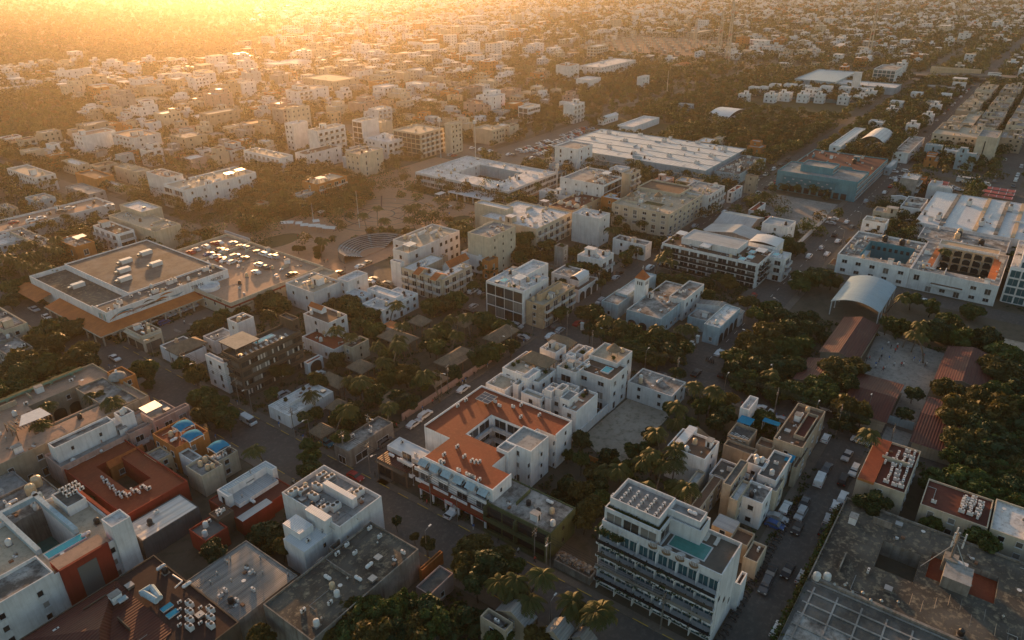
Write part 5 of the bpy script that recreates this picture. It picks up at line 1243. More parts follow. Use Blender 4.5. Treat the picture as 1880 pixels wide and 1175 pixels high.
C_('brown glazed hotel with white frame and balconies', (1180, 970, 1350, 985), 14.5, 'cream', 'r_cream', 'T3a6', 'G', 'b', 'hotel', wk='b', land='brown glazed hotel')
C_('beige tower wing with slit windows', (1400, 900, 1480, 1355), 18.0, 'cream', 'r_cream', '', 'n', 'w', land='beige tower wing')
C_('cream hotel with balconies left of glazed hotel', (900, 890, 980, 810), 12.0, 'cream', 'r_cream', 'a3T', 'x', 'n')
C_('white four storey apartments with stepped roof, centre of haze', (945, 1030, 1095, 775), 10.0, 'white', 'r_white', 'bTa4', 'w', 'b', land='stepped white apartments')
C_('white hotel with green roof court near plaza', (360, 1120, 612, 280), 9.0, 'white', 'r_brown', 'a5T2', 'x', 'x', 'hotel', land='white plaza hotel')
C_('white hotel row with rooftop clutter beside it', (170, 1145, 265, -90), 9.0, 'white', 'r_cream', 'a6T2', 'b', 'x', 'hotel')
C_('beige low house row above city hall street', (700, 1150, 855, 620), 6.0, 'white', 'r_white', 'a3')
C_('cream house with terraces near city hall', (1700, 945, 1790, 1560), 9.0, 'cream', 'r_cream', 'a4T', 'n', 'w', land='cream terraced house')
C_('brown gabled house right of cream terraced house', (1820, 920, 1890, 1780), 7.0, 'cream', 'r_brown', 'a')
C_('white long low shed roofs in haze', (150, 470, 400, 40), 5.0, 'white', 'r_white', '', 'n', 'n', 'warehouse')
C_('white boxy building on the far hazy road', (1180, 310, 1200, 1090), 8.0, 'white', 'r_white', '', 'n', 'n', 'warehouse')
C_('white hazy twin block far upper centre', (1640, 190, 1660, 1520), 14.0, 'white', 'r_white', 'a2', 'w', 'w')
C_('pale slab with side tower far upper centre', (1570, 120, 1660, 1480), 10.0, 'white', 'r_white', '', 'w', 'w')
C_('white cube alone in the brightest haze', (100, 270, 130, 35), 14.0, 'white', 'r_white', '', 'w', 'n')
C_('cream hazy apartments left of white gabled block', (560, 590, 740, 330), 12.0, 'cream', 'r_cream', 'a2', 'x', 'x')
C_('cream hazy block beyond the big trees', (1060, 530, 1110, 945), 12.0, 'cream', 'r_cream', 'a', 'n', 'n')
C_('pale cream hotel far beyond the plaza', (1300, 560, 1350, 1200), 11.0, 'sand', 'r_cream', 'a2', 'x', 'x')
C(0, 0)
C_('large white hospital block with rows of small windows', (960, 1000, 1155, 800), 12.0, 'white', 'r_pink', 'b2a4', 'W', 'x', 'hospital', land='white hospital block')
C_('white wing left of the hospital block', (590, 985, 830, 518), 12.0, 'white', 'r_pink', 'ba2', 'w', 'n', 'hospital')
C_('white block standing alone left with dark openings', (420, 520, 655, 400), 11.0, 'white', 'r_cream', '', 'W', 'x', land='lone white block')
C_('unfinished concrete frame building in haze', (1500, 830, 1720, 1430), 12.0, 'sand', 'r_cream', '', 'W', 'W', wk='o', land='unfinished concrete frame')
C_('white gabled houses in the left haze', (730, 630, 840, 640), 7.0, 'white', 'r_white', '', 'n', 'x', 'house')
C_('pale block with side balconies in left haze', (1080, 640, 1190, 1040), 11.0, 'cream', 'r_cream', 'a', 'x', 'x')
C_('beige blank walled house at left', (190, 1100, 315, 140), 8.0, 'cream', 'r_cream', 'a', 'n', 'n', 'house')
C_('orange trimmed terrace building at left', (360, 1130, 500, 330), 7.0, 'orange', 'r_cream', 'a2', 'x', 'x')
C_('white flat roofed house with red trim at left', (1230, 940, 1440, 1220), 6.0, 'pink', 'r_cream', 'a2', 'x', 'x', 'house')
C_('low blue metal sheds below the hospital', (560, 1085, 740, 500), 4.0, 'white', 'm_blue', '', 'n', 'n', 'shed')
C_('long pale roofed shed at left edge', (10, 640, 210, 0), 5.0, 'white', 'm_pale', '', 'n', 'n', 'warehouse')
C_('grey walled hall beside gabled houses', (1010, 740, 1190, 910), 6.0, 'cream', 'r_cream', '', 'n', 'n', 'warehouse')
# ---- upper middle
C(940, 0)
C_('white four storey office with dark vertical strips', (115, 780, 203, 45), 10.8, 'white', 'r_cream', 'a2', 'G', 's', wk='b', land='striped white office')
C_('white five storey block with stepped lower wing', (445, 760, 522, 370), 13.0, 'white', 'r_white', 'Tab', 'n', 'b', land='stepped white block', vols=[((430, 745, 450, 340), 7.0, 'r_white', .5)])
C_('white narrow tower with dark stair strip', (935, 560, 990, 900), 12.0, 'white', 'r_white', 'a', 'n', 'x', land='narrow white tower')
C_('white shopping centre with long terraces', (640, 490, 890, 485), 9.0, 'white', 'r_white', 'a8m2', 'x', 'x', 'shopping centre', land='white shopping centre')
C_('curved white building front below shopping centre', (560, 580, 640, 460), 9.0, 'white', 'r_white', '', 'n', 'n')
C_('cream six storey apartments far upper centre', (610, 340, 692, 540), 13.0, 'cream', 'r_white', '', 'b', 'b', land='cream far apartments')
C_('white four storey towers at far upper right', (1400, 150, 1418, 1330), 14.0, 'white', 'r_white', '', 'w', 'w')
C_('beige long hall left of radio mast', (1330, 240, 1450, 1260), 8.0, 'sand', 'r_cream', '', 'x', 'x', 'warehouse')
C_('low long white sheds beside sports field', (870, 920, 1060, 755), 4.0, 'white', 'r_white', '', 'x', 'n', 'school building')
gable('white gable roofed shed behind the warehouse', ('L', 615, 850, 765, 820), 4.5, 1.2, 0, 'm_white', 'white', cat='shed')
vault('white arched shed beyond the warehouse', ('L', 1400, 830, 1690, 790), 4.5, 2.6, 1, 'm_white', walls='white')
C_('light blue long house behind the warehouse', (1290, 760, 1310, 1195), 6.0, 'paleblue', 'r_white', '', 'x', 'x', 'house')
gable('red tiled far house in upper centre', ('L', 1140, 470, 1300, 460), 5.0, 2.0, 0, 'tile', 'cream')
C(1400, 0)
C_('pale blue big store with low grey gables', ('L', 230, 570, 680, 520), 7.0, 'paleblue', 'm_blue', '', 'n', 'n', 'store', land='pale blue big store')
C_('pale blue long store wing beside parking', ('L', 500, 600, 1000, 610), 5.5, 'paleblue', 'r_white', 'a5', 'n', 'n', 'store')
C_('teal glazed office with white frame at upper right', (960, 510, 1020, 800), 13.0, 'white', 'r_stain', 'a3', 'G', 'x', 'office', wk='t', land='teal glazed office')
C_('yellow fronted warehouse with grey roof at upper right', ('L', 1220, 480, 1570, 510), 8.0, 'yellow', 'm_grey', '', 'n', 'n', 'warehouse', land='yellow warehouse')
C_('grey low building before the overpass', ('L', 1195, 610, 1380, 640), 6.0, 'concrete', 'r_grey', '', 'n', 'n', 'warehouse')
C_('white building ending the overpass ramp', ('L', 1370, 590, 1465, 600), 7.0, 'white', 'r_white', '', 'n', 'n')
vault('tan arched shed behind the teal hotel', ('L', 700, 1005, 945, 960), 5.5, 3.0, 0, 'm_pale', walls='white', cat='shed', land='tan arched shed')
C_('white club house left of tan arched shed', (560, 1060, 740, 480), 6.0, 'white', 'm_pale', '', 'w', 'n', 'house', land='white club house')
C_('white narrow building right of tan arched shed', (1050, 1110, 1165, 940), 5.5, 'white', 'r_stain', 'a2', 'x', 'x')
C_('tall beige blank tower with slit window strip', (1690, 1000, 1722, 1545), 15.0, 'cream', 'r_grey', 'a2', 'n', 'n', land='beige tower with slit')
SL = TOPS[-1]; m = MB(); m.box(SL.location.x-.05, SL.location.y+5.2, 2, SL.location.x-.004, SL.location.y+5.8, 13, 'dark'); rel(m, 'slit_window', SL)
C_('pale blue lettered shop block in front of cream apartments', (1290, 1060, 1300, 1170), 8.0, 'paleblue', 'r_white', 'a2', 'x', 'n', 'shop', land='pale blue shop block')
C_('white sheet roofed shop right of pale blue block', (1460, 1105, 1475, 1300), 6.0, 'white', 'm_white', '', 'x', 'x', 'shop')
C_('cream flat housing block with small windows', (1540, 1000, 1600, 1220), 9.0, 'cream', 'r_cream', 'a4T2', 'w', 'w')
C_('small yellow trimmed flats above the tower', (1500, 920, 1590, 1400), 9.0, 'yellow', 'r_cream', 'a3T2m', 'w', 'w')
k = 0
for j in range(7):
    for i in range(3):
        q = ('W', 540+j*34+rnd.random()*5, 48-i*17-rnd.random()*2, 540+j*34+26, 48-i*17+11)
        if proj(q[1], q[2], 6)[0] > 1990: continue
        C_(['tan', 'cream', 'sand coloured', 'cream stepped'][k % 4]+' flats with many small roof rooms in the upper right estate', q, 8.0+rnd.random()*2, ('sand', 'cream', 'sand', 'cream')[k % 4], ('r_cream', 'r_stain', 'r_grey')[k % 3], 'b2m3a4T2', 'w', 'w', group='flats of the upper right estate'); k += 1
# white villas of the upper right
C(1400, 0)
k = 0
for a1, b1 in [(20, 640), (60, 690), (90, 620), (165, 680), (200, 620), (295, 690), (305, 630), (415, 695), (460, 635), (590, 705), (600, 640), (700, 705), (720, 650), (780, 670), (965, 745), (930, 800), (1110, 680), (1245, 770), (1320, 690), (1190, 840), (820, 890), (1080, 910), (-60, 640), (-130, 690)]:
    x, y = P(a1, b1, 5); s = 3.6+rnd.random()*1.2
    C_(['white two storey villa with pyramid roof', 'white villa with stepped roof terrace', 'white villa with small upper room'][k % 3]+' in the upper right villa estate', ('W', x-s, y-s, x+s, y+s), 6.4, 'white', 'r_white', 'b' if k % 2 else '', 'w', 'w', 'villa', group='white villas of the upper right estate'); k += 1
x, y = P(660, 665, 0)
B('tall plain white water tower among villas', 'water tower', ('W', x-2.5, y-3, x+2.5, y+3), 17, 'white', 'r_white', 'n', 'n', '', par=.3, land='white water tower')
# ---------------------------------------------------------------- roads and ground (world metres)
def slab(name, pts, z, mat, mark=2, thick=None):
    m = MB()
    if thick: m.poly(pts, 0.004, z, mat)
    else: m.face([(x, y, z) for x, y in pts], mat)
    o = structure(m, name)
    if mark: omarkpoly(pts, mark)
    return o
def R(x0, y0, x1, y1): return [(x0, y0), (x1, y0), (x1, y1), (x0, y1)]
m = MB(); N = 12
for i in range(N):
    for j in range(N):
        xs = [-600+11000*(t/N)**1.5 for t in (i, i+1)]; ys = [-3500+13500*t/N for t in (j, j+1)]
        m.face([(xs[0], ys[0], 0), (xs[1], ys[0], 0), (xs[1], ys[1], 0), (xs[0], ys[1], 0)], 'soil')
structure(m, 'ground')
Z1, Z2 = .012, .02
slab('road', R(79.6, -80, 90.2, 420), Z1, 'asphalt')
slab('road', R(90.21, 106.3, 171.9, 116.6), Z1, 'asphalt')
slab('road', R(172, -60, 184, 215), Z1+.004, 'asphalt')
slab('road', R(184.01, 111.5, 1150, 123.5), Z1, 'asphalt')
slab('road', R(184.01, 59.5, 1400, 72.5), Z1, 'asphalt')
slab('road', R(90.21, 16.6, 171.9, 25.0), Z1, 'asphalt')
slab('road', R(271.5, -60, 281, 59.4), Z1, 'asphalt')
slab('road', R(360, 6, 1300, 20), Z1, 'asphalt', 2)
slab('road', R(457, 21, 470, 59.4), Z1, 'asphalt')
slab('road', R(457, 72.6, 470, 111.4), Z1, 'asphalt'); slab('road', R(340, 240, 366, 420), Z1, 'asphalt_pale')
slab('road', R(90.21, 212.0, 122, 221), Z1, 'asphalt'); slab('road', R(163.5, 196, 171.5, 300), Z1, 'plazapaving')
slab('road', R(184.2, 170, 340, 180), Z1, 'asphalt_pale')
slab('road', R(90.21, 288, 700, 298), Z1, 'asphalt_pale'); slab('road', R(160, 298.1, 172, 900), Z1, 'asphalt_pale')
slab('road', R(366.1, 270, 900, 282), Z1, 'asphalt_pale')
for x in (560, 680, 835, 1000, 1180): slab('road', R(x, 124, x+11, 900), Z1-.003, 'asphalt_pale')
for y in (380, 470, 560, 680, 800): slab('road', R(172.2, y, 1500, y+9), Z1-.006, 'asphalt_pale')
slab('highway', R(846, -400, 870, 1400), Z1+.006, 'asphalt_pale')
# pavements (raised kerb 0.13 m)
def pave(pts, mat='paving', mark=3, z=.13): return slab('pavement', pts, z, mat, mark, thick=True)
pave(R(77.0, -80, 79.58, 420)); pave(R(90.23, 25.1, 91.9, 106.2)); pave(R(90.23, 116.7, 92.5, 211.9)); pave(R(90.3, 103.4, 171.8, 106.28)); pave(R(90.3, 116.65, 171.8, 118.6))
pave(R(90.3, 14.9, 171.8, 16.55), mark=0); pave(R(105, 25.05, 171.8, 27.2)); pave(R(184.1, 72.6, 457, 75)); pave(R(184.1, 57, 457, 59.4)); pave(R(184.1, 109.2, 457, 111.4)); pave(R(184.1, 123.6, 457, 126))
pave(R(184.1, -4, 185.6, 56.9)); pave(R(170.2, 27.3, 171.95, 103.3))
yb = MB()
for x in (79.45, 90.24):
    y = -60
    while y < 300: yb.box(x-.01, y, .131, x+.17, y+3.2, .145, 'yellowpaint'); y += 6
structure(yb, 'kerb_paint')
lm = MB()
for (ax, c, a, b) in (('x', 66, 190, 1000), ('x', 117.5, 300, 450)):
    t = a
    while t < b:
        if ax == 'y': lm.face([(c-.07, t, Z2+.01), (c+.07, t, Z2+.01), (c+.07, t+2.5, Z2+.01), (c-.07, t+2.5, Z2+.01)], 'whitepaint')
        else: lm.face([(t, c-.07, Z2+.01), (t+2.5, c-.07, Z2+.01), (t+2.5, c+.07, Z2+.01), (t, c+.07, Z2+.01)], 'whitepaint')
        t += 7
structure(lm, 'lane_marking')
# surfaces
slab('sand_lot', [(126.5, 62), (156.5, 62.6), (156.4, 75.6), (133, 76.4)], .02, 'sandlot', 3)
slab('playground', [(203.6, 8.9), (235.8, 8.9), (240, 28.7), (203.6, 26.9)], .02, 'courtpave', 3); slab('school_path', R(174, 8.7, 203.5, 14.7), .02, 'courtpave', 3)
slab('sand_strip', R(232, -60, 258, -2), .02, 'sandlot', 3)
slab('bus_yard', R(320, 75.2, 372, 106), .02, 'courtpave', 3)
slab('car_park', R(93, 212.1, 121.9, 222.8), .03, 'asphalt_pale', 3); slab('car_park', R(331, 283, 366, 330), .022, 'asphalt_pale', 3); slab('car_park', R(366, 243.5, 455, 269.9), .022, 'asphalt_pale', 3); slab('car_park', R(470.2, -20, 520, 5.8), .022, 'asphalt', 3)
slab('car_park', R(400, -30, 456.8, 5.8), .022, 'asphalt', 3); slab('car_park', R(92.6, 134, 118, 150), .022, 'asphalt', 0)
slab('plaza', R(171.7, 205, 268, 300), .018, 'plazapaving', 3); slab('plaza', R(268.01, 205, 340, 206.8), .018, 'plazapaving', 3); slab('plaza', R(268.01, 269.2, 330, 300), .018, 'plazapaving', 3)
slab('sports_field', R(585, 131, 650, 210), .02, 'grassmat', 3); slab('field', R(440, 210, 500, 262), .03, 'grassmat', 3)
slab('substation_yard', R(875, 380, 1060, 540), .02, 'plazapaving', 3)
slab('garden', R(184.5, 73.5, 198, 108.5), .02, 'grassmat', 0)
for x, y, r in [(180, 258, 11), (201, 285, 12), (247, 283, 9), (212, 216, 7), (246, 212, 8), (238, 288, 8)]:
    slab('lawn', [(x+r*math.cos(t*.4488), y+r*.6*math.sin(t*.4488)) for t in range(14)], .05, 'grassmat', 0)
for k, pts in enumerate([[(470+780/3.9167, 290+515/3.9167), (470+1150/3.9167, 290+505/3.9167), (470+1140/3.9167, 290+545/3.9167), (470+800/3.9167, 290+550/3.9167)], [(470+1120/3.9167, 290+180/3.9167), (470+1330/3.9167, 290+250/3.9167), (470+1300/3.9167, 290+285/3.9167), (470+1090/3.9167, 290+215/3.9167)]]):
    C(0, 0, 1.0); slab('lawn', [P(a1, b1, .06) for a1, b1 in pts], .06, 'grassmat', 0)
pm_ = MB()
for r0 in (6, 11, 17, 24):
    for i in range(40):
        a0, a1 = i*2*math.pi/40, (i+1)*2*math.pi/40
        pm_.face([(232+r0*math.cos(a0), 248+r0*math.sin(a0), .03), (232+(r0+.7)*math.cos(a0), 248+(r0+.7)*math.sin(a0), .03), (232+(r0+.7)*math.cos(a1), 248+(r0+.7)*math.sin(a1), .03), (232+r0*math.cos(a1), 248+r0*math.sin(a1), .03)], 'paving')
for k in range(8):
    t = k*math.pi/4; dx, dy = math.cos(t), math.sin(t); pm_.face([(232+6*dx-dy*.4, 248+6*dy+dx*.4, .034), (232+6*dx+dy*.4, 248+6*dy-dx*.4, .034), (232+30*dx+dy*.4, 248+30*dy-dx*.4, .034), (232+30*dx-dy*.4, 248+30*dy+dx*.4, .034)], 'redpaving')
structure(pm_, 'plaza_paving_bands')
def wall(name, label, x0, y0, x1, y1, h, mat, cat='wall', t=.2, cap=None):
    m = MB(); m.box(0, 0, 0, max(x1-x0, t), max(y1-y0, t), h, mat)
    if cap: m.box(-.05, -.05, h+.001, max(x1-x0, t)+.05, max(y1-y0, t)+.05, h+.12, cap)
    return single(m, name, label, cat, (x0, y0, 0))
wall('garden_wall', 'brick red garden wall along the avenue by the thatched roofs', 112, 118.7, 158, 118.9, 2.2, 'pink')
wall('lot_wall', 'long white wall on the left side of the sand lot', 131, 76.6, 156.6, 76.8, 2.6, 'white', cap='white')
wall('lot_wall', 'low red brick wall at the front of the sand lot', 126.2, 61.4, 126.4, 70, 1.6, 'orange')
wall('school_wall', 'blue painted mural wall of the school along the street', 185.7, 9, 185.9, 57, 2.4, 'paleblue'); wall('school_wall', 'worn blue school wall beyond the palm, right side', 185.7-12, -30, 185.9-12, -4.3, 2.4, 'paleblue')
wall('bus_yard_wall', 'white wall between the bus yard and avenue', 290, 73.6, 345, 73.8, 2.4, 'white', cap='cream')
wall('field_fence', 'dark green fence along the sports field below villas', 652, 131, 652.3, 215, 3.0, 'teal')
wall('plaza_wall', 'low white curved plaza wall at the big trees', 172.5, 268, 172.9, 286, 1.2, 'white')
fc = thing('church_fence', 'white pillared fence with iron rails around the church garden', 'fence', (184.2, 72.8, 0))
for (x0, y0, x1, y1) in ((184.6, 73.2, 184.6, 107.5), (184.6, 73.2, 198, 73.2)):
    n = int(math.hypot(x1-x0, y1-y0)/3.4)
    for k in range(n+1):
        x, y = x0+(x1-x0)*k/n, y0+(y1-y0)*k/n; b = MB(); b.box(x-.4, y-.4, 0, x+.4, y+.4, 2.4, 'white'); b.box(x-.52, y-.52, 2.401, x+.52, y+.52, 2.65, 'whitepaint'); rel(b, 'pillar', fc)
    b = MB(); b.box(x0-.1, y0-.1, 0, max(x1, x0+.2), max(y1, y0+.2), .6, 'white')
    for z in (1.3, 1.9): b.box(x0-.03, y0-.03, z, max(x1, x0+.03), max(y1, y0+.03), z+.06, 'darkframe')
    rel(b, 'rail', fc)
# amphitheatre
am = thing('amphitheatre', 'stone amphitheatre with curved concentric seat steps at plaza edge', 'amphitheatre', (191, 218.5, 0)); omark(180, 208, 215, 236, 3)
cxa, cya = 194, 213.5
for k in range(8):
    m = MB(); r0 = 5.4+k*1.0; r1 = r0+1.0; z = .35+k*.42; n = 30
    for i in range(n):
        a0, a1 = math.pi*(.02+.96*i/n), math.pi*(.02+.96*(i+1)/n)
        p = [(cxa+rr_*math.cos(t)*1.15, cya+rr_*math.sin(t)) for rr_, t in ((r0, a0), (r1, a0), (r1, a1), (r0, a1))]
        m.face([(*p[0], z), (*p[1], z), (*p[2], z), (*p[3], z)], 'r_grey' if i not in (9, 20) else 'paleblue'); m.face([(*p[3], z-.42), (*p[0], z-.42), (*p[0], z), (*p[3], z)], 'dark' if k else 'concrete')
        if k == 7: m.face([(*p[1], 0), (*p[2], 0), (*p[2], z+.4), (*p[1], z+.4)], 'concrete')
    rel(m, 'seat_step', am)
m = MB(); m.poly([(cxa+5.4*1.15*math.cos(t*math.pi/14), cya+5.4*math.sin(t*math.pi/14)) for t in range(15)], .03, .2, 'plazapaving'); rel(m, 'stage', am)
# market awnings on the plaza
C(470, 290)
for k, (a1, b1, L, ang) in enumerate([(200, 462, 3, 0), (250, 460, 3, 0), (310, 465, 3, .1), (350, 478, 3.5, .1), (420, 482, 5, .1), (470, 488, 4, -.1), (530, 498, 6, -.2), (460, 385, 4, 1.2), (430, 450, 3, .4)]):
    x, y = P(a1, b1, 2.5); m = MB(); w = L/2
    m.face([(-w, -1.6, 2.3), (w, -1.6, 2.3), (w, 0, 3.1), (-w, 0, 3.1)], 'whitecloth'); m.face([(-w, 1.6, 2.3), (-w, 0, 3.1), (w, 0, 3.1), (w, 1.6, 2.3)], 'redcloth' if k == 3 else 'whitecloth')
    for i in (-w+.1, w-.1):
        for j in (-1.5, 1.5): m.tube((i, j, 0), (i, j, 2.3), .05, 'metal', 4)
    single(m, 'market_awning', 'red topped market awning on the plaza' if k == 3 else 'white market awning standing on the plaza', 'awning', (x, y, 0), -.95+ang, None if k == 3 else 'market awnings on the plaza')
for k, (a1, b1, hh) in enumerate([(745, 400, 17), (725, 190, 0), (415, 460, 9)]):
    if not hh: continue
    x, y = P(a1, b1+ (100 if k == 0 else 0), 0); m = MB(); m.tube((0, 0, 0), (0, 0, hh), .16, 'acwhite', 8, .07)
    single(m, 'flagpole', ['tall white flagpole in the middle of the plaza', '', 'short pole beside the plaza awnings'][k], 'flagpole', (x, y, 0))
for k in range(4):
    x, y = [(P(1325, 250, 3)), (P(1530, 265, 3)), P(1830, 180, 3), P(1480, 250, 3)][k]
    m = MB(); m.box(-2.6, -1.6, 2.7, 2.6, 1.6, 2.85, 'whitecloth')
    for i in (-2.5, 2.4):
        for j in (-1.5, 1.4): m.box(i, j, 0, i+.1, j+.1, 2.69, 'acwhite')
    if k != 3: single(m, 'entrance_canopy', ['white entrance canopy left of city hall door', 'white square canopy in front of city hall', 'long white canopy right of city hall'][k], 'canopy', (x, y, 0))

# ---------------------------------------------------------------- cars
def car_meshes():
    def prof(mb, pts, w0, w1, mat, inset=0):
        n = len(pts); b = len(mb.v); i = mb.mi(mat)
        for s, w in ((-1, w0), (1, w0)):
            for x, z in pts:
                ww = w0-(w0-w1)*max(0, min(1, (z-.85)/.6)); mb.v.append((x, s*ww/2, z))
        for k in range(n):
            mb.f.append((b+k, b+(k+1) % n, b+n+(k+1) % n, b+n+k)); mb.m.append(i)
        mb.f.append(tuple(reversed(range(b, b+n)))); mb.m.append(i); mb.f.append(tuple(range(b+n, b+2*n))); mb.m.append(i)
    out = {}
    for kind in ('sedan', 'suv', 'hatch', 'pickup', 'van', 'bus'):
        L = dict(sedan=4.5, suv=4.7, hatch=4.0, pickup=5.3, van=5.2, bus=11.0)[kind]; a = L/2
        bd = MB(); gl = MB()
        if kind == 'sedan': low = [(-a, .35), (a, .35), (a, .7), (a-.15, .82), (.95, .95), (.3, 1.38), (-.9, 1.42), (-1.65, 1.0), (-a+.05, .95), (-a, .7)]; g = [(1.0, .97), (.33, 1.36), (-.93, 1.40), (-1.6, 1.02)]
        elif kind == 'suv': low = [(-a, .4), (a, .4), (a, .85), (a-.15, 1.0), (1.1, 1.1), (.55, 1.66), (-1.9, 1.7), (-a+.05, 1.1), (-a, .8)]; g = [(1.1, 1.12), (.57, 1.62), (-1.85, 1.66), (-a+.12, 1.15)]
        elif kind == 'hatch': low = [(-a, .35), (a, .35), (a, .75), (a-.1, .85), (1.1, .98), (.5, 1.44), (-1.3, 1.48), (-a+.1, 1.0), (-a, .75)]; g = [(1.12, 1.0), (.53, 1.42), (-1.3, 1.46), (-a+.14, 1.04)]
        elif kind == 'pickup': low = [(-a, .45), (a, .45), (a, .9), (a-.15, 1.02), (1.5, 1.1), (1.0, 1.66), (-.3, 1.7), (-.5, 1.05), (-a, 1.02)]; g = [(1.52, 1.12), (1.02, 1.63), (-.27, 1.67), (-.45, 1.1)]
        elif kind == 'van': low = [(-a, .4), (a, .4), (a, .95), (a-.25, 1.1), (a-1.0, 2.0), (-a+.1, 2.1), (-a, 1.9)]; g = [(a-.27, 1.15), (a-.95, 1.95), (a-1.9, 2.0), (a-1.9, 1.2)]
        else: low = [(-a, .4), (a, .4), (a, 1.2), (a-.12, 3.0), (-a+.1, 3.05), (-a, 1.2)]; g = [(a+.01, 1.4), (a-.1, 2.6), (-a+.1, 2.6), (-a+.1, 1.5)]
        W = 2.4 if kind == 'bus' else (1.95 if kind in ('van', 'pickup') else 1.78); W2 = W*.8 if kind not in ('bus', 'van') else W*.94
        prof(bd, low, W, W2, 'car_white'); prof(gl, g, W+.03, W2+.03, 'glass')
        # roof panel keeps the body colour above the glass
        zt = max(z for x, z in low); xs = [x for x, z in low if z > zt-.12]
        bd.box(min(xs)+.05, -W2/2+.06, zt-.04, max(xs)-.05, W2/2-.06, zt+.035, 'car_white')
        if kind == 'pickup': bd.box(-a+.1, -W/2+.14, 1.0, -.55, W/2-.14, 1.03, 'dark')
        wh = MB(); n = 12; b = 0; r = .5 if kind == 'bus' else .34
        for s in (-.11, .11):
            for k in range(n): t = 2*math.pi*k/n; wh.v.append((r*math.cos(t), s, r*math.sin(t)))
        i = wh.mi('rubber'); j = wh.mi('metal')
        for k in range(n): wh.f.append((k, (k+1) % n, n+(k+1) % n, n+k)); wh.m.append(i)
        wh.f.append(tuple(range(n))); wh.m.append(i); wh.f.append(tuple(reversed(range(n, 2*n)))); wh.m.append(i)
        wh.box(-.15, -.13, -.15, .15, .13, .15, 'metal')
        hl = MB(); hl.box(-.05, -.2, -.09, .03, .2, .09, 'lampglass'); tl = MB(); tl.box(-.03, -.16, -.1, .04, .16, .1, 'tail')
        out[kind] = dict(body=bd.mesh('body'), glass=gl.mesh('window'), wheel=wh.mesh('wheel'), head=hl.mesh('headlight'), tail=tl.mesh('tail_light'), L=L, W=W, hz=low[2][1]-.05)
    return out
CM = car_meshes(); CARN = {}
CW = ['car_white']*9+['car_silver']*4+['car_black']*3+['car_grey']*4+['car_red']*2+['car_blue']*2+['car_beige']
carpos = []
def car(x, y, ang, kind=None, col=None, z=.02, near=True, ctx=None, group='cars parked and driving in the streets'):
    kind = kind or rnd.choice(('sedan', 'sedan', 'suv', 'hatch', 'hatch', 'suv')); col = col or rnd.choice(CW)
    for (a, b) in carpos:
        if abs(a-x)+abs(b-y) < 2.0: return
    carpos.append((x, y))
    key = (kind, col, near)
    nm = {'sedan': 'parked_car', 'suv': 'parked_car', 'hatch': 'parked_car', 'pickup': 'pickup_truck', 'van': 'van', 'bus': 'bus'}[kind]
    word = {'car_beige': 'beige'}.get(col, col.replace('car_', ''))
    kw = {'sedan': 'saloon car', 'suv': 'tall car', 'hatch': 'small car', 'pickup': 'pickup truck', 'van': 'van', 'bus': 'bus'}[kind]
    lab = word+' '+kw+' '+(ctx or '@')
    if key in CARN:
        o = copy_tree(CARN[key])
    else:
        o = bpy.data.objects.new(nm, None); COL.objects.link(o); c = CM[kind]
        b = part('body', c['body'], o); b.material_slots[0].link = 'OBJECT'; b.material_slots[0].material = M(col)
        part('cabin_window', c['glass'], o)
        r = .5 if kind == 'bus' else .34; wb = c['L']*.3
        if near:
            for sx in (-wb, wb):
                for sy in (-1, 1): part('wheel', c['wheel'], o, (sx, sy*(c['W']/2-.1), r))
            for sy in (-1, 1): part('headlight', c['head'], o, (c['L']/2, sy*(c['W']/2-.3), c['hz'])); part('tail_light', c['tail'], o, (-c['L']/2, sy*(c['W']/2-.25), c['hz']+.05))
        CARN[key] = o
    o.location = (x, y, z); o.rotation_euler[2] = ang
    tag(o, lab, {'pickup': 'pickup', 'van': 'van', 'bus': 'bus'}.get(kind, 'car'), group); TOPS.append(o)
    omark(x-1.5, y-1.5, x+1.5, y+1.5, 3)
    return o
HX, HY = 0.0, math.pi/2
def cars(lst, z=.02, ctx=None, **k):
    for it in lst:
        a1, b1, d = it[:3]; x, y = P(a1, b1, z+.7); car(x, y, {'x': 0, 'X': math.pi, 'y': math.pi/2, 'Y': -math.pi/2}[d]+rnd.uniform(-.05, .05), it[3] if len(it) > 3 else None, 'car_'+it[4] if len(it) > 4 else None, z, ctx=ctx, **k)
C(470, 580); cars([(445, 422, 'x', 'suv', 'white'), (195, 560, 'x', 'hatch', 'silver'), (335, 520, 'x', 'sedan', 'grey'), (1135, 772, 'x', 'sedan', 'white'), (1215, 710, 'x', 'suv', 'white'), (1490, 522, 'x', 'sedan', 'white'), (925, 905, 'x', 'suv', 'grey'), (508, 910, 'Y', 'hatch', 'teal'), (715, 1150, 'Y', 'sedan', 'red')])
C(940, 580); cars([(80, 150, 'y', 'sedan', 'silver'), (275, 140, 'x', 'sedan', 'white'), (345, 100, 'x', 'hatch', 'silver'), (315, 70, 'x', 'hatch', 'grey'), (475, 50, 'x', 'sedan', 'red'), (610, 272, 'Y', 'suv', 'white'), (1490, 262, 'x', 'sedan', 'white'), (1325, 408, 'x', 'sedan', 'black'), (1085, 425, 'Y', 'sedan', 'grey'), (1820, 670, 'Y', 'sedan', 'white'), (1520, 415, 'x', 'suv', 'black')])
C(0, 580); cars([(825, 300, 'Y', 'sedan', 'white'), (1785, 752, 'Y', 'van', 'white'), (1080, 40, 'x', 'sedan', 'white'), (1125, 20, 'x', 'sedan', 'grey'), (1180, 45, 'x', 'hatch', 'blue'), (895, 95, 'x', 'sedan', 'white'), (625, 105, 'Y', 'sedan', 'grey')])
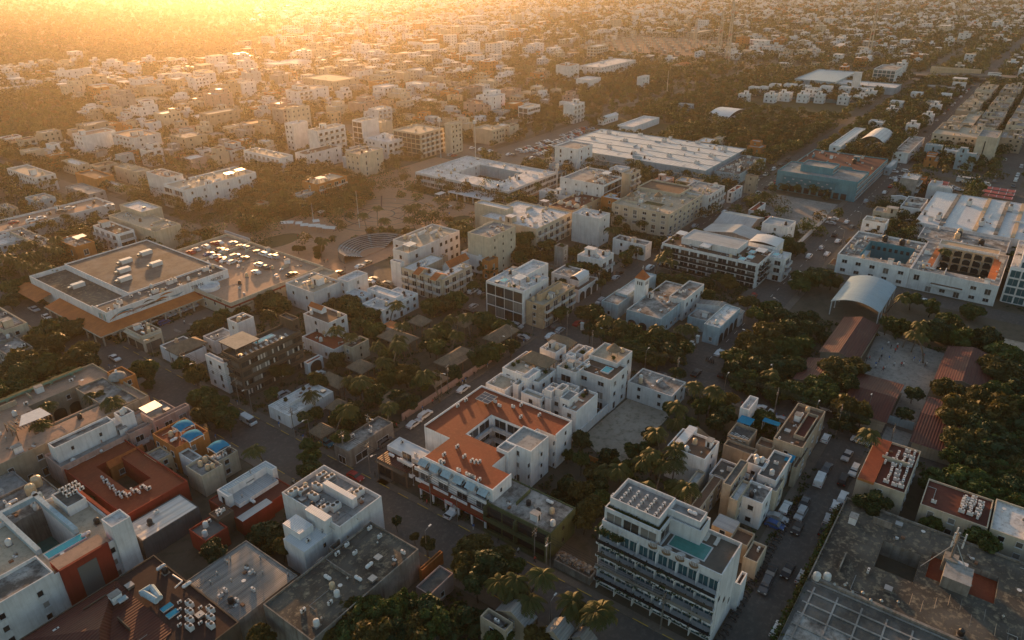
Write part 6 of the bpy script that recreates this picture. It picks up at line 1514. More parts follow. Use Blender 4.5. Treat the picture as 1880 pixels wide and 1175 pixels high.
C(0, 290); cars([(245, 1085, 'Y', 'pickup', 'silver'), (335, 1140, 'Y', 'sedan', 'white')]+[(1195+i*39, 1125-i*15, 'y', 'sedan', 'white') for i in range(6)]+[(1472, 1022, 'y', 'hatch', 'white'), (1110, 1155, 'y', 'sedan', 'silver'), (1060, 1170, 'y', 'sedan', 'white')])
C(0, 290); cars([(230, 450, 'x', 'suv', 'white'), (295, 430, 'x', 'hatch', 'white'), (100, 462, 'x', 'hatch', 'red'), (440, 385, 'x', 'suv', 'grey'), (500, 362, 'x', 'suv', 'silver'), (785, 340, 'x', 'sedan', 'white')], 5.22, 'on the pink rooftop car park')
C(300, 400, 6.2667); cars([(645, 282, 'y', 'sedan', 'white'), (590, 290, 'y', 'sedan', 'red'), (795, 290, 'x', 'hatch', 'silver'), (490, 332, 'y', 'suv', 'white'), (378, 362, 'y', 'sedan', 'silver'), (315, 392, 'y', 'sedan', 'red'), (525, 412, 'x', 'sedan', 'blue'), (600, 438, 'x', 'sedan', 'white'), (645, 362, 'x', 'sedan', 'black'), (700, 382, 'x', 'sedan', 'silver'), (665, 468, 'x', 'sedan', 'red'), (710, 488, 'x', 'sedan', 'white'), (790, 505, 'x', 'hatch', 'white'), (820, 440, 'x', 'suv', 'silver'), (922, 462, 'x', 'sedan', 'grey'), (885, 325, 'y', 'sedan', 'beige'), (930, 330, 'y', 'sedan', 'white'), (970, 342, 'y', 'sedan', 'grey'), (1085, 388, 'y', 'sedan', 'grey'), (1150, 415, 'y', 'suv', 'white'), (1225, 438, 'y', 'sedan', 'white'), (1280, 446, 'y', 'suv', 'silver'), (1100, 540, 'y', 'suv', 'white'), (1168, 562, 'y', 'sedan', 'grey'), (1065, 620, 'y', 'sedan', 'white'), (1478, 645, 'x', 'sedan', 'black'), (648, 580, 'y', 'hatch', 'silver')], 5.22, 'on the rooftop car park')
C(1400, 875); cars([(575, 150, 'x', 'suv', 'white'), (525, 210, 'x', 'hatch', 'white'), (472, 308, 'x', 'hatch', 'silver'), (447, 378, 'x', 'sedan', 'black'), (275, 265, 'X', 'suv', 'silver'), (250, 370, 'X', 'hatch', 'black'), (182, 672, 'X', 'sedan', 'black'), (110, 292, 'Y', 'sedan', 'silver'), (88, 345, 'Y', 'hatch', 'blue'), (412, 25, 'x', 'van', 'white'), (285, 722, 'x', 'hatch', 'silver'), (108, 1100, 'x', 'hatch', 'white'), (60, 690, 'X', 'sedan', 'black'), (20, 780, 'X', 'suv', 'grey'), (580, 20, 'x', 'suv', 'black'), (300, 190, 'X', 'sedan', 'grey')])
C(1400, 580); cars([(25, 672, 'Y', 'sedan', 'white'), (150, 748, 'Y', 'sedan', 'silver'), (240, 792, 'Y', 'suv', 'white'), (345, 812, 'Y', 'sedan', 'white'), (372, 786, 'Y', 'sedan', 'grey'), (705, 897, 'Y', 'sedan', 'white'), (608, 1002, 'X', 'sedan', 'silver'), (660, 1110, 'X', 'suv', 'white'), (462, 1092, 'x', 'sedan', 'grey')])
C(1400, 290); cars([(335, 705, 'x', 'suv', 'white'), (422, 645, 'x', 'hatch', 'silver'), (542, 595, 'x', 'sedan', 'white'), (605, 457, 'x', 'sedan', 'white'), (518, 550, 'x', 'sedan', 'black'), (742, 312, 'x', 'pickup', 'silver'), (510, 435, 'y', 'sedan', 'white'), (490, 465, 'y', 'sedan', 'silver'), (235, 887, 'y', 'sedan', 'beige'), (1155, 1025, 'y', 'sedan', 'white'), (940, 95, 'Y', 'pickup', 'white'), (1030, 95, 'Y', 'suv', 'white'), (985, 137, 'y', 'hatch', 'silver'), (940, 147, 'y', 'hatch', 'white'), (1370, 207, 'Y', 'sedan', 'silver'), (1412, 226, 'Y', 'sedan', 'white')])
cars([(1475, 172, 'Y', 'bus', 'white'), (1600, 192, 'Y', 'van', 'white'), (1062, 152, 'Y', 'van', 'white')])
C(940, 290); cars([(1815, 452, 'Y', 'bus', 'red'), (1835, 488, 'Y', 'bus', 'red'), (1790, 520, 'Y', 'bus', 'white'), (1315, 485, 'x', 'sedan', 'silver'), (1530, 390, 'x', 'suv', 'white'), (745, 858, 'x', 'sedan', 'silver'), (770, 825, 'x', 'sedan', 'black')])
C(1400, 0); cars([(915, 550, 'y', 'bus', 'white')]); car(848+4, 58, -math.pi/2, 'bus', 'car_white', 5.3, ctx='on the overpass at the far right')
C(470, 875); cars([(1420, 247, 'x', 'pickup', 'white'), (1378, 222, 'x', 'suv', 'black'), (725, 12, 'Y', 'sedan', 'black')])
C(470, 290); cars([(745, 777, 'x', 'sedan', 'white'), (800, 750, 'x', 'sedan', 'beige'), (605, 822, 'y', 'sedan', 'black'), (425, 802, 'y', 'suv', 'red'), (825, 887, 'y', 'sedan', 'white'), (1558, 957, 'x', 'suv', 'white'), (1625, 962, 'x', 'sedan', 'silver'), (1115, 975, 'y', 'sedan', 'grey'), (1562, 1065, 'x', 'hatch', 'silver'), (1380, 348, 'x', 'sedan', 'white')])
# rows of parked cars
def rowcars(axis, c, a, b, p, ang=None, z=.02, ctx=None, gap=6.2):
    t = a
    while t < b:
        if rnd.random() < p:
            x, y = (t, c) if axis == 'x' else (c, t)
            if 0 < proj(x, y)[0] < 1880 and 0 < proj(x, y)[1] < 1175: car(x, y, ang if ang is not None else ((0 if axis == 'x' else math.pi/2)+rnd.choice((0, math.pi))), None, None, z, near=math.hypot(x, y) < 330, ctx=ctx)
        t += gap*(.95+.2*rnd.random())
rowcars('x', 70.9, 190, 455, .22); rowcars('x', 61, 190, 455, .12); rowcars('x', 122, 190, 455, .45); rowcars('x', 113, 200, 455, .35); rowcars('x', 25.9, 104, 170, .12)
rowcars('y', 173.5, 120, 200, .5); rowcars('y', 182.6, 30, 60, .6); rowcars('x', 70, 470, 830, .35); rowcars('x', 18, 420, 700, .25); rowcars('x', 9, 430, 640, .3)
for r_ in range(5):
    rowcars('x', 246.5+r_*5.2, 368, 452, .78, math.pi/2, ctx='in the big car park left of the warehouse', gap=3.0)
rowcars('y', 337, 285, 328, .6, 0, gap=3.2); rowcars('y', 345, 245, 280, .5, 0, gap=3.4); rowcars('y', 359, 245, 340, .5, 0, gap=3.4)
# red and white fabric canopies of the bus stop park
C(1400, 290)
for k, (a1, b1) in enumerate([(1235, 165), (1225, 185), (1210, 205), (1705, 225), (1695, 250), (1680, 275)]):
    x, y = P(a1, b1, 2.6); m = MB(); m.face([(-2.5, -7, 2.5), (2.5, -7, 2.5), (2.5, 7, 2.7), (-2.5, 7, 2.7)], 'redcloth')
    for i in range(5): m.box(-2.5, -6.8+i*3.3, 2.71, 2.5, -6.6+i*3.3, 2.78, 'whitepaint')
    for i in (-2, 2):
        for j in (-6, 6): m.tube((i, j, 0), (i, j, 2.5), .08, 'metal', 4)
    single(m, 'parking_canopy', 'red fabric canopy over the upper right car park', 'canopy', (x, y, .02), 0, 'red canopies over the upper right car park')

# ---------------------------------------------------------------- people, bikes, street lamps
def person_mesh(shirt, trouser, stride):
    b = MB()
    def ring(z, rx, ry, x=0, y=0, n=8): return [(x+rx*math.cos(2*math.pi*k/n), y+ry*math.sin(2*math.pi*k/n), z) for k in range(n)]
    def loft(rs, m, cap=True):
        i = b.mi(m); base = len(b.v); n = len(rs[0])
        for r in rs: b.v += r
        for q in range(len(rs)-1):
            for k in range(n): b.f.append((base+q*n+k, base+q*n+(k+1) % n, base+(q+1)*n+(k+1) % n, base+(q+1)*n+k)); b.m.append(i)
        b.f.append(tuple(base+(len(rs)-1)*n+k for k in range(n))); b.m.append(i)
    s = stride
    loft([ring(0, .05, .1, s, -.09), ring(.08, .055, .055, s, -.09), ring(.48, .06, .06, s*.5, -.09), ring(.86, .09, .08, 0, -.08)], trouser)
    loft([ring(0, .05, .1, -s, .09), ring(.08, .055, .055, -s, .09), ring(.48, .06, .06, -s*.3, .09), ring(.86, .09, .08, 0, .08)], trouser)
    loft([ring(.84, .1, .16), ring(1.0, .1, .14), ring(1.3, .12, .2), ring(1.42, .09, .19), ring(1.47, .05, .06)], shirt)
    for sd in (-1, 1): loft([ring(1.41, .045, .045, 0, sd*.2), ring(1.1, .04, .04, sd*s*.4, sd*.24), ring(.85, .03, .03, sd*s+.05, sd*.22), ring(.78, .035, .02, sd*s+.07, sd*.22)], shirt)
    loft([ring(1.46, .05, .05), ring(1.52, .05, .05), ring(1.56, .075, .065), ring(1.64, .09, .075), ring(1.7, .085, .07), ring(1.74, .04, .04)], 'skin')
    loft([ring(1.64, .1, .085, -.02), ring(1.72, .095, .08, -.01), ring(1.77, .04, .04)], 'dark')
    return b.mesh('person', True)
PMS = [(s, t, person_mesh(m1, m2, st)) for s, t, m1, m2, st in (('dark shirt', 'dark trousers', 'dark', 'darkframe', .14), ('white shirt', 'dark trousers', 'whitecloth', 'dark', .2), ('blue shirt', 'beige trousers', 'bluepaint', 'cushion', .05), ('red shirt', 'black trousers', 'redcloth', 'dark', .24))]
def person(x, y, z=.03, ctx='walking', group=None):
    s, t, me = PMS[rnd.randrange(4)]; o = bpy.data.objects.new('person', me); COL.objects.link(o); o.location = (x, y, z); o.rotation_euler[2] = rnd.random()*6.3
    tag(o, 'person in '+s+' and '+t+' '+ctx, 'person', group); TOPS.append(o)
C(1400, 580)
for a1, b1 in [(905, 195), (925, 220), (970, 205), (955, 245), (970, 225), (860, 240), (855, 290), (910, 300), (838, 318), (815, 345), (948, 345), (1000, 345), (1015, 345), (1090, 305), (1130, 325), (1158, 285), (1170, 350), (1180, 345), (880, 370), (868, 378), (750, 310), (770, 300), (815, 360)]:
    person(*P(a1, b1, .9), .03, 'on the school playground', 'people playing on the school playground')
C(470, 290)
for a1, b1 in [(705, 430), (490, 740), (515, 735), (1390, 400), (640, 790), (300, 560), (880, 540), (560, 560), (1000, 300)]: person(*P(a1, b1, .9), .03, 'walking across the plaza', 'people walking across the plaza')
C(0, 580)
for a1, b1 in [(785, 362), (828, 370), (1325, 45), (1430, 80)]: person(*P(a1, b1, .9), .15, 'on the pavement near the corner pharmacy', 'people near the corner pharmacy')
def lamp_m():
    b = MB(); b.tube((0, 0, 0), (0, 0, 7.5), .09, 'metal', 6, .05); b.tube((0, 0, 7.5), (1.3, 0, 7.9), .04, 'metal', 5); b.box(1.1, -.14, 7.82, 1.8, .14, 7.95, 'acwhite'); return b
LMP = lamp_m().mesh('street_lamp')
for k in range(26):
    x, y, a1 = [(91.0, 34+k*24, math.pi), (100+(k-8)*27, 118.0, -math.pi/2), (200+(k-11)*28, 58.5, math.pi/2), (185.2, 20+(k-18)*26, math.pi), (171.2, 30+(k-20)*24, 0), (79, 20+(k-23)*30, 0)][0 if k < 8 else 1 if k < 11 else 2 if k < 18 else 3 if k < 20 else 4 if k < 23 else 5]
    o = bpy.data.objects.new('street_lamp', LMP); COL.objects.link(o); o.location = (x, y, .13); o.rotation_euler[2] = a1; tag(o, 'grey street lamp @', 'street lamp', 'street lamps along the roads'); TOPS.append(o)
def upole():
    b = MB(); b.tube((0, 0, 0), (0, 0, 9), .13, 'concrete', 6, .09); b.box(-.9, -.05, 8.2, .9, .05, 8.32, 'wood'); b.box(-.9, -.05, 7.6, .9, .05, 7.7, 'wood'); b.cyl(.35, .0, 6.6, 7.4, .22, 'metal', 8)
    for i in (-.8, -.3, .3, .8): b.cyl(i, 0, 8.33, 8.5, .04, 'acwhite', 6)
    return b.mesh('utility_pole')
UP = upole()
C(470, 580); ups = [P(820, 1130, 0), P(280, 870, 0)]; C(940, 875); ups += [P(245, 690, 0)]; C(940, 580); ups += [P(395, 140, 0)]; C(1400, 580); ups += [P(528, 850, 0)]; ups += [(91.3, 160), (171.3, 40), (171.3, 96), (160, 118.2), (130, 118.2)]
for x, y in ups:
    o = bpy.data.objects.new('utility_pole', UP); COL.objects.link(o); o.location = (x, y, .0); o.rotation_euler[2] = .3; tag(o, 'concrete utility pole with crossarms @', 'utility pole', 'utility poles along the streets'); TOPS.append(o)
# masts and the overpass, far
def mast(x, y, h, lab, lattice=True):
    m = MB(); w = 2.0
    for i in (-1, 1):
        for j in (-1, 1): m.tube((i*w, j*w, 0), (i*w*.35, j*w*.35, h), .42, 'cream', 4)
    n = int(h/4)
    for k in range(n):
        f = 1-.65*k/n; g = 1-.65*(k+1)/n
        for (a1, b1, c1, d1) in ((-1, -1, 1, -1), (1, -1, 1, 1), (1, 1, -1, 1), (-1, 1, -1, -1)): m.tube((a1*w*f, b1*w*f, k*h/n), (c1*w*g, d1*w*g, (k+1)*h/n), .22, 'redcloth' if k % 6 == 0 else 'cream', 4)
    for k in range(3): m.box(-1, -1, h-4-k*5, 1, 1, h-2.6-k*5, 'acwhite')
    single(m, 'radio_mast', lab, 'radio mast', (x, y, 0))
mast(870, 327, 62, 'tall lattice radio mast left of the substation'); mast(979, 198, 72, 'tallest thin radio mast at upper right'); mast(905, 352, 50, 'lattice mast with dishes right of tall mast'); mast(930, 395, 38, 'short lattice mast behind the substation')
C(940, 0); x, y = P(1110, 700, 0)
m = MB(); m.tube((0, 0, 0), (0, 0, 22), .2, 'acwhite', 6, .12); single(m, 'pole', 'thin white pole in the upper centre woods', 'pole', (x, y, 0))
C(470, 290)
for k, (a1, b1) in enumerate([(1330, 0), (1580, 20)]):
    x, y = P(a1, b1, 0); m = MB(); m.tube((0, 0, 0), (0, 0, 24), .25, 'acwhite', 6, .15); m.box(-.8, -.8, 22, .8, .8, 24, 'acwhite'); single(m, 'light_mast', ('tall floodlight mast left behind city hall', 'tall floodlight mast right behind city hall')[k], 'mast', (x, y, 0))
C(940, 290); x, y = P(322, 260, 0); m = MB(); m.tube((0, 0, 0), (0, 0, 16), .22, 'acwhite', 6, .12)
for t in (0, 2.1, 4.2): m.box(.7*math.cos(t)-.2, .7*math.sin(t)-.2, 13.5, .7*math.cos(t)+.2, .7*math.sin(t)+.2, 15.8, 'acwhite')
single(m, 'phone_mast', 'white phone mast beside the roof garden hotel', 'mast', (x, y, 0))
br = thing('overpass', 'long grey concrete overpass crossing the upper right', 'overpass', (842, -300, 0)); omark(840, -300, 874, 100, 3)
m = MB(); m.box(842, -300, 4.2, 866, 78, 5.2, 'concrete', 'asphalt_pale'); m.box(841.6, -300, 4.8, 841.99, 78, 6.1, 'concrete'); rel(m, 'deck', br)
for k in range(14): m = MB(); m.box(845, -290+k*27, 0, 863, -288+k*27, 4.19, 'concrete'); rel(m, 'pier', br)
m = MB(); m.face([(842, 78.01, 5.2), (866, 78.01, 5.2), (866, 150, .2), (842, 150, .2)], 'asphalt_pale'); rel(m, 'ramp', br)
rr = random.Random(77)
ss = thing('substation', 'field of grey lattice gantries in an open electrical substation', 'substation', (880, 385, 0)); 
for i in range(6):
    for j in range(9):
        m = MB(); x, y = 885+i*28, 392+j*17
        for t in (0, 10): m.tube((x, y+t, 0), (x, y+t, 11+rr.random()*3), .3, 'metal', 4)
        m.tube((x, y, 10), (x, y+10, 10), .25, 'metal', 4); m.box(x-2, y+3, 0, x+2, y+7, 3.5, 'metal'); rel(m, 'gantry', ss)

wr = MB()
def wire(p, q, sag=.7, n=6):
    pr = None
    for i in range(n+1):
        t = i/n; v = Vector(p).lerp(Vector(q), t); v.z -= sag*4*t*(1-t)
        if pr is not None: wr.tube(pr, v, .035, 'rubber', 3)
        pr = v
xs_ = [100, 130, 160, 186, 214, 244]
for dy_ in (-.8, -.3, .3, .8):
    for a1, b1 in zip(xs_[:-1], xs_[1:]): wire((a1, 118.2+dy_, 8.4), (b1, 118.2+dy_, 8.4))
    for a1, b1 in ((34, 62), (62, 90), (90, 118), (118, 150), (150, 185)): wire((91.3+dy_, a1, 8.4), (91.3+dy_, b1, 8.4))
    for a1, b1 in ((12, 40), (40, 68), (68, 96), (96, 118)): wire((171.3+dy_, a1, 8.4), (171.3+dy_, b1, 8.4))
single(wr, 'overhead_cables', 'black overhead power cables strung between the street poles', 'cables')
for x, y in [(100, 118.2), (186, 118.2), (214, 118.2), (244, 118.2), (91.3, 34), (91.3, 62), (91.3, 90), (91.3, 118), (91.3, 185), (171.3, 12), (171.3, 68), (171.3, 118)]:
    o = bpy.data.objects.new('utility_pole', UP); COL.objects.link(o); o.location = (x, y, .0); o.rotation_euler[2] = 0 if x in (91.3, 171.3) else math.pi/2; tag(o, 'concrete utility pole with crossarms @', 'utility pole', 'utility poles along the streets'); TOPS.append(o)

def bike_m():
    b = MB()
    for x in (-.62, .62):
        for k in range(10):
            a0, a1 = k*.6283, (k+1)*.6283; b.tube((x+.28*math.cos(a0), 0, .3+.28*math.sin(a0)), (x+.28*math.cos(a1), 0, .3+.28*math.sin(a1)), .05, 'rubber', 4)
    b.box(-.35, -.13, .35, .3, .13, .65, 'metal'); b.box(-.75, -.13, .72, .1, .13, .82, 'dark'); b.box(.05, -.16, .65, .45, .16, .95, 'darkframe'); b.tube((.62, 0, .3), (.4, 0, 1.05), .04, 'metal', 5); b.tube((.4, -.35, 1.08), (.4, .35, 1.08), .025, 'rubber', 5)
    return b.mesh('motorbike')
BK = bike_m()
C(940, 875)
bk = []
for k in range(30): bk.append((92.5+k*1.55+rnd.random()*.5, 24.2, 1.35, 'motorbike @'))
C(940, 580)
for k in range(5): x, y = P(1400+k*12, 310+k*4, .5); bk.append((x, y, .3, 'motorbike @'))
for k in range(8): bk.append((78.6, 112+k*1.3, 0, 'motorbike @'))
for x, y, a1, lab in bk:
    if any(abs(x-p)+abs(y-q) < 1.4 for p, q in carpos): continue
    o = bpy.data.objects.new('motorbike', BK); COL.objects.link(o); o.location = (x, y, .02 if x > 80 else .131); o.rotation_euler[2] = a1+rnd.uniform(-.15, .15); tag(o, 'small dark motorbike parked at the kerb @', 'motorbike', 'motorbikes parked at the kerbs'); TOPS.append(o)
for k in range(46):
    side = rnd.randrange(4)
    x, y = [(78.2, rnd.uniform(20, 210)), (91.2, rnd.uniform(28, 200)), (rnd.uniform(95, 168), 117.6), (171.1, rnd.uniform(30, 100))][side]
    person(x, y, .14, 'walking on the pavement @', 'people walking on the pavements')
# ---------------------------------------------------------------- vegetation
def crown_mesh(seed, n=900, s=.55, flat=.75, mat='leaf', clumps=15):
    r = np.random.RandomState(seed)
    cc = r.normal(size=(clumps, 3)); cc /= np.linalg.norm(cc, axis=1)[:, None]; cc *= (r.rand(clumps, 1)**.4)*.86; cc[:, 2] = cc[:, 2]*flat
    cr = .16+.26*r.rand(clumps)
    idx = r.randint(0, clumps, n); d = r.normal(size=(n, 3)); d /= np.linalg.norm(d, axis=1)[:, None]; d[:, 2] = np.where(r.rand(n) < .72, np.abs(d[:, 2]), d[:, 2])
    rad = cr[idx]*(.72+.33*r.rand(n)); p = cc[idx]+d*rad[:, None]; p[:, 2] *= .85
    nn = d+r.normal(size=(n, 3))*.55; nn /= np.linalg.norm(nn, axis=1)[:, None]
    t = np.cross(nn, r.normal(size=(n, 3))); t /= np.linalg.norm(t, axis=1)[:, None]; u = np.cross(nn, t)
    sz = (s*(.5+.8*r.rand(n)))[:, None]*.11
    v = np.stack([p-t*sz*1.3, p-u*sz*.8, p+t*sz*1.3, p+u*sz*.8], 1).reshape(-1, 3)
    return quadmesh('crown', v, n, [mat])
def quadmesh(name, v, n, mats, mi=None):
    me = bpy.data.meshes.new(name); me.vertices.add(len(v)); me.vertices.foreach_set('co', v.astype(np.float32).ravel())
    me.loops.add(4*n); me.loops.foreach_set('vertex_index', np.arange(4*n, dtype=np.int32)); me.polygons.add(n)
    me.polygons.foreach_set('loop_start', np.arange(0, 4*n, 4, dtype=np.int32)); me.polygons.foreach_set('loop_total', np.full(n, 4, np.int32))
    for m in mats: me.materials.append(M(m))
    if mi is not None: me.polygons.foreach_set('material_index', mi.astype(np.int32))
    me.update(calc_edges=True); return me
CR = [crown_mesh(20+i, 4200, 1.15, (.8, .65, .95, .7, .6, .85)[i], ('leaf', 'leaf_dark', 'leaf', 'leaf_gold', 'leaf_dark', 'leaf')[i], (26, 18, 34, 22, 30, 16)[i]) for i in range(6)]
def trunk_mesh(seed):
    r = random.Random(seed); b = MB(); b.tube((0, 0, 0), (.1, 0, .55), .055, 'bark', 7, .035)
    for k in range(5):
        a = k*1.26+r.random(); b.tube((.1, 0, .5), (.1+.45*math.cos(a), .45*math.sin(a), .85+.25*r.random()), .028, 'bark', 5, .01)
    return b.mesh('trunk', True)
TR = [trunk_mesh(i) for i in range(3)]
def palm_crown(seed, nf=17, L=1.0):
    r = random.Random(seed); b = MB()
    for k in range(nf):
        a = 2*math.pi*k/nf+r.uniform(-.15, .15); up = r.uniform(-.1, .8); l = L*r.uniform(.85, 1.1); pts = []
        for i in range(7):
            t = i/6; pts.append(Vector((math.cos(a)*l*t*(1-.12*t), math.sin(a)*l*t*(1-.12*t), l*(up*t-(.55+up*.65)*t*t))))
        sd = Vector((-math.sin(a), math.cos(a), 0))
        for i in range(6):
            p, q = pts[i], pts[i+1]; w = .17*math.sin(math.pi*min(1, (i+.8)/6.5))+.03
            for s in (-1, 1):
                for jx in range(2):
                    pp = p.lerp(q, jx*.5); qq = p.lerp(q, jx*.5+.38)
                    b.face([pp, qq, qq+sd*s*w+Vector((0, 0, -w*.8))+(q-p)*.3, pp+sd*s*w+Vector((0, 0, -w*.8))+(q-p)*.25], 'leaf_palm')
    for k in range(6):
        a = k; b.cyl(.05*math.cos(a), .05*math.sin(a), -.1, -.02, .03, 'wood', 6)
    return b.mesh('crown')
PC = [palm_crown(i) for i in range(4)]
def palm_trunk(seed):
    r = random.Random(seed); b = MB(); x = y = 0; n = 5; dx, dy = r.uniform(-.05, .05), r.uniform(-.05, .05)
    for k in range(n): b.tube((x, y, k/n), (x+dx*(k+1)*.5, y+dy*(k+1)*.5, (k+1)/n), .5*(.06-.006*k), 'palmbark', 7, .5*(.056-.006*k)); x += dx*(k+1)*.5; y += dy*(k+1)*.5
    return b.mesh('trunk', True), (x, y)
PT = [palm_trunk(i) for i in range(3)]
trees = []; NT = [0]
def palm(x, y, h=None, s=None, z=0):
    h = h or rnd.uniform(6, 10); s = s or rnd.uniform(2.9, 3.7); k = rnd.randrange(3); tm, (ox, oy) = PT[k]
    o = bpy.data.objects.new('palm_tree', None); COL.objects.link(o); o.location = (x, y, z); o.rotation_euler[2] = rnd.random()*6.28
    part('trunk', tm, o, (0, 0, 0), 0, (h, h, h)); part('crown', PC[rnd.randrange(4)], o, (ox*h, oy*h, h), rnd.random()*6, (s, s, s*rnd.uniform(.85, 1.15)))
    tag(o, ('tall' if h > 8.6 else 'slender' if s < 2.6 else 'broad fronded')+' palm tree @', 'palm tree', 'palm trees'); TOPS.append(o)
def tree(x, y, rad=None, h=None, k=None):
    trees.append((x, y, rad or rnd.uniform(2.4, 4.0), h or rnd.uniform(5, 8), k))
def crownpx(lst):
    for it in lst:
        a1, b1, rp = it[:3]; h = it[3] if len(it) > 3 else 6.5
        x, y = P(a1, b1, h*.75); omark(x-2, y-2, x+2, y+2, 3) if occ[int((x+100)/2), int((y+100)/2)] == 0 else None; d = math.sqrt(x*x+y*y+H*H); tree(x, y, rp/OS*d/FO, h, it[4] if len(it) > 4 else None)
C(0, 580); crownpx([(380, 70, 110), (300, 150, 120, 8), (190, 270, 130, 8, 3), (90, 330, 110, 7, 3), (280, 310, 120, 7, 0), (600, 230, 100, 8, 3), (520, 290, 90), (640, 310, 70), (480, 60, 100), (1030, 370, 85, 7, 2), (1320, 340, 70), (1400, 400, 80), (1450, 560, 80), (1540, 620, 100, 7), (1480, 700, 90, 7, 3), (1600, 700, 90), (20, 420, 80), (60, 480, 90), (150, 440, 90), (1060, 480, 40, 3), (1640, 760, 60), (720, 690, 40, 3)])
C(470, 580); crownpx([(1080, 400, 100, 7, 3), (1280, 430, 70, 6, 3), (770, 480, 90), (1000, 560, 90), (1080, 600, 80), (880, 540, 90), (960, 440, 80), (1180, 480, 70), (1620, 270, 90), (1700, 230, 80), (1830, 200, 80), (820, 720, 60, 4.5, 3), (390, 930, 60, 6), (380, 1010, 70, 6), (1330, 120, 80), (1250, 200, 70), (960, 330, 70), (1780, 60, 90), (760, 40, 80), (840, 90, 80), (610, 880, 50), (120, 560, 50), (420, 690, 60, 4), (1330, 80, 70), (1650, 10, 90), (690, 660, 70), (850, 800, 50, 4), (380, 1100, 80, 7, 4)])
C(940, 580); crownpx([(560, 100, 60), (650, 130, 60), (760, 130, 80), (850, 180, 90), (960, 170, 90), (1050, 200, 90), (1150, 230, 90), (950, 250, 80), (1050, 290, 80), (1200, 300, 70), (860, 110, 80), (1250, 220, 60), (1000, 120, 80), (1110, 150, 70), (1740, 180, 130, 8, 3), (1640, 280, 110), (1830, 90, 90, 8, 3), (1600, 370, 90), (1780, 320, 120), (1860, 230, 100), (1700, 440, 110), (1830, 450, 110), (1440, 620, 80), (1530, 680, 80), (1480, 740, 80), (500, 880, 75, 7, 4), (400, 990, 50, 4), (500, 1030, 60), (600, 1120, 90, 6, 3), (1350, 640, 70), (1270, 760, 60, 5), (1560, 600, 60)])
C(1400, 580); crownpx([(60, 90, 90, 8, 3), (200, 70, 120), (330, 60, 120), (120, 200, 110), (260, 180, 110), (80, 330, 120), (200, 330, 100), (560, 350, 110, 8, 3), (680, 340, 90, 7, 3), (540, 450, 100), (420, 470, 110), (470, 560, 90), (650, 640, 110, 8, 3), (600, 720, 110), (720, 720, 70), (380, 570, 80), (240, 520, 80), (100, 520, 90), (1090, 545, 50, 5, 4), (1030, 690, 55, 5, 4), (1620, 130, 100), (1760, 230, 110), (1690, 340, 110, 8, 3), (1600, 560, 110, 8, 3), (1450, 640, 120, 8, 3), (1350, 500, 80, 6, 3), (1700, 650, 130, 8, 3), (1830, 520, 120), (1560, 760, 130, 8), (1400, 720, 110, 8, 3), (1720, 820, 130), (1850, 760, 110), (1600, 920, 130, 8), (1480, 860, 110, 8, 3), (1780, 980, 130), (1650, 1070, 130), (1850, 1100, 110), (1500, 1040, 110), (1380, 1000, 80), (1250, 60, 100, 8), (1400, 120, 90), (1150, 110, 60), (1000, 60, 70), (900, 40, 60), (10, 250, 90), (1350, 50, 90)])
C(1400, 875); crownpx([(1280, 20, 100), (1500, -10, 110), (1700, 60, 120), (1850, 150, 110), (1800, -40, 120), (1580, 90, 90)])
C(470, 875); crownpx([(680, 960, 110, 8, 3), (800, 940, 110, 8), (930, 990, 120, 9), (1060, 950, 120, 8), (1200, 960, 120, 8), (700, 1090, 120, 8), (850, 1120, 120, 9, 3), (1000, 1110, 120, 8), (1150, 1100, 120, 8, 3), (1290, 1050, 110, 8), (560, 1120, 100, 7), (1600, 520, 130, 8, 3), (1500, 640, 120, 8), (1680, 640, 130, 9), (1760, 560, 90, 7, 3), (1590, 740, 100, 8), (1230, 480, 60, 5, 3), (1010, 320, 35, 4), (1140, 430, 30, 3), (1380, 1130, 80)])
C(940, 875); crownpx([(500, 90, 90, 7, 3), (560, 200, 100, 7, 3), (520, 300, 90, 6, 3), (620, 60, 80), (640, 150, 60), (30, 640, 70), (400, 180, 60, 4), (330, 130, 60, 4), (1140, 90, 50)])
C(470, 290); crownpx([(60, 120, 90), (130, 180, 100, 9, 3), (220, 240, 90), (300, 290, 90), (90, 260, 90), (180, 330, 100), (60, 380, 90), (340, 350, 90), (130, 470, 80, 8, 3), (20, 460, 80), (340, 570, 55, 6, 3), (460, 590, 40, 5), (520, 350, 70), (560, 410, 60), (580, 230, 70, 7, 3), (660, 210, 60, 7, 3), (700, 260, 60), (920, 110, 70), (1060, 80, 60, 6, 3), (960, 60, 70), (820, 170, 40), (1200, 370, 90, 9, 3), (1250, 430, 80, 8), (1150, 420, 60), (1660, 190, 80, 9, 3), (1640, 260, 60), (700, 570, 35, 3), (560, 570, 30, 3), (360, 790, 40, 4), (550, 1040, 80), (650, 1030, 90), (720, 1080, 80), (840, 1110, 60), (1250, 1040, 80), (1350, 1020, 90), (1440, 1000, 80), (1560, 920, 40), (1670, 770, 70), (600, 1130, 60), (150, 1020, 90), (90, 990, 60), (1300, 420, 60), (1440, 480, 50), (1500, 530, 50), (440, 690, 30, 3), (250, 50, 80), (340, 160, 60)])
C(470, 290); crownpx([(760, 220, 60), (800, 265, 50), (640, 330, 60), (690, 400, 50, 5), (1100, 190, 50), (1000, 170, 55), (1330, 330, 50), (1380, 285, 45), (1450, 330, 50), (830, 505, 40, 4), (900, 512, 35, 3.5), (980, 508, 40, 3.5), (1080, 505, 40, 3.5), (1290, 410, 60), (720, 300, 60), (900, 190, 50), (1380, 420, 50), (600, 480, 45), (450, 640, 40, 4), (300, 640, 40, 4), (1160, 280, 40), (1040, 260, 35)])
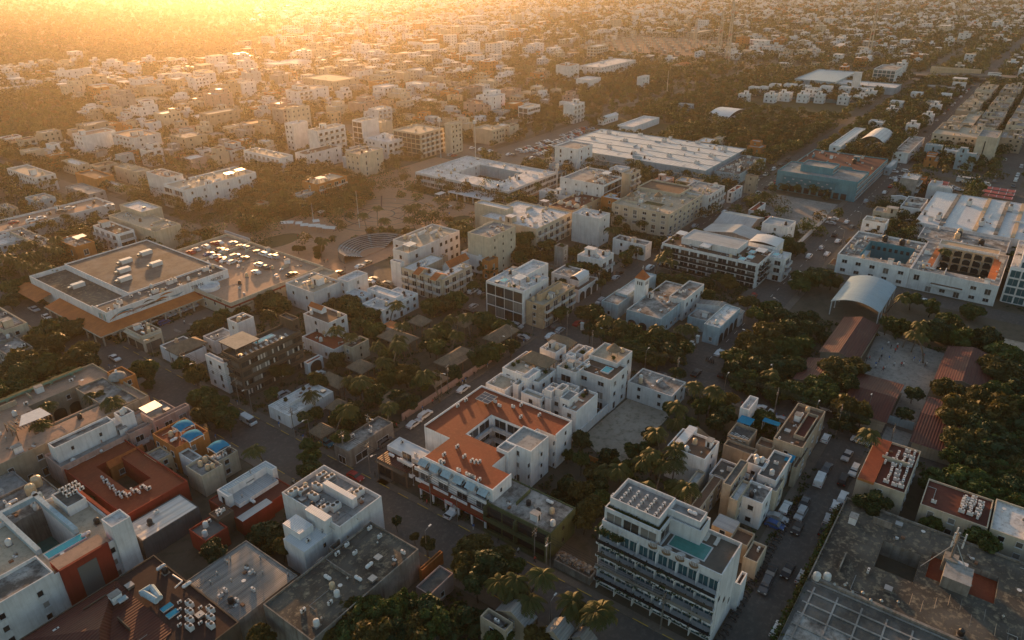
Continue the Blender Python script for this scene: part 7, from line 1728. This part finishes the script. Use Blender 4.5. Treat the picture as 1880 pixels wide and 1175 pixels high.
C(0, 290); crownpx([(80, 220, 90), (60, 300, 90), (320, 190, 60), (1030, 160, 70), (1080, 250, 80), (960, 240, 60), (1390, 330, 90), (1520, 340, 90), (1650, 300, 90), (1780, 280, 100), (1850, 400, 90), (1420, 60, 90), (1550, 60, 90), (1680, 60, 70), (500, 460, 100, 7, 3), (620, 450, 90, 7, 3), (730, 410, 80, 7, 3), (420, 470, 80, 6, 3), (560, 520, 80), (1290, 490, 100), (1350, 540, 90), (1180, 520, 70), (1600, 410, 70), (1550, 510, 80, 7, 3), (1060, 590, 60), (240, 340, 70), (60, 400, 70), (110, 90, 60), (1600, 1130, 60), (1720, 1080, 60, 4), (120, 900, 90), (60, 1000, 70), (1500, 1170, 50, 4), (1850, 560, 80)])
C(940, 290); crownpx([(90, 560, 90, 9), (100, 650, 90, 8), (60, 700, 60), (250, 720, 50), (600, 780, 60), (500, 740, 70, 6, 3), (660, 830, 60, 5), (900, 650, 60), (820, 700, 60), (1050, 580, 70), (1100, 860, 60, 5), (1250, 860, 70, 5), (1400, 880, 70, 5), (1550, 870, 70), (1200, 900, 60, 4), (1460, 350, 50), (1380, 390, 50), (1160, 110, 80), (1270, 80, 80), (1450, 170, 80), (1560, 140, 80), (960, 150, 60), (1060, 120, 70), (1840, 60, 80), (1250, 160, 60, 5, 3), (1840, 270, 60), (560, 60, 80), (680, 60, 80), (620, 20, 90), (200, 150, 60), (60, 260, 60), (350, 1100, 60), (540, 1080, 80, 6, 3), (350, 900, 40), (1040, 970, 60), (270, 840, 50), (1700, 1020, 70), (1780, 1110, 80), (640, 900, 40)])
C(1400, 290); crownpx([(760, 470, 60), (880, 480, 70), (1000, 500, 60), (1060, 520, 50), (320, 840, 90, 8), (420, 820, 90, 8), (500, 860, 70), (270, 900, 60), (880, 290, 60), (860, 370, 60), (180, 600, 70), (250, 630, 60), (120, 300, 70), (30, 280, 60), (160, 350, 60), (540, 390, 40), (410, 510, 50, 4), (1080, 1000, 60), (1220, 1050, 60), (60, 1060, 80), (150, 1120, 80), (330, 1130, 60), (1500, 1080, 60, 5), (1340, 1150, 80), (820, 330, 50), (1690, 80, 60)])
PALMS = [((0, 580), [(320, 600), (660, 600), (740, 560), (400, 740), (90, 340)]), ((470, 580), [(320, 560), (540, 700), (900, 220), (960, 240), (870, 290), (1110, 140), (1240, 90), (1390, 160), (1450, 30), (1540, 20), (740, 430), (830, 430), (30, 910), (1310, 400), (650, 90), (1060, 20), (620, 120), (930, 680)]),
   ((940, 580), [(1170, 60), (860, 60), (1340, 90), (740, 20), (1010, 100), (1380, 520), (1280, 620), (1230, 740), (1090, 880), (1060, 930), (1020, 910), (830, 1020), (840, 1080), (1120, 890), (1050, 1110), (1160, 1110), (1420, 560), (690, 1150)]),
   ((1400, 580), [(860, 830), (1050, 60), (1110, 110), (1210, 140), (100, 380)]), ((940, 875), [(60, 740), (180, 800), (330, 850), (520, 910), (540, 1010), (80, 800), (400, 960), (1060, 20), (1120, 50), (1250, 40), (100, 720)]), ((470, 875), [(1860, 720)]),
   ((470, 290), [(790, 415), (865, 365), (960, 430), (1055, 355), (1150, 350), (1210, 330), (1150, 430), (950, 1040), (570, 380), (1350, 290), (450, 575), (1440, 490), (1260, 380), (1490, 470)]), ((1400, 290), [(930, 960), (1320, 640), (1550, 660)]), ((940, 290), [(1150, 720), (1040, 690), (1150, 690), (700, 480), (1250, 570)]), ((0, 290), [(340, 580), (380, 650), (130, 730), (200, 700), (300, 690)])]
for (ox, oy), l in PALMS:
    C(ox, oy)
    for a1, b1 in l:
        h = rnd.uniform(6.5, 10); x, y = P(a1, b1, h); palm(x, y, h)
for (ox, oy), l in (((0, 290), [(c*60, d*70) for c in range(2, 7) for d in range(9, 12)]),):
    C(ox, oy)
    for a1, b1 in l: h = rnd.uniform(7, 10); x, y = P(a1+rnd.uniform(-30, 30), b1+rnd.uniform(-30, 30), h); palm(x, y, h)
# hedge of bougainvillea on the parking deck edge
hg = MB(); rr = random.Random(31)
for k in range(1500): 
    x = 90+rr.random()*50; tuft(hg, x, 15.6+rr.random()*.6, 1.5+rr.random()*2.2, 2, .5, 'leaf_gold' if rr.random() < .55 else 'leaf')
single(hg, 'hedge', 'long overgrown yellow green hedge hanging over the parking deck wall', 'hedge')
LAND.append((110, 15.5, 'parking deck hedge'))

# ---------------------------------------------------------------- zones of the far town
omark(238, -20, 283, 60, 3)
C(0, 0, 1.0)
def PP(l): return [P(a, b, 0) for a, b in l]
PLZ = PP([(470, 300), (560, 300), (640, 330), (690, 360), (640, 385), (600, 400), (560, 395), (500, 400), (480, 440), (440, 420)])
omarkpoly(PLZ, 5); occ[occ == 5] = 4
WOODS = [PP(l) for l in ([(0, -3), (480, -3), (440, 60), (200, 95), (0, 130)], [(0, 175), (80, 165), (135, 200), (150, 255), (0, 250)], [(1190, 150), (1480, 150), (1360, 250), (1460, 215), (1600, 200), (1640, 260), (1500, 270), (1400, 285), (1190, 240)],
   [(1070, 160), (1200, 120), (1420, 130), (1400, 160), (1250, 190), (1180, 240), (1080, 205)], [(1390, 285), (1600, 215), (1700, 240), (1620, 290), (1530, 300)], [(1330, 300), (1430, 290), (1420, 330), (1360, 330)], [(160, 60), (420, 50), (430, 110), (160, 120)])]
for w in WOODS:
    m = occ.copy(); omarkpoly(w, 9); occ[(occ == 9) & (m != 0)] = m[(occ == 9) & (m != 0)]; occ[occ == 9] = 4
def vis(x, y, mg=60):
    a, b, d = proj(x, y, 3); return d > 1 and -mg < a < 1880+mg and -25 < b < 1175+mg
houses = []; rf = random.Random(99)
def dens(px, py):
    """share of ground built over, by place in the town"""
    if px > 1100 and py < 130: return .42
    if px < 520 and py < 100: return .12
    if px > 950 and py < 250: return .36
    if py < 130: return .66
    return .84
Y = -900.0
while Y < 3000:
    X = 185.0
    dY = 15 if Y < 700 else 19
    while X < 3000:
        dX = rf.uniform(11, 17)
        if vis(X, Y):
            p = proj(X, Y); near = math.hypot(X, Y)
            if (X < 260 and Y < 210 and X < 240): X += dX; continue
            g = (math.sin(X*.013+1)+math.sin(Y*.011+X*.004)+math.sin((X+Y)*.021))*.12
            if rf.random() < dens(p[0], p[1])+g:
                w, l = rf.uniform(7, min(13, dX-1)), rf.uniform(7, dY-3); h = rf.choice((3.2, 3.4, 6.2, 6.4, 6.4, 9.2)) if near < 1200 else rf.choice((3.2, 3.4, 6.2, 6.4))
                if rf.random() < (.16 if 120 < p[0] < 980 and 60 < p[1] < 300 else .03) and near < 1600: h = rf.uniform(9, 15); w = rf.uniform(11, 19); l = rf.uniform(11, 17)
                x0, y0 = X+rf.uniform(0, 2), Y+rf.uniform(0, 3)
                if not (0 <= x0+100 < 2900 and 0 <= y0+100 < 2900): X += dX; continue
                if oget(x0, y0, x0+w, y0+l).max() == 0:
                    houses.append((near, x0, y0, w, l, h)); omark(x0, y0, x0+w, y0+l, 1)
        X += dX
    Y += dY
houses.sort()
WL = ['white', 'white', 'white', 'cream', 'cream', 'sand', 'grey', 'paleblue', 'orange', 'yellow', 'pink']
RL = ['r_white', 'r_white', 'r_cream', 'r_grey', 'r_stain', 'r_brown', 'r_darkred', 'm_grey']
WN = dict(white='white', cream='cream', sand='sand coloured', grey='grey', paleblue='pale blue', orange='orange', yellow='yellow', pink='pink')
NIND = 300
for near, x0, y0, w, l, h in houses[:NIND]:
    wl = rf.choice(WL); rl = rf.choice(RL); st = max(1, round(h/3.1))
    vols = [(x0, y0, x0+w, y0+l, h)]; k = rf.random()
    if k < .35: vols.append((x0+w*.45, y0+l*.3, x0+w-.1, y0+l-.1, h+2.6))
    elif k < .55: vols.append((x0+w*.5, y0+.1-.1, x0+w, y0+l*.5, max(3.1, h-3)))
    elif k < .65: vols = [(x0, y0, x0+w, y0+l*.6, h), (x0+1, y0+l*.6+.01, x0+w*.7, y0+l, max(3, h-3.0))]
    feat = ('with roof room' if k < .35 else 'with lower side terrace' if k < .55 else 'with rear annex' if k < .65 else 'with flat roof')
    building('house', '%s %s storey house %s @' % (WN[wl], ('one', 'two', 'three', 'four', 'five')[min(4, st-1)], feat), 'house', vols, wl, rl, rf.choice('wxxn'), rf.choice('wxxb'), ex=rf.choice(('T', 'a2T', 'a2', 't', 'Ta', 'b', '')), group='houses of the surrounding town', par=.5, mark=False)
def boxes_np(lst, name, label, cat):
    V = []; MI = []
    ms = ['white', 'cream', 'grey', 'r_white', 'r_cream', 'r_grey', 'glass', 'orange', 'r_brown', 'm_grey']
    def bx(x0, y0, z0, x1, y1, z1, wi, ri):
        V.extend([(x0, y0, z0), (x1, y0, z0), (x1, y0, z1), (x0, y0, z1), (x0, y1, z0), (x0, y0, z0), (x0, y0, z1), (x0, y1, z1), (x1, y0, z0), (x1, y1, z0), (x1, y1, z1), (x1, y0, z1), (x1, y1, z0), (x0, y1, z0), (x0, y1, z1), (x1, y1, z1), (x0, y0, z1), (x1, y0, z1), (x1, y1, z1), (x0, y1, z1)])
        MI.extend([wi]*4+[ri])
    for near, x0, y0, w, l, h in lst:
        wi = rf.choice((0, 0, 0, 0, 1, 1, 2, 7)) ; ri = rf.choice((3, 3, 3, 4, 5, 8, 9))
        bx(x0, y0, 0, x0+w, y0+l, h, wi, ri)
        if rf.random() < .6:
            a, b = rf.uniform(.1, .5), rf.uniform(.1, .5); bx(x0+w*a, y0+l*b, h, x0+w*(a+.4), y0+l*(b+.4), h+rf.choice((1.2, 2.6)), wi, ri)
        if near < 1500:
            n = max(1, round(h/3.1))
            for f in range(n):
                for q in (.28, .7):
                    z = h*f/n+1.1
                    V.extend([(x0-.06, y0+l*q+.7, z), (x0-.06, y0+l*q-.7, z), (x0-.06, y0+l*q-.7, z+1.2), (x0-.06, y0+l*q+.7, z+1.2), (x0+w*q-.7, y0-.06, z), (x0+w*q+.7, y0-.06, z), (x0+w*q+.7, y0-.06, z+1.2), (x0+w*q-.7, y0-.06, z+1.2)]); MI.extend([6, 6])
    v = np.array(V); n = len(MI); me = quadmesh(name, v, n, ms, np.array(MI)); o = bpy.data.objects.new(name, me); COL.objects.link(o); o['kind'] = 'stuff'; tag(o, label, cat); return o
boxes_np(houses[NIND:], 'distant_houses', 'distant pale houses spreading to the hazy far edge of town', 'houses')
# trees in free ground
ft = []
for it in range(150000):
    u = rf.random()**1.15; px = rf.uniform(-60, 1940); py = -30+u*1250
    if len(ft) > 26000: break
    try: x, y = P(px, py, 0)
    except ZeroDivisionError: continue
    near = math.hypot(x, y)
    if near > 3300 or not (0 <= x+100 < 2990 and 0 <= y+100 < 2990): continue
    c = occ[int((x+100)/2), int((y+100)/2)]
    if c in (1, 2, 3): continue
    if c == 4 and near < 330 and rf.random() > .5: continue
    if c == 0:
        if near < 300:
            if rf.random() > .004: continue
        elif near < 480:
            if rf.random() > .10: continue
        elif rf.random() > (.9 if px > 1000 else .65): continue
    ft.append((near, x, y, c))
cell = {}; keep = []
for near, x, y, c in sorted(ft):
    s = 4.2 if near < 400 else 5.0 if near < 800 else 7.5; k = (int(x/s), int(y/s), int(s*10))
    if k in cell: continue
    cell[k] = 1; keep.append((near, x, y, c))
for near, x, y, c in keep:
    trees.append((x, y, rf.uniform(2.0, 4.0) if near < 800 else rf.uniform(3, 5.5), rf.uniform(4.5, 8) if near < 800 else rf.uniform(5, 8.5), None))
trees.sort(key=lambda t: t[0]**2+t[1]**2)
trees = [t for t in trees if vis(t[0], t[1])]
TW_ = ['broad round green tree', 'dark dense tree', 'leafy green tree', 'golden leaved tree', 'dark spreading tree', 'full green tree']  # golden is the leaf colour of that crown mesh
for x, y, rad, h, k in trees[:300]:
    k = rf.randrange(6) if k is None else k; o = bpy.data.objects.new('broadleaf_tree', None); COL.objects.link(o); o.location = (x, y, 0); o.rotation_euler[2] = rf.random()*6.28
    part('trunk', TR[rf.randrange(3)], o, (0, 0, 0), 0, (rad*1.1, rad*1.1, h*.72)); part('crown', CR[k], o, (0, 0, h-rad*.72), rf.random()*6, (rad*rf.uniform(.85, 1.2), rad*rf.uniform(.85, 1.2), rad*rf.uniform(.8, 1.1)))
    tag(o, TW_[k]+' @', 'tree', 'broadleaf trees between the houses'); TOPS.append(o)
def forest(lst, name, label):
    vs = []; mi = []; r = np.random.RandomState(4)
    for x, y, rad, h, k in lst:
        d = math.hypot(x, y); n = 340 if d < 420 else 150 if d < 700 else 60 if d < 1100 else 26; s = .5 if d < 420 else .75 if d < 700 else 1.2 if d < 1100 else 2.0
        nc = 9; cc = r.normal(size=(nc, 3)); cc /= np.linalg.norm(cc, axis=1)[:, None]; cc *= .6; idx = r.randint(0, nc, n)
        dd = r.normal(size=(n, 3)); dd /= np.linalg.norm(dd, axis=1)[:, None]; dd[:, 2] = np.where(r.rand(n) < .8, np.abs(dd[:, 2]), dd[:, 2])
        p = (cc[idx]+dd*.42)*rad*1.15; p[:, 2] = p[:, 2]*.8+h-rad*.75; p[:, 2] = np.maximum(p[:, 2], .4); p[:, 0] += x; p[:, 1] += y
        nn = dd+r.normal(size=(n, 3))*.6; nn /= np.linalg.norm(nn, axis=1)[:, None]; t = np.cross(nn, r.normal(size=(n, 3))); t /= np.linalg.norm(t, axis=1)[:, None]; u = np.cross(nn, t); sz = (s*(.6+.7*r.rand(n)))[:, None]*.6
        vs.append(np.stack([p-t*sz, p-u*sz, p+t*sz, p+u*sz], 1).reshape(-1, 3)); mi.append(np.full(n, r.choice([0, 0, 1, 1, 2])))
    v = np.concatenate(vs); m = np.concatenate(mi); me = quadmesh(name, v, len(m), ['leaf', 'leaf_dark', 'leaf_gold'], m); o = bpy.data.objects.new(name, me); COL.objects.link(o); o['kind'] = 'stuff'; tag(o, label, 'trees'); print(name, len(lst), len(m))
forest(trees[300:], 'woodland', 'dense mass of dark green trees filling gardens and woods behind the near streets')
# low scrub on the bare ground of the near blocks
vs = []; r = np.random.RandomState(8); cnt = 0
for it in range(60000):
    x, y = rf.uniform(60, 330), rf.uniform(-60, 330)
    if occ[int((x+100)/2), int((y+100)/2)] not in (0, 4) or not vis(x, y): continue
    if math.sin(x*.3)+math.sin(y*.27+x*.1) < -.2: continue
    n = 10; p = r.normal(size=(n, 3))*.35; p[:, 2] = np.abs(p[:, 2])+.1; p[:, 0] += x; p[:, 1] += y
    t = r.normal(size=(n, 3)); t /= np.linalg.norm(t, axis=1)[:, None]; u = np.cross(t, r.normal(size=(n, 3))); u /= np.linalg.norm(u, axis=1)[:, None]
    vs.append(np.stack([p-t*.25, p-u*.25, p+t*.25, p+u*.25], 1).reshape(-1, 3)); cnt += n
    if cnt > 120000: break
v = np.concatenate(vs); me = quadmesh('undergrowth', v, cnt, ['leaf', 'leaf_dark'], r.randint(0, 2, cnt)); o = bpy.data.objects.new('undergrowth', me); COL.objects.link(o); o['kind'] = 'stuff'; tag(o, 'low scrub and grass on bare ground between the buildings', 'undergrowth')

# ---------------------------------------------------------------- labels: every '@' becomes a place, duplicates get an order
LANDP = [(proj(x, y, 4)[0], proj(x, y, 4)[1], n) for x, y, n in LAND]
def place(x, y):
    px, py, _ = proj(x, y, 3); best = min(LANDP, key=lambda l: (l[0]-px)**2+((l[1]-py)*1.6)**2); dx, dy = px-best[0], (py-best[1])
    w = ('right of' if dx > 0 else 'left of') if abs(dx) > abs(dy)*1.3 else ('below' if dy > 0 else 'above')
    d = math.hypot(dx, dy*1.6)
    return ('far '+w if d > 150 else 'just '+w if d < 35 else w)+' the '+best[2]
bpy.context.view_layer.update()
for o in TOPS:
    if '@' in o['label']: o['label'] = o['label'].replace('@', place(o.location.x, o.location.y))
from collections import defaultdict
dd = defaultdict(list)
for o in TOPS: dd[o['label']].append(o)
ORD = ['leftmost', 'second', 'third', 'fourth', 'fifth', 'sixth', 'seventh', 'eighth', 'ninth', 'tenth', 'eleventh', 'twelfth']
for l, os_ in dd.items():
    if len(os_) < 2: continue
    os_.sort(key=lambda o: proj(o.location.x, o.location.y)[0]); n = len(os_)
    for k, o in enumerate(os_):
        if n == 2: s = ('left one', 'right one')[k]
        elif k == 0: s = 'leftmost'
        elif k == n-1: s = 'rightmost'
        elif k < 12: s = ORD[k]+' from left'
        elif n-1-k < 12: s = ORD[n-1-k]+' from right'
        else: continue
        b = l.split(); b = [q for q in b if q not in ('just', 'far')] if len(b)+len(s.split()) > 16 else b; o['label'] = ' '.join(b[:16-len(s.split())]).rstrip(',')+', '+s
for o in TOPS:
    w = o['label'].split()
    if len(w) > 16: o['label'] = ' '.join(w[:16])

# ---------------------------------------------------------------- light, air, output
SUNPX = 425; v = Fv+Rv*((SUNPX-940)/FO)-Uv*((-220-587.5)/FO); az = math.atan2(v.x, v.y); EL = math.radians(6.5)
sd = Vector((math.sin(az)*math.cos(EL), math.cos(az)*math.cos(EL), math.sin(EL)))
L = bpy.data.lights.new('sun', 'SUN'); L.energy = 4.4; L.angle = math.radians(.6); L.color = (1.0, .50, .20)
lo = bpy.data.objects.new('sun', L); COL.objects.link(lo); lo.rotation_euler = sd.to_track_quat('Z', 'Y').to_euler(); lo.location = (0, 0, 300)
w = bpy.data.worlds.new('World'); SC.world = w; w.use_nodes = True; nt = w.node_tree; bg = nt.nodes['Background']
sk = nt.nodes.new('ShaderNodeTexSky'); sk.sky_type = 'NISHITA'; sk.sun_disc = False; sk.sun_elevation = EL; sk.sun_rotation = az; sk.dust_density = 1.4; sk.ozone_density = 1.0; sk.altitude = 50
nt.links.new(sk.outputs[0], bg.inputs['Color']); bg.inputs['Strength'].default_value = WST
hz = MB(); hz.box(-650, -3600, -1, 10500, 10100, 116, 'dark'); hm = bpy.data.materials.new('haze'); hm.use_nodes = True; nt = hm.node_tree
nt.nodes.remove(nt.nodes['Principled BSDF']); pv = nt.nodes.new('ShaderNodeVolumePrincipled'); pv.inputs['Color'].default_value = (.98, .88, .72, 1); pv.inputs['Density'].default_value = HZD; pv.inputs['Anisotropy'].default_value = GG
nt.links.new(pv.outputs[0], nt.nodes['Material Output'].inputs['Volume'])
ho = hz.build('haze'); ho.data.materials.clear(); ho.data.materials.append(hm); ho['kind'] = 'stuff'; tag(ho, 'warm evening haze glowing towards the low sun over the whole town', 'haze')
SC.view_settings.view_transform = 'Standard'; SC.view_settings.look = 'None'; SC.view_settings.exposure = EXPO; SC.view_settings.gamma = 1; SC.view_settings.use_curve_mapping = False
SC.render.engine = 'CYCLES'; SC.cycles.volume_bounces = 0; SC.cycles.max_bounces = 4; SC.cycles.diffuse_bounces = 2; SC.cycles.glossy_bounces = 2; SC.cycles.transmission_bounces = 2; SC.cycles.volume_step_rate = 4
print('objects', len(bpy.data.objects), 'top', len(TOPS), 'houses', len(houses), 'trees', len(trees), 'cars', len(carpos))
